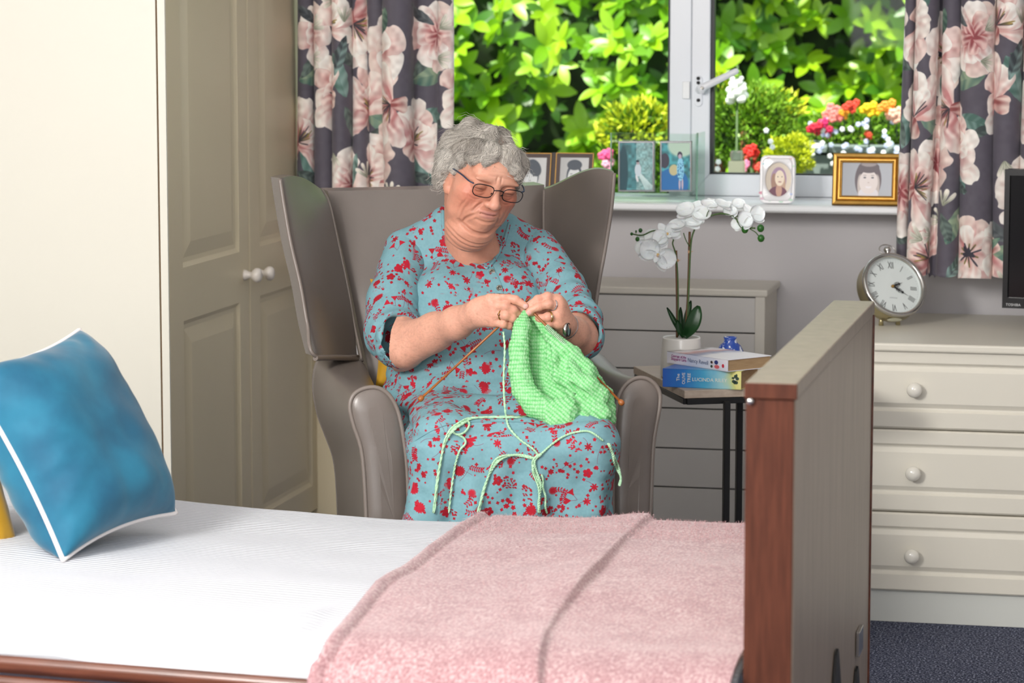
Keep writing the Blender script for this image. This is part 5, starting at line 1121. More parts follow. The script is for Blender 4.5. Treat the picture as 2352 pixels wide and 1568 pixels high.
# glass double frame
yg = 7.0
gfr = empty('glass_photo_frame', tuple(at(1500, 463, y=yg)), 'clear glass stand holding two silver-edged snapshots on the sill beside the armchair', 'photo frame')
def gbox(px0, py0, px1, py1, y0, y1, name, m, par, bev=0.0, lab=None):
    a, c = at(px0, py0, y=y0), at(px1, py1, y=y0); o = MB().box((a[0], y0, c[2]), (c[0], y1, a[2]), bev, 2).build(name, m, par, label=lab); return P_(o)
gbox(1403, 306, 1601, 463, yg, yg+0.004, 'glass_plate', M['plateglass'], gfr)
for (p0, q0, p1, q1) in ((1402, 305, 1602, 307), (1402, 305, 1404, 463), (1600, 305, 1602, 463), (1402, 461.5, 1602, 463)): gbox(p0, q0, p1, q1, yg-0.0005, yg+0.0045, 'polished_edge', M['glassedge'], gfr)
P_(MB().box((at(1601, 400, y=yg)[0], yg-0.035, sill_z+0.001), (at(1601, 400, y=yg)[0]+0.004, yg+0.10, float(at(1601, 306, y=yg)[2])), 0).build('glass_plate', M['plateglass'], gfr))
def snap1(p):
    w, h = p.w, p.h; p.I[:] = (np.array(rgb('#4f8f96'))*(0.7+0.5*pn(256, 16, 4)[:h, :w, None])); p.I[:, int(w*.5):] = p.I[:, int(w*.5):]*0.5+np.array(rgb('#cfe4df'))*(0.35+0.25*pn(256, 32, 2)[:h, int(w*.5):w, None]); p.ell(w*.1, h*.4, w*.14, h*.55, '#1d4a55', 0, 4, False)
    for k in range(14): p.ell(w*(.35+.008*k), h*(.05+.035*k), w*(.22-.008*k), h*.006, '#2d6570', 0, 1, False)
    for k in range(7): p.ell(w*(.85-.03*k), h*.18, w*.01, h*.28, '#d6ecec', .75-.05*k, 1, False)
    p.ell(w*.55, h*.42, w*.1, h*.14, '#cfdde6', 0, 1, False); p.ell(w*.55, h*.58, w*.045, h*.045, '#b9a7ae', 0, 1, False); p.ell(w*.54, h*.61, w*.05, h*.025, '#23343c', 0, 1, False); p.ell(w*.52, h*.24, w*.035, h*.08, '#e4e6ea', .3, 1, False)
def snap2(p):
    w, h = p.w, p.h; p.I[:] = (np.array(rgb('#3f8f98'))*(0.6+0.7*pn(256, 16, 9)[:h, :w, None])); p.ell(w*.7, h*.95, w*.5, h*.25, '#bcd7c4', 0, 12, False); p.ell(w*.1, h*.62, w*.16, h*.16, '#3a3a4c', 0, 2, False); p.ell(w*.35, h*.1, w*.6, h*.36, '#1c6fb2', .2, 6, False); p.ell(w*.42, h*.42, w*.16, h*.12, '#c9c193', -.6, 4, False)
    p.ell(w*.63, h*.12, w*.035, h*.12, '#c3b4c4', 0, 1, False); p.ell(w*.73, h*.12, w*.035, h*.12, '#c3b4c4', 0, 1, False); p.ell(w*.66, h*.44, w*.13, h*.25, '#8fd3ee', 0, 1, False)
    for k in range(40): p.ell(w*(.56+.2*random.random()), h*(.22+.4*random.random()), w*.016, h*.012, '#1b5d9c', 0, 1, False)
    p.ell(w*.64, h*.74, w*.09, h*.075, '#33304a', 0, 1, False); p.ell(w*.64, h*.71, w*.06, h*.05, '#c3b0c4', 0, 1, False)
for (p0, q0, p1, q1, fn_, nm) in ((1420, 324, 1503, 440, snap1, 'walkway_snapshot'), (1516, 324, 1589, 440, snap2, 'child_snapshot')):
    a, c, d_ = at(p0, q1, y=yg-0.010), at(p1, q1, y=yg-0.010), at(p0, q0, y=yg-0.010); cc4 = [a, c, np.array([c[0], c[1], d_[2]]), d_]
    o, (o0, ex_, ez_, n_, W0, H0) = pane_frame('silver_edge', cc4, [(0, -0.008), (0, 0.0015), (0.0015, 0.003), (0.004, 0.003), (0.005, 0.001), (0.005, -0.008)], M['silver'], gfr); P_(o)
    quad_uv('snapshot', [o0+ex_*x+ez_*y+n_*0.0006 for x, y in ((.0048, .0048), (W0-.0048, .0048), (W0-.0048, H0-.0048), (.0048, H0-.0048))], photo(nm, 160, 224, fn_), o)
# leather folio
fol = empty('folding_photo_wallet', tuple(at(1265, 450, y=7.02)), 'brown folding photo wallet with gold border and two grey portraits behind the armchair', 'photo frame')
for (p0, p1, st_, sd_) in ((1168, 1262, 'lady', -1), (1272, 1359, 'man', 1)):
    a, c, d_ = at(p0, 470, y=7.0), at(p1, 470, y=7.0), at(p0, 352, y=7.0); cc4 = [np.array([a[0], 7.0, sill_z+.001]), np.array([c[0], 7.0, sill_z+.001]), np.array([c[0], 7.03, d_[2]]), np.array([a[0], 7.03, d_[2]])]
    o, (o0, ex_, ez_, n_, W0, H0) = pane_frame('leather_mount', cc4, [(0, -0.004), (0, 0.002), (0.012, 0.002), (0.012, 0.0005), (0.012, -0.004)], mat('brown_leatherette', '#4a3733', 0.5, var=.2, var_scale=40), fol); P_(o)
    g_, _ = pane_frame('gold_border', [o0+ex_*0.0005+ez_*0.0005, o0+ex_*(W0-.0005)+ez_*.0005, o0+ex_*(W0-.0005)+ez_*(H0-.0005), o0+ex_*.0005+ez_*(H0-.0005)], [(0, 0.002), (0, 0.0028), (0.0016, 0.0028), (0.0016, 0.002)], M['gold'], fol); P_(g_)
    P_(quad_uv('portrait', [o0+ex_*x+ez_*y+n_*0.0002 for x, y in ((.012, .012), (W0-.012, .012), (W0-.012, H0-.012), (.012, H0-.012))], photo(st_+'_photo', 150, 220, portrait('', '#dfe1e2', '#4e5560', '', st_)), fol))
a = at(1262, 352, y=7.0); c = at(1272, 352, y=7.0)
P_(MB().prism([(a[0], 7.001, sill_z+.001), (c[0], 7.001, sill_z+.001), (c[0], 7.031, a[2]), (a[0], 7.031, a[2])], (0, 0.004, 0)).build('spine', mat('brown_spine', '#35251f', 0.5), fol))
# ================================================================== GARDEN OUTSIDE THE WINDOW
YG = 7.5
MB().box((-6, YW+0.29, -0.3), (4.5, 16, -0.2)).build('garden_path', mat('lawn', '#5c7a34', 0.9, col2='#3f5a22', var_scale=6, bump=.5), kind='structure')
lm = [mat('hedge_leaf_lit', '#a8cf1c', 0.35, col2='#86b512', var_scale=4, spec=.5), mat('hedge_leaf_mid', '#79ad16', 0.35, col2='#5e930f', var_scale=4, spec=.5), mat('hedge_leaf_shade', '#3f7413', 0.4, col2='#2c5a10', var_scale=4)]  # lit, middle and shaded leaf copies: light in the hedge put into colour
for m_ in lm:
    t = m_.node_tree; b_ = t.nodes['Principled BSDF']; tr = t.nodes.new('ShaderNodeBsdfTranslucent'); tr.inputs[0].default_value = (0.42, 0.72, 0.05, 1); mx = t.nodes.new('ShaderNodeMixShader'); mx.inputs[0].default_value = 0.30
    t.links.new(b_.outputs[0], mx.inputs[1]); t.links.new(tr.outputs[0], mx.inputs[2]); t.links.new(mx.outputs[0], t.nodes['Material Output'].inputs[0])
def leaf_mesh(name, m, L=0.086, W_=0.040, nv=5):
    P = np.zeros((3, nv+1, 3))
    for j in range(nv+1):
        v_ = j/nv; w = W_*0.5*max(0.03, math.sin(PI*min(1, 0.04+v_*0.93))**0.75)
        for i, u in enumerate((-1, 0, 1)): P[i, j] = (w*u, L*v_, 0.10*w*abs(u)*6*0.25-0.012*math.sin(PI*v_)*0-0.15*L*v_*v_)
    return grid_mesh(name, P, m)
lms = [leaf_mesh('leaf', m_) for m_ in lm]
hedge = empty('laurel_hedge', (-0.9, 10.3, -0.2), 'tall bright green laurel hedge filling the view outside the window', 'hedge')
def front_y(x, z): return 9.95+0.14*math.sin(2.3*x+1)*math.cos(2.9*z)+0.10*math.sin(6.1*x+2.0*z)+0.07*math.sin(9*z+3*x)
ros = []
for k in range(2000): ros.append((random.uniform(-3.9, 1.5), random.uniform(-0.1, 2.0), random.random()))
items = []
for x, z, q_ in ros:
    y = front_y(x, z)+q_**1.6*0.32; ax = Vector((random.gauss(0, .35), -1+random.gauss(0, .25), 0.55+random.gauss(0, .3))).normalized(); n = random.randint(5, 7); e1 = ax.orthogonal().normalized(); e2 = ax.cross(e1); ph = random.uniform(0, 6.28); s0 = random.uniform(.75, 1.2)
    for k in range(n):
        a = ph+2*PI*k/n+random.uniform(-.25, .25); out = (e1*math.cos(a)+e2*math.sin(a)); el = random.uniform(0.15, 0.6); d = (out*math.cos(el)+ax*math.sin(el)).normalized(); nn = (ax-d*ax.dot(d)).normalized(); sx = d.cross(nn); s_ = s0*random.uniform(.8, 1.1)
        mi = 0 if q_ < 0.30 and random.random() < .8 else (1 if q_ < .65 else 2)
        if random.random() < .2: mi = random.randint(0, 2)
        Mx = Matrix(((sx.x*s_, d.x*s_, nn.x*s_, x), (sx.y*s_, d.y*s_, nn.y*s_, y), (sx.z*s_, d.z*s_, nn.z*s_, z), (0, 0, 0, 1))); items.append((y+0.2*random.random()-(0.5 if -2.0 < x < -0.4 and 1.0 < z < 1.7 else 0), mi, Mx))
items.sort(key=lambda t: t[0])
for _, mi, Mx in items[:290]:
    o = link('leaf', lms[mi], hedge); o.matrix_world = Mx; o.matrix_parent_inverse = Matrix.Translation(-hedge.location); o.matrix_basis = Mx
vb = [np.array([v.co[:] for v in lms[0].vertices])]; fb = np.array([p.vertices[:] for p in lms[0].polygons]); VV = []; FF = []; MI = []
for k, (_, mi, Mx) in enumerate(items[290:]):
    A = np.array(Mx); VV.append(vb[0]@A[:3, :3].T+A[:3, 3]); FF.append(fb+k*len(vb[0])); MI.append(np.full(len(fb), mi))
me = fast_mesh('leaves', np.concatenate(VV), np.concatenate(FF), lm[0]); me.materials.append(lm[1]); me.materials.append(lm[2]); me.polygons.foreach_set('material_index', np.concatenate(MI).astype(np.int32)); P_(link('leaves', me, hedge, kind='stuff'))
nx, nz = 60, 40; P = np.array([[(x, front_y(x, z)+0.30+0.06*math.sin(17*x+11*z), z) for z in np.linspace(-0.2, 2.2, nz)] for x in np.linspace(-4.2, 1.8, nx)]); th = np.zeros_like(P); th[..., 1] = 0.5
P_(link('shade_backing', grid_mesh('shade_backing', P, mat('hedge_shade', '#26400f', 0.9, col2='#121f08', var_scale=14), th), hedge))  # dark sheet closing the gaps, shade inside the hedge put into its colour
for k in range(6): P_(MB().tube([(-3.8+k*0.95, 10.35, -0.2), (-3.75+k*0.95, 10.3, 1.0)], 0.03, 8).build('trunk', M['stake'], hedge))
# shrubs, made of many small leaves
def shrub(name, label, cat, c, r, n, ls, mats_, grp=None, spiky=0.0):
    o = empty(name, (c[0], c[1], -0.2), label, cat, grp); VV = []; FF = []; MI = []; L, W_ = ls; base = np.array([(0, 0, 0), (W_/2, L*.5, 0), (0, L, -.1*L), (-W_/2, L*.5, 0)])
    for k in range(n):
        v_ = rng.normal(0, 1, 3); v_ /= np.linalg.norm(v_); rr = rng.uniform(.55, 1.0); p = np.array(c)+v_*np.array(r)*rr*(1+0.15*math.sin(5*v_[0]+7*v_[2])); d = v_+rng.normal(0, .55, 3)+np.array([0, -.2, .5+spiky]); d /= np.linalg.norm(d); nn = np.cross(d, rng.normal(0, 1, 3)); nn /= np.linalg.norm(nn); sx = np.cross(d, nn)
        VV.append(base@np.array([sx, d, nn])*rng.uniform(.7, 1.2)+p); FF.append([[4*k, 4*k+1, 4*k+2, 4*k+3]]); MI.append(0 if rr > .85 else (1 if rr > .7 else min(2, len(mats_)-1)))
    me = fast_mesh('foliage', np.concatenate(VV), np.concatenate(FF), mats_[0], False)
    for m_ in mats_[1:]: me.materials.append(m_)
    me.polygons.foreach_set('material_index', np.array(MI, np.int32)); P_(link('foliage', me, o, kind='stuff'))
    P_(MB().tube([(c[0], c[1], -0.2), (c[0], c[1], c[2])], 0.02, 6).build('stem', M['stake'], o)); return o
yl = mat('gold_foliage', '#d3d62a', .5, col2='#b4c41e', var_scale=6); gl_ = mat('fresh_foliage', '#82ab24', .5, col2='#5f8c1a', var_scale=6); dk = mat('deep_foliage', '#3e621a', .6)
def G(px, py, y): return at(px, py, y=y)
g = G(1715, 300, 8.6); shrub('golden_shrub', 'bushy green shrub with golden tips outside the window, right of the mullion', 'shrub', g, (.15, .15, .13), 5200, (.022, .009), [gl_, gl_, dk])
g = G(1760, 250, 8.65); shrub('golden_shrub', 'yellow-tipped shrub top in front of the hedge, beside the white flower spike', 'shrub', g, (.11, .08, .045), 900, (.032, .012), [yl, gl_, dk])
g = G(1655, 215, 8.7); shrub('golden_shrub', 'yellow-tipped sprig just right of the window handle', 'shrub', g, (.04, .06, .05), 350, (.03, .012), [yl, gl_, dk])
g = G(1815, 360, 8.3); shrub('dwarf_conifer', 'small round lime yellow bush behind the oval photo frame', 'shrub', g, (.065, .06, .06), 2600, (.016, .006), [yl, yl, gl_])
g = G(1460, 300, 8.6); shrub('golden_shrub', 'yellow green shrub behind the glass photo frame', 'shrub', g, (.10, .12, .08), 2600, (.030, .011), [yl, gl_, dk])
g = G(1480, 400, 8.6); shrub('leafy_shrub', 'green bushy plant low behind the two silver snapshots', 'shrub', g, (.16, .12, .12), 2600, (.028, .012), [gl_, gl_, dk])
# white snapdragon spike
g = G(1693, 255, 8.3); sd_o = empty('white_snapdragon', (g[0], g[1], -0.2), 'white snapdragon flower spike seen beyond the window handle', 'flower')
P_(MB().tube([(g[0], g[1], -.2), (g[0], g[1]+0.0, float(G(1692, 150, 8.3)[2]))], 0.004, 6).build('stem', M['stemgreen'], sd_o)); wm = mat('white_bloom', '#f2f5ee', .6)
for k in range(24):
    py = 162+k*3.0; px = 1693+math.sin(k*2.4)*(4+min(k, 16)*0.75); c = G(px, py, 8.3+0.02*math.cos(k*2.4)); r = 0.006+0.0006*min(k, 14)
    P_(blob('bloom', c, r, wm if k > 4 else gl_, sd_o, seed=k, sz=0.8))
# planter with mixed flowers
pz1 = float(G(1900, 335, 8.7)[2]); pln = empty('garden_trough', tuple(G(1830, 335, 8.7)), 'grey wooden garden trough full of mixed bedding flowers outside the window', 'planter'); gm = mat('grey_stain', '#8e9a98', .6, col2='#7b8886', var_scale=8)
xa_, xb_ = float(G(1843, 335, 8.7)[0]), float(G(1843, 335, 8.7)[0])+0.85
P_(MB().box((xa_-0.015, 8.68, pz1-0.02), (xb_+0.015, 9.05, pz1), 0.003).build('rim_board', gm, pln))
for k in range(3): P_(MB().box((xa_, 8.70, pz1-0.10-k*0.075), (xb_, 8.72, pz1-0.024-k*0.075-0.004), 0.002).build('board', gm, pln))
for x in (xa_+0.10, xb_-0.06): P_(MB().box((x, 8.69, -0.2), (x+0.05, 8.70, pz1-0.02), 0.002).build('post', gm, pln))
P_(MB().box((xa_+0.01, 8.72, -0.2), (xb_-0.01, 9.03, pz1-0.03)).build('trough_body', mat('dark_trough', '#4b5a50', .8), pln))
shrub('bedding_foliage', 'leafy green foliage growing out of the grey trough', 'plant', G(1985, 300, 8.88), (.20, .10, .055), 3600, (.022, .011), [gl_, gl_, dk])
fm = {}
def fcol(c):
    if c not in fm: fm[c] = mat('bloom_'+c[1:], c, .55)
    return fm[c]
def bloomset(name, label, px, py, y, n, sp, r, c, cc=None):
    g = G(px, py, y); o = empty(name, tuple(g), label, 'flower')
    for k in range(n):
        a = k*2.4; d = sp*math.sqrt((k+0.3)/n); q_ = (d*math.cos(a), random.uniform(-.02, .02), d*math.sin(a)*.8); b = MB()
        for j in range(5):
            t = j*2*PI/5+k; b.lathe([(0, -r*.3), (r*.55, -r*.1), (r*.5, r*.15), (0, r*.3)], 7, M=Matrix.Translation((q_[0]+r*.5*math.cos(t), q_[1], q_[2]+r*.5*math.sin(t))) @ Matrix.Rotation(PI/2, 4, 'X'))
        b.build('bloom', fcol(c), o)
    P_(MB().tube([g, (g[0], g[1]+.03, (g[2]-sp-.05) if px > 1800 else -.2)], .0025, 5).build('stem', M['stemgreen'], o))
for px, py, n, sp, r, c, wd in ((1912, 262, 7, .028, .014, '#f2837f', 'salmon pink flower cluster standing high at the left of the trough'), (1875, 295, 5, .020, .013, '#d81b3f', 'crimson flower cluster at the left end of the trough'), (1890, 285, 4, .014, .012, '#d6246f', 'magenta flowers beside the crimson cluster'), (1900, 303, 4, .015, .012, '#c2104a', 'deep red flowers below the magenta ones'),
        (1958, 244, 5, .020, .012, '#e3402a', 'orange red flowers above the middle of the trough'), (1998, 250, 6, .024, .013, '#ffd014', 'yellow flowers above the middle of the trough'), (1938, 262, 4, .016, .010, '#f2a01c', 'small orange flowers in the trough'), (2040, 245, 5, .022, .013, '#f79a30', 'orange flowers near the right curtain'), (2058, 264, 5, .020, .016, '#f6b8a4', 'pale peach flowers next to the right curtain'), (1995, 310, 3, .010, .010, '#c8401c', 'rust red flower low in the trough'),
        (1725, 345, 6, .018, .012, '#d8231c', 'bright red flowers behind the small glass lantern'), (1728, 362, 5, .018, .010, '#b8402c', 'dusky red flowers below the bright red ones'), (1708, 382, 5, .016, .012, '#f08ab4', 'pink flowers beside the small glass lantern'), (1739, 385, 4, .012, .010, '#e04a3c', 'red and white flowers right of the pink ones'),
        (1395, 356, 5, .014, .014, '#e0508a', 'pink flowers left of the glass photo frame'), (1397, 378, 4, .012, .012, '#f0a8c4', 'pale pink flowers close to the armchair wing')):
    bloomset('garden_flower', wd, px, py, 8.62 if px > 1800 else 8.3, n, sp, r, c)
# tiny pale blue and white trailing flowers : single objects sharing one label
stm = MB(); r = 0.008
for j in range(5): t = j*2*PI/5; stm.lathe([(0, -r*.3), (r*.55, -r*.1), (r*.5, r*.15), (0, r*.3)], 6, M=Matrix.Translation((r*.55*math.cos(t), 0, r*.55*math.sin(t))) @ Matrix.Rotation(PI/2, 4, 'X'))
stm.bm.to_mesh(fmesh := bpy.data.meshes.new('lobelia_bloom')); stm.bm.free(); fmesh.materials.append(mat('pale_blue_bloom', '#c9d2f6', .5)); fm2 = fmesh.copy(); fm2.materials.clear(); fm2.materials.append(mat('pure_white_bloom', '#f6f8ff', .5))
for k in range(58):
    px = random.uniform(1850, 2072); py = random.uniform(275, 355) if k % 4 else random.uniform(330, 395); g = G(px, py, 8.62)
    link('lobelia_flower', fmesh if k % 2 else fm2, None, 'tiny pale lobelia flower trailing from the grey trough', 'flower', 'tiny pale lobelia flowers on the trough', loc=tuple(g), rot=(random.uniform(-.4, .4), random.uniform(0, 3), random.uniform(-.4, .4)))
for px, py in ((1770, 325), (1774, 338), (1760, 300), (1650, 372), (1648, 388)):
    link('lobelia_flower', fm2, None, 'tiny white flower among the shrub leaves outside the window', 'flower', 'tiny white flowers in the shrubs', loc=tuple(G(px, py, 8.2)), rot=(0, random.uniform(0, 3), 0))
# small glass lantern
g0, g1 = G(1677, 392, 8.15), G(1708, 346, 8.15); lan = empty('glass_lantern', (g0[0], 8.15, g0[2]), 'small beige and clear glass jar outside the window beside the red flowers', 'jar')
xm_ = (g0[0]+g1[0])/2; hw = (g1[0]-g0[0])/2
P_(MB().box((xm_-hw*1.15, 8.13, -0.2), (xm_+hw*1.15, 8.17, g0[2]+(g1[2]-g0[2])*0.5), 0.004).build('jar_body', mat('beige_plastic', '#d9d3b8', .4), lan))
P_(MB().box((xm_-hw*0.9, 8.132, g0[2]+(g1[2]-g0[2])*0.52), (xm_+hw*0.9, 8.168, g1[2]), 0.004).build('jar_cap', mat('clear_cap', '#c8cfc6', .15, trans=.6), lan))
# ================================================================== THE WOMAN
RM = np.stack([RT, away, np.array([0, 0, 1.0])], 1)      # view aligned axes (columns) for ellipsoids
person = empty('person', tuple(V(1110, 1250, 5.65)*np.array([1, 1, 0])), 'elderly woman with short grey hair, glasses and floral dress, knitting in the armchair', 'person')
psi, pit, rol = math.radians(25), math.radians(25), math.radians(9)
Tv = -FW
Fh = math.cos(pit)*(Tv*math.cos(psi)+RT*math.sin(psi))-UP*math.sin(pit)
Lh = RT*math.cos(psi)-Tv*math.sin(psi); Uh = np.cross(Lh, Fh); Uh = -Uh if Uh@UP < 0 else Uh
def roll_(v): x, y, z = v@RT, v@UP, v@Tv; c_, s_ = math.cos(rol), math.sin(rol); return RT*(x*c_+y*s_)+UP*(-x*s_+y*c_)+Tv*z
Fh, Lh, Uh = roll_(Fh), roll_(Lh), roll_(Uh); HO = V(1107, 387, 5.62); HR = np.stack([Lh, Fh, Uh], 1)
def h2w(P): return np.asarray(P)@HR.T+HO
def w2h(P): return (np.asarray(P)-HO)@HR
# ---- head, neck and upper chest (head coordinates: x her left, y forward, z up, origin between the eyes' level)
def HF(lo, hi, h): return Field(lo, hi, h)
f = HF((-.17, -.17, -.27), (.19, .14, .16), 0.0019)
f.ell((0, -.016, .018), (.062, .080, .055)); f.ell((0, .022, -.022), (.0575, .064, .062), k=.03)
f.ell((0, .066, .022), (.046, .024, .024), k=.025)
for s_ in (-1, 1):
    f.ell((s_*.038, .056, -.030), (.026, .028, .025), k=.022); f.ell((s_*.036, .040, -.070), (.026, .034, .032), k=.025)
    f.ell((s_*.026, .086, .013), (.021, .008, .0055), k=.010)
f.ell((0, .072, -.082), (.023, .021, .018), k=.018); f.ell((0, .078, -.058), (.030, .018, .020), k=.02)
f.ell((0, .040, -.112), (.050, .048, .030), k=.016); f.ell((0, .034, -.132), (.044, .042, .028), k=.014)
nb = w2h(V(1080, 556, 5.765)); f.rc((0, -.03, -.06), nb, .047, .052, k=.025)
cw = w2h(V(1085, 620, 5.86)); f.ell(cw, (.125, .075, .085), k=.04, R=np.linalg.inv(HR)@RM)
f.ell(w2h(V(1102, 592, 5.745)), (.045, .03, .040), k=.03)
for s_ in (-1, 1): f.ell((s_*.031, .102, -.003), (.018, .016, .0125), k=.010, mode='s')
for s_ in (-1, 1):
    f.ell((s_*.031, .0765, -.004), (.0165, .0135, .0125), k=.003); f.rc((s_*.018, .0905, -.0085), (s_*.044, .085, -.0085), .0016, k=.0018, mode='s')
    f.rc((s_*.006, .0915, .016), (s_*.004, .0905, .026), .0009, k=.003, mode='s')
f.rc((0, .088, .004), (0, .108, -.026), .0070, .0092, k=.012); f.ell((0, .1095, -.029), (.0105, .0095, .0088), k=.006)
for s_ in (-1, 1): f.ell((s_*.0115, .1005, -.032), (.0068, .0080, .0065), k=.005); f.ell((s_*.0058, .106, -.0395), (.0032, .0045, .0028), k=.003, mode='s')
f.ell((0, .0945, -.0500), (.019, .0065, .0048), k=.004); f.ell((0, .0935, -.0585), (.016, .0062, .0045), k=.004)
f.chain([(-.022, .086, -.0570), (-.010, .0985, -.0545), (.010, .0985, -.0545), (.022, .086, -.0570)], [.0012, .0014, .0014, .0012], k=.0018, mode='s')
for s_ in (-1, 1):
    f.ell((s_*.0600, -.006, -.032), (.0080, .0165, .025), k=.008); f.ell((s_*.0685, -.002, -.028), (.0042, .010, .014), k=.004, mode='s'); f.ell((s_*.0590, .004, -.054), (.006, .009, .010), k=.006)
v, qd = f.mesh()
# wrinkles: fine relief
def seglines(vl, lines):
    n = vnormals(vl, qd); d = np.zeros(len(vl)); fm_ = (vl[:, 1] > 0.0)
    for pts, w, dep in lines:
        q_ = interp([(a_, b_, 0) for a_, b_ in pts], 14)[:, :2]; D = np.full(len(vl), 9.0); U_ = np.zeros(len(vl))
        for k in range(13):
            a_, b_ = q_[k], q_[k+1]; ba = b_-a_; pa = vl[:, [0, 2]]-a_; h_ = np.clip((pa@ba)/(ba@ba), 0, 1); dd = np.linalg.norm(pa-h_[:, None]*ba, axis=1); m_ = dd < D; D = np.where(m_, dd, D); U_ = np.where(m_, (k+h_)/13, U_)
        tp_ = np.sqrt(np.clip(np.sin(PI*np.clip(U_, 0, 1)), 0, 1)); d += fm_*tp_*dep*(-np.exp(-(D/w)**2)+0.35*np.exp(-((D-2.0*w)/w)**2))
    return n*d[:, None], d
LN = []
for s_ in (-1, 1):
    LN += [([(s_*.014, -.034), (s_*.024, -.044), (s_*.032, -.060)], .0026, .0028), ([(s_*.024, -.058), (s_*.031, -.072), (s_*.034, -.090)], .0024, .0022), ([(s_*.016, -.017), (s_*.030, -.024), (s_*.046, -.018)], .0020, .0018), ([(s_*.018, -.024), (s_*.032, -.031), (s_*.05, -.026)], .0018, .0012),
           ([(s_*.040, -.040), (s_*.043, -.060), (s_*.042, -.080)], .0020, .0009), ([(s_*.047, -.030), (s_*.051, -.055), (s_*.049, -.085)], .0018, .0008), ([(s_*.005, .010), (s_*.0045, .024)], .0014, .0012), ([(s_*.048, .002), (s_*.060, .006)], .0012, .0009), ([(s_*.048, -.003), (s_*.061, -.006)], .0012, .0009)]
LN += [([(-.022, -.069), (0, -.0715), (.022, -.069)], .0026, .0026), ([(-.046, -.086), (-.020, -.099), (0, -.101), (.020, -.099), (.046, -.086)], .0034, .0040), ([(-.054, -.110), (-.02, -.124), (.02, -.124), (.054, -.110)], .0020, .0020), ([(-.052, -.120), (-.02, -.134), (.02, -.134), (.052, -.120)], .0018, .0017), ([(-.05, -.131), (-.02, -.145), (.02, -.145), (.05, -.131)], .0018, .0018), ([(-.04, -.149), (0, -.160), (.04, -.149)], .0022, .0030),
       ([(-.03, .022), (0, .024), (.03, .022)], .0016, .0007), ([(-.028, .031), (0, .033), (.028, .031)], .0016, .0007)]
dsp, crs = seglines(v, LN); v = v+dsp+vnormals(v, qd)*(0.0005*vnoise(v*[1, 1, 1.5], 130, 3, 2)*(v[:, 2] < -.02))[:, None]
def skin_col(vl, kind='head'):
    n1 = vnoise(vl, 45, 1, 3)[:, None]; n2 = vnoise(vl, 260, 2, 2)[:, None]
    base = np.array(lin('#cd927a' if kind == 'head' else '#d39c84')); c = base*(1+0.10*n1+0.05*n2)
    def add(cen, r, col, a, sc=(1, 1, 1)):
        nonlocal c
        d = np.linalg.norm((vl-np.array(cen))/np.array(sc)/r, axis=1); w = (a*np.exp(-d**2*1.6))[:, None]; c = c*(1-w)+np.array(lin(col))*w
    if kind == 'head':
        for s_ in (-1, 1):
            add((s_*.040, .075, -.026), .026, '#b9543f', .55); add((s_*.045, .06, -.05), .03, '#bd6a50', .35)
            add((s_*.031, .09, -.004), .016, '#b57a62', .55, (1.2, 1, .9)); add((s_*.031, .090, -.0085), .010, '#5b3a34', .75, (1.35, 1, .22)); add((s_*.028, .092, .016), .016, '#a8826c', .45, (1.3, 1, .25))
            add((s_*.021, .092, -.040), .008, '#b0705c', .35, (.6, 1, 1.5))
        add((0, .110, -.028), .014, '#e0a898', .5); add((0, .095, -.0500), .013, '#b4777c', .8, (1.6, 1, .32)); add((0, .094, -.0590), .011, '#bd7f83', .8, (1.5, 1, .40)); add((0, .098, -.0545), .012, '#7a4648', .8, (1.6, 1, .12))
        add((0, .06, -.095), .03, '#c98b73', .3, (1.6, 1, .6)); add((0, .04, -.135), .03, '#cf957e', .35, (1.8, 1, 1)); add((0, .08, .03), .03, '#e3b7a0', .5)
    return np.clip(c, 0, 1)
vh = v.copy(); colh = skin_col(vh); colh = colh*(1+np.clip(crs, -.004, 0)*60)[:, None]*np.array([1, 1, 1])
# ---- forearms and hands
def VV_(p): return V(*p)
def rcc(fld, pts, rs, k): fld.chain([V(*p) for p in pts], rs, k); return fld
hand_fields = []
# her right arm (left in the photo)
A = dict(elb=(920, 795, 5.60), m1=(1000, 761, 5.52), m2=(1050, 741, 5.465), wr=(1085, 724, 5.43))
lo = np.minimum.reduce([V(840, 870, 5.3), V(1230, 660, 5.7), V(840, 660, 5.3), V(1230, 870, 5.7)])-.02; hi = np.maximum.reduce([V(840, 870, 5.3), V(1230, 660, 5.7), V(840, 660, 5.7), V(1230, 870, 5.3)])+.02
fr = Field(lo, hi, 0.0019)
rcc(fr, [(912, 752, 5.635), A['elb'], A['m1'], A['m2'], A['wr']], [.040, .0455, .0345, .0290, .0250], .018)
rcc(fr, [(930, 812, 5.56), (985, 785, 5.525)], [.026, .018], .02)
KN = [(1126, 688, 5.385), (1133, 701, 5.383), (1136, 721, 5.384), (1132, 739, 5.389)]
for p, r0 in zip(KN, (.0125, .0125, .0125, .011)): rcc(fr, [A['wr'], p], [.019, r0], .012)
fr.ell(V(1108, 713, 5.405), (.032, .018, .026), .012, R=RM)
FING = [([KN[0], (1158, 682, 5.376), (1184, 688, 5.372), (1206, 702, 5.371)], [.0100, .0086, .0076, .0068]),
        ([KN[1], (1160, 703, 5.372), (1180, 712, 5.376), (1195, 724, 5.386)], [.0098, .0086, .0076, .0066]),
        ([KN[2], (1161, 724, 5.372), (1178, 731, 5.377), (1189, 738, 5.392)], [.0096, .0083, .0074, .0064]),
        ([KN[3], (1156, 744, 5.379), (1170, 748, 5.386), (1179, 751, 5.398)], [.0086, .0074, .0066, .0058])]
for pts, rs in FING:
    g_ = rcc(fr, pts, rs, .0032)
    for q_, r_ in zip(pts[1:3], rs[1:3]): fr.rc(V(*q_), V(*q_), r_*1.08, k=.003)
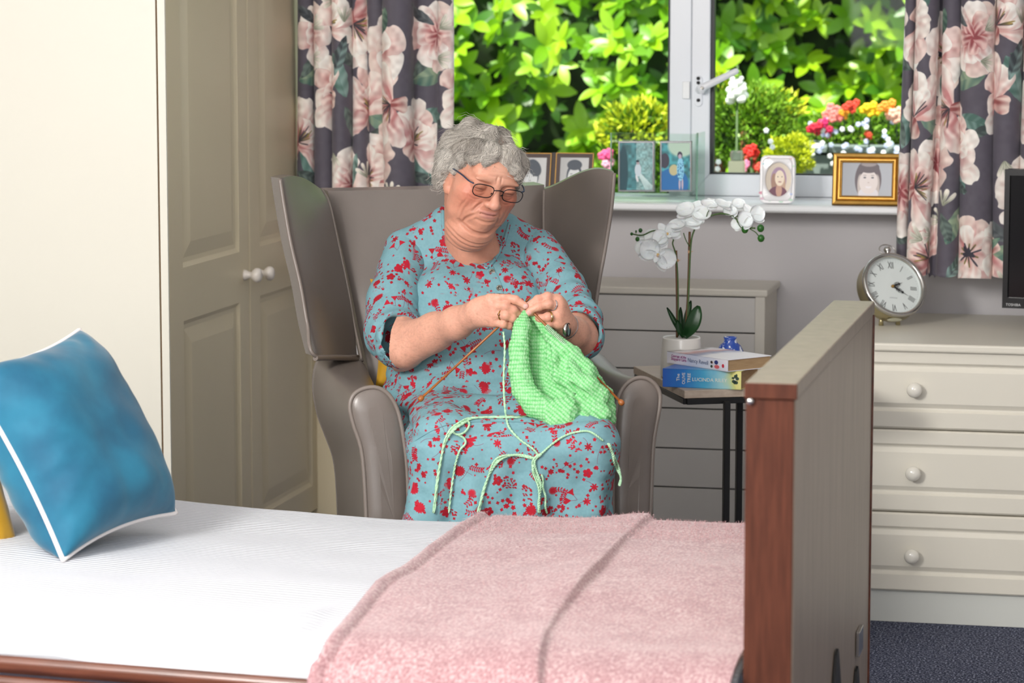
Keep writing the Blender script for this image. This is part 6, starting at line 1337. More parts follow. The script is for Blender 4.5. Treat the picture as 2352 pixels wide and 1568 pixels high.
rcc(fr, [(1088, 712, 5.43), (1140, 694, 5.405), (1175, 702, 5.398), (1202, 714, 5.390)], [.016, .0115, .0095, .0075], .005)
for (a_, b_) in (((1118, 700), (1150, 697)), ((1120, 712), (1152, 713)), ((1118, 733), (1150, 734))):   # clefts between the fingers on the back of the hand
    pass
v1, q1 = fr.mesh(); hand_fields.append((v1, q1))
# her left arm (right in the photo)
lo = np.minimum.reduce([V(1190, 840, 5.3), V(1400, 650, 5.75), V(1190, 650, 5.3), V(1400, 840, 5.3)])-.02; hi = np.maximum.reduce([V(1190, 840, 5.75), V(1400, 650, 5.7), V(1190, 650, 5.7), V(1400, 840, 5.7)])+.02
fl_ = Field(lo, hi, 0.0019)
rcc(fl_, [(1325, 730, 5.60), (1330, 776, 5.52), (1312, 764, 5.47), (1294, 745, 5.425)], [.036, .0345, .030, .0235], .018)
KL = [(1279, 688, 5.391), (1283, 704, 5.386), (1281, 725, 5.386), (1281, 743, 5.391)]
for p, r0 in zip(KL, (.0115, .012, .012, .0115)): rcc(fl_, [(1293, 742, 5.42), p], [.018, r0], .012)
fl_.ell(V(1284, 718, 5.405), (.018, .018, .030), .012, R=RM)
FINGL = [([KL[0], (1257, 681, 5.379), (1235, 687, 5.376), (1215, 700, 5.377)], [.0096, .0083, .0073, .0064]),
         ([KL[1], (1260, 698, 5.372), (1238, 704, 5.370), (1218, 713, 5.371)], [.0096, .0084, .0075, .0066]),
         ([KL[2], (1258, 728, 5.375), (1241, 731, 5.378), (1228, 734, 5.388)], [.0096, .0083, .0073, .0062]),
         ([KL[3], (1260, 744, 5.381), (1244, 745, 5.384), (1233, 742, 5.392)], [.0088, .0076, .0066, .0058])]
for pts, rs in FINGL:
    rcc(fl_, pts, rs, .0032)
    for q_, r_ in zip(pts[1:3], rs[1:3]): fl_.rc(V(*q_), V(*q_), r_*1.08, k=.003)
rcc(fl_, [(1290, 722, 5.43), (1262, 712, 5.415), (1234, 714, 5.392), (1214, 718, 5.373)], [.014, .0105, .009, .0072], .004)
v2, q2 = fl_.mesh(); hand_fields.append((v2, q2))
# ---- coarse body under the dress, legs and feet
bf = Field(V(880, 1300, 4.9)*[1, 1, 0]+[-.35, -.25, 0.0], V(1300, 500, 5.95)*[1, 1, 1]+[.15, .1, .08], 0.012)
bf.ell(V(1085, 640, 5.84), (.13, .08, .12), .03, R=RM); bf.ell(V(1080, 850, 5.78), (.145, .11, .15), .05, R=RM)
legs = []
for hx, kx_, fx in ((1010, 1045, 1060), (1160, 1320, 1330)):
    K_ = V(kx_, 1040, 5.32); An = np.array([V(fx, 1040, 5.36)[0], V(fx, 1040, 5.36)[1], 0.09]); bf.chain([V(hx, 930, 5.75), K_, An], [.075, .055, .036], .03)
    toe = An+(-AY)*0.13+np.array([0, 0, -0.055]); bf.rc(An+np.array([0, 0, -.04]), toe, .034, .028, .02)
v3, q3 = bf.mesh()
# join into one continuous body mesh
allv = [h2w(v), v1, v2, v3]; allq = []; off = 0
for vv_, qq_ in zip(allv, (qd, q1, q2, q3)): allq.append(qq_+off); off += len(vv_)
cols = [colh]
for vv_, kn, tips in ((v1, FING, None), (v2, FINGL, None)):
    c = skin_col(vv_*1.0, 'arm'); c *= np.array([1.05, 1.07, 1.10])
    sp_ = vnoise(vv_, 150, 7, 2); c *= (1-0.20*np.clip(sp_-0.35, 0, 1)*2)[:, None]
    c *= (1-0.10*np.abs(np.sin(vnoise(vv_*[1, 1, 2.2], 60, 5, 2)*9))**6)[:, None]
    for pts, rs in kn:
        for q_ in pts[:3]:
            d = np.linalg.norm(vv_-V(q_[0], q_[1], q_[2]-.006), axis=1); w = (0.35*np.exp(-(d/0.008)**2))[:, None]; c = c*(1-w)+np.array(lin('#d28874'))*w
    c = np.clip(c, 0, 1); cols.append(c)
for pt in ((1208, 704, 5.3645),):
    d = np.linalg.norm((v1-V(*pt))@np.stack([RT, UP, FW], 1)*np.array([1, 1.15, .6]), axis=1); w = (np.clip((0.0062-d)/0.0010, 0, 1)*0.85)[:, None]; cols[1] = cols[1]*(1-w)+np.array(lin('#e8b9b4'))*w
d = np.linalg.norm((v2-V(1214, 718, 5.366))@np.stack([RT, UP, FW], 1)*np.array([1, 1.2, .6]), axis=1); w = (np.clip((0.0056-d)/0.0010, 0, 1)*0.85)[:, None]; cols[2] = cols[2]*(1-w)+np.array(lin('#dfa6a6'))*w
cols.append(np.tile(np.array(lin('#c99a86')), (len(v3), 1)))
M['skin'] = mat_attr('skin', 0.48, bump=0.35, bump_scale=330, subsurf=0.12, spec=0.4)
me = fast_mesh('body', np.concatenate(allv), np.concatenate(allq), M['skin']); set_col(me, np.concatenate(cols)); P_(link('body', me, person))
# ---- hair
hf = HF((-.13, -.16, -.13), (.13, .12, .17), 0.0024)
hf.ell((0, -.022, .018), (.071, .082, .057)); hf.ell((0, -.060, -.012), (.062, .048, .055), k=.03)
for s_ in (-1, 1): hf.ell((s_*.056, -.028, -.006), (.018, .040, .042), k=.02)
hf.ell((-.060, -.034, -.042), (.014, .024, .024), k=.012); hf.ell((.055, .016, .004), (.017, .032, .028), k=.02)
for p, r in (((-.042, .036, .050), .023), ((-.018, .056, .058), .020), ((.018, .062, .057), .022), ((.042, .050, .044), .022), ((.052, .040, .024), .018), ((-.056, .012, .036), .021), ((.024, .078, .043), .0115), ((.040, .073, .032), .0115), ((.051, .060, .016), .0110), ((.056, .044, .000), .010), ((-.057, .028, .024), .014), ((-.045, .054, .038), .013), ((-.030, .067, .046), .011), ((-.062, -.026, -.050), .012), ((-.064, -.006, .008), .015), ((-.060, .012, -.004), .010), ((-.064, -.010, -.012), .013), ((.062, -.008, -.014), .012), ((0, -.02, .068), .018), ((-.028, -.05, .058), .020), ((.032, -.04, .058), .020), ((-.05, -.06, .02), .024), ((.05, -.055, .02), .022)):
    hf.rc(p, p, r, k=.009)
hf.ell((-.018, .106, .004), (.040, .045, .033), k=.008, mode='s'); hf.ell((.03, .112, -.012), (.03, .035, .034), k=.006, mode='s'); hf.ell((0, .10, -.06), (.068, .08, .066), k=.006, mode='s'); hf.ell((-.068, .010, -.036), (.018, .016, .026), k=.006, mode='s')
vv_, hq = hf.mesh()
def hcol(p, a=1.0):
    n = vnoise(p*[1, 1, 1], 28, 5, 3); n2 = vnoise(p, 110, 8, 2); t_ = np.clip(0.58+0.42*n+0.2*n2, 0, 1)[:, None]; return np.array(lin('#7f7468'))*(1-t_)+np.array(lin('#e6e1d8'))*t_
grv = vnoise(vv_*[1, .45, 1.0], 95, 9, 2)
# normals for displacement
hn = vnormals(vv_, hq); vv2 = vv_+hn*(0.0020*grv+0.006*vnoise(vv_*[1, .7, 1], 34, 2, 2))[:, None]; vv_ = vv2; hn = vnormals(vv_, hq)
M['hair'] = mat_attr('grey_hair', 0.55, spec=0.35, bump=0.5, bump_scale=500)
me = fast_mesh('hair', h2w(vv2), hq, M['hair']); set_col(me, hcol(vv_)*0.8); hair = P_(link('hair', me, person))
# strands following the surface from the crown with waves
NS_ = 15000; idx = rng.integers(0, len(vv_), NS_); p0 = vv_[idx]; n0 = hn[idx]; keep = (p0[:, 1]*0.6+p0[:, 2] > -.12); p0, n0 = p0[keep], n0[keep]; NS_ = len(p0)
crown = np.array([0.012, -.020, .100]); K = 11; paths = np.zeros((NS_, K, 3)); p = p0.copy(); nn = n0.copy(); ph = rng.uniform(0, 6.28, NS_); L_ = rng.uniform(.020, .055, NS_)/(K-1); part = np.where(p0[:, 0] > -.005, 1.0, -1.0); fly = (rng.random(NS_) > .965)*rng.random(NS_)
from mathutils.bvhtree import BVHTree
from mathutils.kdtree import KDTree
kd = KDTree(len(vv_))
for i, q_ in enumerate(vv_): kd.insert(q_, i)
kd.balance()
for k in range(K):
    paths[:, k] = p+nn*(0.0012+0.0022*rng.random(NS_)[:, None]*0+(0.0060*((k/(K-1))**2)*rng.random(NS_)+fly*0.016*(k/(K-1))**1.5)[:, None])
    d = p-crown; d[:, 0] += 0.03*part*(p[:, 1] > .03); d -= nn*(d*nn).sum(1)[:, None]; d /= np.linalg.norm(d, axis=1)[:, None]+1e-9; sd = np.cross(d, nn)
    cur = 0.75*np.sin(vnoise(p, 22, 4, 1)*5+k*0.45+ph*0.25)+0.35*np.sin(ph); d = d+sd*cur[:, None]; d /= np.linalg.norm(d, axis=1)[:, None]; p = p+d*L_[:, None]
    ii = np.array([kd.find(q_)[1] for q_ in p]) if k % 2 == 0 else ii; nn = hn[ii]; p = p-nn*np.clip(((p-vv_[ii])*nn).sum(1), -.01, .01)[:, None]*(k % 2 == 0)
# loose flyaways at the outside
T_ = np.gradient(paths, axis=1); T_ /= np.linalg.norm(T_, axis=2)[..., None]+1e-9; s1 = np.cross(T_, n0[:, None, :]); s1 /= np.linalg.norm(s1, axis=2)[..., None]+1e-9; s2 = np.cross(T_, s1)
wid = (0.00034*np.sin(PI*np.linspace(0.12, 0.99, K)))[None, :, None]
ring = np.stack([paths+s1*wid, paths+(-0.5*s1+0.87*s2)*wid, paths+(-0.5*s1-0.87*s2)*wid], 2)      # NS,K,3,3
ids = np.arange(NS_*K*3).reshape(NS_, K, 3); qs = []
for j in range(3): qs.append(np.stack([ids[:, :-1, j], ids[:, :-1, (j+1) % 3], ids[:, 1:, (j+1) % 3], ids[:, 1:, j]], -1).reshape(-1, 4))
pts_ = ring.reshape(-1, 3); cs = np.repeat(hcol(paths[:, 3])*rng.uniform(.62, 1.42, NS_)[:, None], K*3, axis=0); me = fast_mesh('hair_strands', h2w(pts_), np.concatenate(qs), M['hair']); set_col(me, np.clip(cs, 0, 1)); o = link('hair_strands', me, hair); o['kind'] = 'stuff'
# ---- glasses
gl = P_(link('glasses', None, person)); gl.location = (0, 0, 0); gm_ = mat('glasses_metal', '#1c1f25', 0.3, metal=.6)
def rim(cx_g, w, h_, s_):
    pts = []
    for i in range(40):
        t = 2*PI*i/40; c_, sn = math.cos(t), math.sin(t); r = (abs(c_)**3.2+abs(sn)**3.2)**(-1/3.2); x, z = c_*r*w, sn*r*h_; x = x*(1-0.10*(z < 0)*(abs(z)/h_)); pts.append(h2w((cx_g+x, .106-.10*(abs(cx_g+x)-.012)**1.0*0.55, -.004+z-0.10*abs(cx_g+x)*0)))
    return pts
for s_ in (-1, 1):
    R_ = rim(s_*.0315, .0215, .0130, s_); MB().tube(R_, .00095, 6, closed=True).build('rim', gm_, gl)
    q_ = MB(); q_.poly(R_); q_.build('lens', glass_mat('tinted_lens', (.96, .93, .91), .05), gl)
    MB().tube(interp([h2w((s_*.052, .0965, .0045)), h2w((s_*.060, .088, .005)), h2w((s_*.066, .060, .004)), h2w((s_*.068, .010, -.006)), h2w((s_*.068, -.015, -.014))], 20), .0016, 6).build('temple', mat('temple_navy', '#27324a', .35), gl)
    MB().tube([h2w((s_*.012, .104, -.006)), h2w((s_*.0105, .099, -.010))], .0012, 6).build('nose_pad', gm_, gl)
MB().tube(interp([h2w((-.011, .1065, .001)), h2w((0, .109, .004)), h2w((.011, .1065, .001))], 9), .0011, 6).build('bridge', gm_, gl)
# ---- dress: one mesh for bodice, sleeves and skirt
df = Field(V(820, 1480, 5.2)*[1, 1, 0]+[-.12, -.25, .12], np.array([V(1460, 600, 5.4)[0]+.10, V(1000, 500, 6.02)[1]+.08, V(1000, 465, 5.8)[2]]), 0.0042)
def E(c, r, k=.03): df.ell(V(*c), r, k, R=RM)
E((1085, 615, 5.83), (.140, .092, .115)); E((1035, 700, 5.74), (.085, .080, .080), .05); E((1165, 690, 5.74), (.080, .080, .078), .05)
E((1080, 800, 5.74), (.160, .135, .120), .05); E((1075, 890, 5.70), (.165, .150, .095), .05); E((1085, 955, 5.66), (.175, .17, .07), .05)
df.rc(V(1000, 548, 5.80), V(935, 575, 5.80), .040, .044, .03); df.rc(V(1165, 545, 5.80), V(1235, 570, 5.79), .040, .040, .03)
df.rc(V(1028, 512, 5.79), V(1000, 540, 5.80), .036, .036, .02); df.rc(V(1140, 515, 5.79), V(1165, 540, 5.80), .034, .036, .02)
# lap and skirt
df.chain([V(1000, 950, 5.70), V(1020, 1018, 5.29)], [.078, .062], .04); df.chain([V(1165, 945, 5.70), V(1345, 1022, 5.285)], [.080, .060], .04)
df.rc(V(1030, 1022, 5.31), V(1340, 1027, 5.30), .055, .055, .03); df.rc(V(1085, 975, 5.45), V(1250, 985, 5.45), .06, .06, .04)
zb_ = 0.17
for px_, kx_ in ((1005, 985), (1060, 1050), (1120, 1118), (1180, 1182), (1240, 1246), (1300, 1310), (1350, 1366)):
    tpp = V(px_, 1035, 5.295); btt = V(kx_, 1035, 5.285+0.0002*(kx_-1180)); df.rc(tpp, (btt[0], btt[1], zb_), .052, .060, .03)
# necklace-line opening and hem cut
df.chain([V(1082, 440, 5.74), V(1085, 492, 5.71), V(1100, 540, 5.65), V(1121, 598, 5.60)], [.076, .063, .030, .004], .006, 's')
def cutplane(F_, c, n, lo_, hi_, k=.002):
    """remove everything on the positive side of plane (c,n) inside box lo..hi"""
    sl = [slice(max(0, int((lo_[i]-F_.lo[i])/F_.h)), min(F_.n[i], int((hi_[i]-F_.lo[i])/F_.h)+2)) for i in range(3)]
    X = F_.ax[0][sl[0]][:, None, None]; Y = F_.ax[1][sl[1]][None, :, None]; Z = F_.ax[2][sl[2]][None, None, :]; d = (X-c[0])*n[0]+(Y-c[1])*n[1]+(Z-c[2])*n[2]
    F_.F[sl[0], sl[1], sl[2]] = np.maximum(F_.F[sl[0], sl[1], sl[2]], d)
dv_, dq = df.mesh()
# sleeves as their own fields, hollow at the hem
def sleeve(chain, rs, cc_, nn_, inner, ri):
    P_s = np.array([V(*c) for c in chain]); f_ = Field(P_s.min(0)-.11, P_s.max(0)+.11, 0.0036); f_.chain(list(P_s), rs, .012); c = V(*cc_); n = np.asarray(nn_); n = n/np.linalg.norm(n); cutplane(f_, c, n, f_.lo, f_.lo+f_.n*f_.h)
    f_.chain([V(*i) for i in inner], ri, .004, 's'); return f_.mesh()
nR = V(1085, 724, 5.43)-V(905, 790, 5.60); sR = sleeve([(935, 577, 5.80), (904, 690, 5.71), (900, 765, 5.64), (925, 783, 5.59), (965, 765, 5.55)], [.046, .0525, .054, .055, .057], (922, 781, 5.585), nR, [(905, 790, 5.61), (922, 786, 5.59), (980, 765, 5.53)], [.036, .0495, .054])
nL = V(1294, 745, 5.425)-V(1338, 782, 5.54); sL = sleeve([(1235, 572, 5.79), (1292, 665, 5.69), (1325, 735, 5.60), (1326, 768, 5.53), (1305, 755, 5.47)], [.042, .046, .048, .050, .052], (1325, 766, 5.52), nL, [(1335, 775, 5.55), (1326, 770, 5.53), (1300, 752, 5.46)], [.036, .044, .050])
def folds(v, q):
    n = vnormals(v, q); x = v@RT; z = v[:, 2]; d = np.zeros(len(v))
    zk = V(1180, 1010, 5.3)[2]; w = np.clip((zk-z)/0.18, 0, 1); y_ = v@away
    d += w*(0.013*np.sin(x*62+3*np.sin(z*7))+0.008*np.sin(x*105+1.3+4*z))*np.clip((V(1180, 1100, 5.38)@away-y_)/0.06+0.3, 0, 1)
    bz = V(1080, 935, 5.5)[2]; d -= 0.008*np.exp(-((z-bz-0.02*np.sin(x*9))/0.010)**2); bz2 = V(1080, 885, 5.5)[2]; d -= 0.004*np.exp(-((z-bz2-0.015*np.sin(x*11+1))/0.008)**2)
    d += 0.0035*vnoise(v*[1, 1, 1.6], 16, 3, 2)+0.0016*vnoise(v*[1, 1, 2], 40, 6, 2); return v+n*d[:, None]
def sleeve_folds(v, q, e):
    n = vnormals(v, q); e = V(*e); r = np.linalg.norm(v-e, axis=1); return v+n*(0.0035*np.sin(r*170+5*vnoise(v, 20, 2, 1))*np.exp(-(r/0.075)**2)+0.003*vnoise(v, 25, 4, 2))[:, None]
M['dress'] = img_mat('floral_jersey', dress_img, 0.8, uv=False, scale=1/0.40, box=True, bump=0.15, bump_scale=1200, rot=(0.0, 0.0, -0.26))
DV = [folds(dv_, dq), sleeve_folds(sR[0], sR[1], (905, 770, 5.58)), sleeve_folds(sL[0], sL[1], (1335, 700, 5.6))]; DQ = [dq, sR[1]+len(dv_), sL[1]+len(dv_)+len(sR[0])]
dme = fast_mesh('dress', np.concatenate(DV), np.concatenate(DQ), M['dress']); dress = P_(link('dress', dme, person))
bvh = BVHTree.FromPolygons([tuple(p) for p in np.concatenate(DV)], [tuple(int(i) for i in f_) for f_ in np.concatenate(DQ)])
def onsurf(px, py, off=0.003, dflt=5.4):
    d = Vector(ray(px, py)).normalized(); h_ = bvh.ray_cast(Vector(CAM), d); 
    if h_[0] is None: return V(px, py, dflt)
    return np.array(h_[0]-d*off)
for px, py in ((1130, 624), (1147, 661)):
    c = onsurf(px, py, 0.0005); MB().lathe([(0, .0005), (.002, .0005), (.0035, .0022), (.0058, .0026), (.0062, .001), (.006, 0)], 16, M=frameM(c, RT, UP) ).build('button', mat('shell_button', '#6f6a60', .2, metal=.4), dress)
def ribbon(name, pts, r, m, n=60, off=.001): 
    q_ = interp([(x, y, 0) for x, y in pts], n)[:, :2]; L3 = [onsurf(x, y, off) for x, y in q_]; return MB().tube(smooth_path(L3), r, 6).build(name, m, dress)
def smooth_path(L, it=2):
    P = np.array(L)
    for _ in range(it): P[1:-1] = (P[:-2]+2*P[1:-1]+P[2:])/4
    return P
seamm = mat('dress_seam', '#6f9aa3', .8)
ribbon('placket_seam', [(1128, 604), (1150, 650), (1160, 700)], .0008, seamm); ribbon('waist_seam', [(940, 1020), (1000, 985), (1060, 970), (1180, 968), (1250, 972)], .0008, seamm)
# collar: band round the neckline following the opening
cpts = [(1018, 482), (1018, 515), (1024, 548), (1042, 580), (1072, 602), (1100, 612), (1122, 616)]; L3 = [onsurf(x, y, .0015) for x, y in interp([(x, y, 0) for x, y in cpts], 30)[:, :2]]; MB().tube(smooth_path(L3, 6), .0042, 8).build('collar', M['dress'], dress)
cpts = [(1170, 512), (1162, 542), (1150, 572), (1137, 595), (1124, 614)]; L3 = [onsurf(x, y, .0015) for x, y in interp([(x, y, 0) for x, y in cpts], 26)[:, :2]]; MB().tube(smooth_path(L3, 6), .0038, 8).build('collar', M['dress'], dress)
# ---- watch and rings
def ring_on(name, a, b_, r, tube, m, t=0.5, par=None, stone=None):
    A_, B_ = Vector(V(*a)), Vector(V(*b_)); d = (B_-A_).normalized(); c = A_+(B_-A_)*t; e1 = d.orthogonal().normalized(); e2 = d.cross(e1)
    o = MB().tube([c+(e1*math.cos(x)+e2*math.sin(x))*r for x in np.linspace(0, 2*PI, 28, endpoint=False)], tube, 7, closed=True).build(name, M[m], par or person)
    if par is None: P_(o)
    if stone: tow = Vector(-FW); tow = (tow-d*tow.dot(d)).normalized(); MB().lathe([(0, 0), (stone[0], 0), (stone[0]*.8, .002), (0, .0026)], 8, M=frameM(c+tow*(r+tube*0.6), d, d.cross(tow))).build('stone', stone[1], o)
    return o
gar = mat('garnet', '#5a0f1c', .1, coat=1); cry = mat('crystal', '#d8cfb4', .08, coat=1)
ring_on('ring', FING[2][0][0], FING[2][0][1], .0096, .0011, 'gold', .62, stone=(.0028, gar))
ring_on('ring', FINGL[1][0][0], FINGL[1][0][1], .0100, .0012, 'silver', .50, stone=(.0022, gar)); ring_on('ring', FINGL[2][0][0], FINGL[2][0][1], .0100, .0013, 'gold', .80, stone=(.0030, cry))
wr_ = P_(link('wristwatch', None, person)); wr_.location = (0, 0, 0)
ring_on('strap', (1290, 742, 5.42), (1312, 764, 5.47), .0243, .0026, 'silver', .35, par=wr_)
wc = V(1301, 757, 5.392); wn = RT*0.95-FW*0.32-UP*0.0; wn /= np.linalg.norm(wn); wxv = UP-wn*(UP@wn); WM = frameM(wc, wxv, np.cross(wn, wxv)) @ Matrix.Scale(.88, 4)
MB().lathe([(0, -.004), (.0145, -.004), (.0160, 0), (.0150, .004), (.0135, .0045), (.0132, .003), (0, .003)], 32, M=WM).build('case', M['chrome'], wr_)
MB().lathe([(0, .0034), (.0132, .0034), (.0140, .0050), (.0136, .0054)], 32, M=WM).build('dial', mat('watch_dial', '#5f7f7c', .15), wr_)
MB().tube([WM @ Vector((.0138*math.cos(t), .0138*math.sin(t), .0050)) for t in np.linspace(0, 2*PI, 30, endpoint=False)], .0009, 6, closed=True).build('bezel', M['black'], wr_)
# ---- necklace
nk = [w2h(V(x, y, t)) for x, y, t in ((1027, 480, 5.62), (1026, 505, 5.62), (1033, 530, 5.61))]
# ================================================================== KNITTING
kf = Field(np.minimum(V(1140, 1030, 5.2), V(1140, 1030, 5.5))-.04, np.maximum(V(1430, 690, 5.5), V(1430, 690, 5.2))+.06, 0.0019)
def KC(pts, k=.005): kf.chain([V(p[0], p[1], p[2]) for p in pts], [p[3] for p in pts], k)
KC([(1205, 722, 5.375, .008), (1200, 750, 5.362, .017), (1192, 800, 5.348, .019), (1193, 850, 5.338, .020), (1203, 895, 5.325, .022), (1232, 932, 5.305, .024), (1270, 948, 5.29, .024), (1305, 940, 5.285, .024), (1330, 915, 5.295, .016)])
KC([(1215, 735, 5.395, .008), (1228, 790, 5.395, .014), (1238, 850, 5.395, .022), (1270, 905, 5.365, .028), (1310, 908, 5.335, .022)])
KC([(1250, 760, 5.40, .016), (1258, 820, 5.395, .022), (1280, 870, 5.38, .026)])
KC([(1300, 940, 5.282, .020), (1300, 962, 5.272, .016), (1275, 967, 5.270, .012), (1264, 966, 5.275, .010)])
KC([(1222, 724, 5.388, .007), (1262, 768, 5.378, .012), (1280, 790, 5.366, .016), (1308, 815, 5.352, .020), (1345, 858, 5.338, .022), (1378, 892, 5.34, .014), (1394, 906, 5.345, .008)])
KC([(1272, 790, 5.362, .014), (1268, 835, 5.342, .016), (1285, 862, 5.328, .018), (1322, 876, 5.312, .020), (1352, 888, 5.302, .021), (1378, 908, 5.305, .018), (1374, 932, 5.302, .013), (1356, 926, 5.300, .010)], .004)
KC([(1318, 812, 5.348, .014), (1302, 842, 5.330, .017), (1320, 864, 5.316, .018)], .004); KC([(1345, 840, 5.34, .014), (1350, 870, 5.32, .018)], .004)
KC([(1392, 905, 5.335, .014), (1398, 935, 5.325, .013), (1400, 962, 5.32, .012), (1388, 975, 5.31, .010)], .004)
KC([(1330, 925, 5.298, .014), (1352, 955, 5.284, .016), (1378, 980, 5.278, .012), (1392, 990, 5.279, .006)], .004); KC([(1360, 930, 5.30, .016), (1385, 950, 5.30, .017)], .006)
for ch in ([(1226, 765, 5.352), (1234, 820, 5.350), (1250, 875, 5.345), (1285, 905, 5.325), (1312, 918, 5.305)], [(1258, 800, 5.350), (1256, 842, 5.332), (1275, 880, 5.315), (1312, 893, 5.298), (1345, 906, 5.290)], [(1318, 905, 5.288), (1340, 925, 5.276), (1368, 950, 5.27)], [(1300, 815, 5.336), (1290, 842, 5.322), (1300, 862, 5.308)]): kf.chain([V(*p) for p in ch], [.006, .010, .010, .008, .004][:len(ch)], .010, 's')
kv, kq = kf.mesh(); kn_ = vnormals(kv, kq)
# stitches: rows run along the folds; garter bumps from two crossing waves
gx = kv@RT; gz = kv@UP; curv = vnoise(kv, 14, 3, 1); u1 = gx*0.62+gz*0.78+0.010*curv; u2 = gx*0.78-gz*0.62+0.010*curv; left = gx < (V(1250, 800, 5.35)@RT); u1 = np.where(left, gz+0.012*curv, u1); u2 = np.where(left, gx+0.012*curv, u2)
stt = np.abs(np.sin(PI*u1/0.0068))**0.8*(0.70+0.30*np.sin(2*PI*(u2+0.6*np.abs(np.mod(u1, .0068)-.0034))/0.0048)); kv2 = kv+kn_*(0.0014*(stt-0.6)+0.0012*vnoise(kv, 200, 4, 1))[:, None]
kc_ = np.clip(stt*0.9+0.25*vnoise(kv, 260, 6, 1), 0, 1)[:, None]; kcol = np.array(lin('#5dba66'))*(1-kc_)+np.array(lin('#b5e2b4'))*kc_  # pale crests, deep green grooves: highlight and shade put into the wool colour
M['wool'] = mat_attr('mint_wool', 0.85, bump=0.7, bump_scale=520, sheen=.3, spec=.2)
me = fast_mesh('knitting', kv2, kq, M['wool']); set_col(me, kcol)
knit = link('knitting', me, None, 'bright mint green knitted piece hanging from the needles over the woman\'s lap', 'knitting'); yarnm = mat('mint_yarn', '#c3e3c4', .85, col2='#9ccfa3', var_scale=260, bump=.6, bump_scale=500)
nw = mat('bamboo_needle', '#a5622c', .35, col2='#8a4c20', var_scale=30)
def needle(a, b_, label):
    A_, B_ = Vector(V(*a)), Vector(V(*b_)); d = (B_-A_).normalized(); L_n = (B_-A_).length; o = empty('knitting_needle', tuple(A_), label, 'knitting needle', 'pair of wooden knitting needles')
    P_(MB().tube([A_, A_+d*(L_n-.02), A_+d*(L_n-.006), B_], .0023, 10, rs=[.0023, .0023, .0015, .0004]).build('shaft', nw, o)); P_(MB().lathe([(0, -.006), (.0038, -.0055), (.0056, -.002), (.0052, .003), (.0030, .006), (0, .0065)], 16, M=frameM(A_, d.orthogonal(), d.cross(d.orthogonal()))).build('end_knob', nw, o)); return o
needle((967, 915, 5.34), (1220, 681, 5.412), 'wooden knitting needle pointing down to the left, held in the hand near the forearm'); needle((1427, 924, 5.30), (1190, 682, 5.388), 'wooden knitting needle running under the green knitting to the right arm of the chair')
A_, B_ = Vector(V(1427, 924, 5.30)), Vector(V(1190, 682, 5.388)); b = MB(); d = (B_-A_).normalized(); e1 = d.orthogonal().normalized(); e2 = d.cross(e1)
for k in range(34, 54):
    c = A_+(B_-A_)*(0.16+0.0105*k); 
    if k < 10 or k > 44 or True: b.tube([c+(e1*math.cos(t)+e2*math.sin(t))*.0040+d*(.0008*math.sin(t)) for t in np.linspace(0, 2*PI, 9, endpoint=False)], .0011, 5, closed=True)
b.build('cast_on_loops', yarnm, knit, kind='stuff')
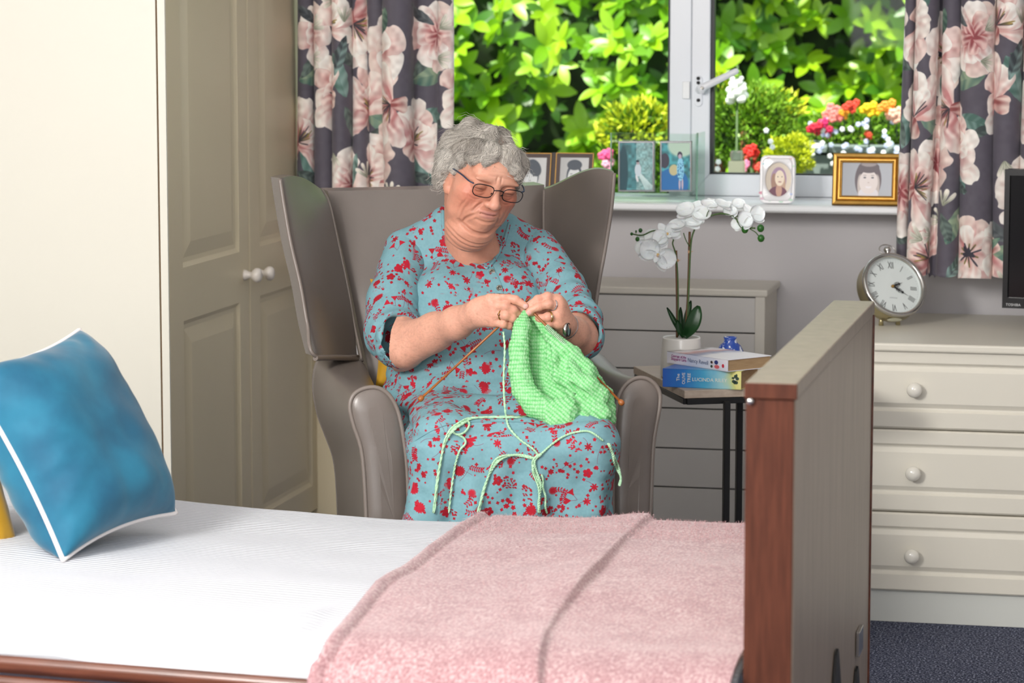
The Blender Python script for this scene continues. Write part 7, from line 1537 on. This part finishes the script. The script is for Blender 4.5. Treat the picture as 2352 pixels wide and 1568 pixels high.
# loose yarn lying on the lap
yarn = empty('loose_yarn', tuple(V(1237, 1045, 5.25)), 'long loops of pale mint yarn lying across the woman\'s lap and hanging down', 'yarn')
def strand(pts, js=(0,), r=.0021, t_fix=None, off=.0025, free=None):
    for j in js:
        q_ = interp([(x, y, 0) for x, y in pts], 80)[:, :2]; L3 = []
        for i, (x, y) in enumerate(q_):
            ox = j*4.2*math.sin(PI*min(1, .15+i/80))+1.6*math.sin(i*.16+j*2.1); oy = 1.2*math.cos(i*.13+j); p_ = onsurf(x+ox, y+oy*(abs(j) > 0), off+.0012*abs(j)+0.0012*(1+math.sin(i*.3+j*2)), 5.27)
            if free and i < free[2]:
                tl_ = free[0]+(free[1]-free[0])*i/free[2]; tp__ = float((p_-CAM)@FW)
                if tl_ < tp__: p_ = V(x+ox, y, tl_)
            L3.append(p_)
        L3 = smooth_path(L3, 5); A1 = []; B1 = []; T_ = np.gradient(L3, axis=0)
        for i in range(80):
            t_ = T_[i]/(np.linalg.norm(T_[i])+1e-9); e_ = np.cross(t_, FW); e_ /= np.linalg.norm(e_)+1e-9; g2 = np.cross(t_, e_); a_ = i*1.1; A1.append(L3[i]+(e_*math.cos(a_)+g2*math.sin(a_))*r*.45); B1.append(L3[i]-(e_*math.cos(a_)+g2*math.sin(a_))*r*.45)
        P_(MB().tube(A1, r*.68, 6).tube(B1, r*.68, 6).build('strand', yarnm, yarn))
strand([(1156, 762), (1158, 800), (1157, 860), (1160, 920), (1164, 965), (1170, 985), (1195, 1010), (1225, 1030), (1238, 1048)], (0,), free=(5.375, 5.27, 52))
strand([(1262, 955), (1210, 957), (1150, 958), (1085, 960), (1062, 970), (1040, 985), (1022, 1015), (1012, 1060), (1004, 1110), (996, 1178)], (-1, 0, 1))
strand([(1058, 972), (1074, 968), (1079, 978), (1068, 992), (1050, 998), (1042, 990), (1052, 976)], (0,)); strand([(1052, 998), (1066, 1008), (1070, 1020), (1056, 1034), (1046, 1060), (1040, 1110), (1031, 1178)], (0,))
strand([(1226, 1052), (1200, 1046), (1170, 1046), (1145, 1054), (1128, 1080), (1113, 1120), (1098, 1178)], (-1, 0, 1)); strand([(1240, 1042), (1226, 1060), (1228, 1085), (1240, 1115), (1238, 1150), (1238, 1178)], (-1, 0, 1)); strand([(1244, 1090), (1250, 1130), (1256, 1178)], (0,))
strand([(1238, 1046), (1262, 1024), (1300, 1000), (1335, 990), (1362, 994), (1385, 1012)], (0,)); strand([(1396, 1018), (1408, 1050), (1418, 1080), (1426, 1100), (1422, 1115)], (0, 1), off=.004)
k2 = interp([V(1394, 982, 5.283), V(1401, 1000, 5.279), V(1396, 1012, 5.278), V(1386, 1010, 5.279), V(1380, 995, 5.281)], 24); MB().tube(k2, .0042, 8).build('end_loop', M['wool'], knit)
set_col(COL.objects['end_loop'].data, np.tile(np.array(lin('#8fe899')), (len(COL.objects['end_loop'].data.vertices), 1)))
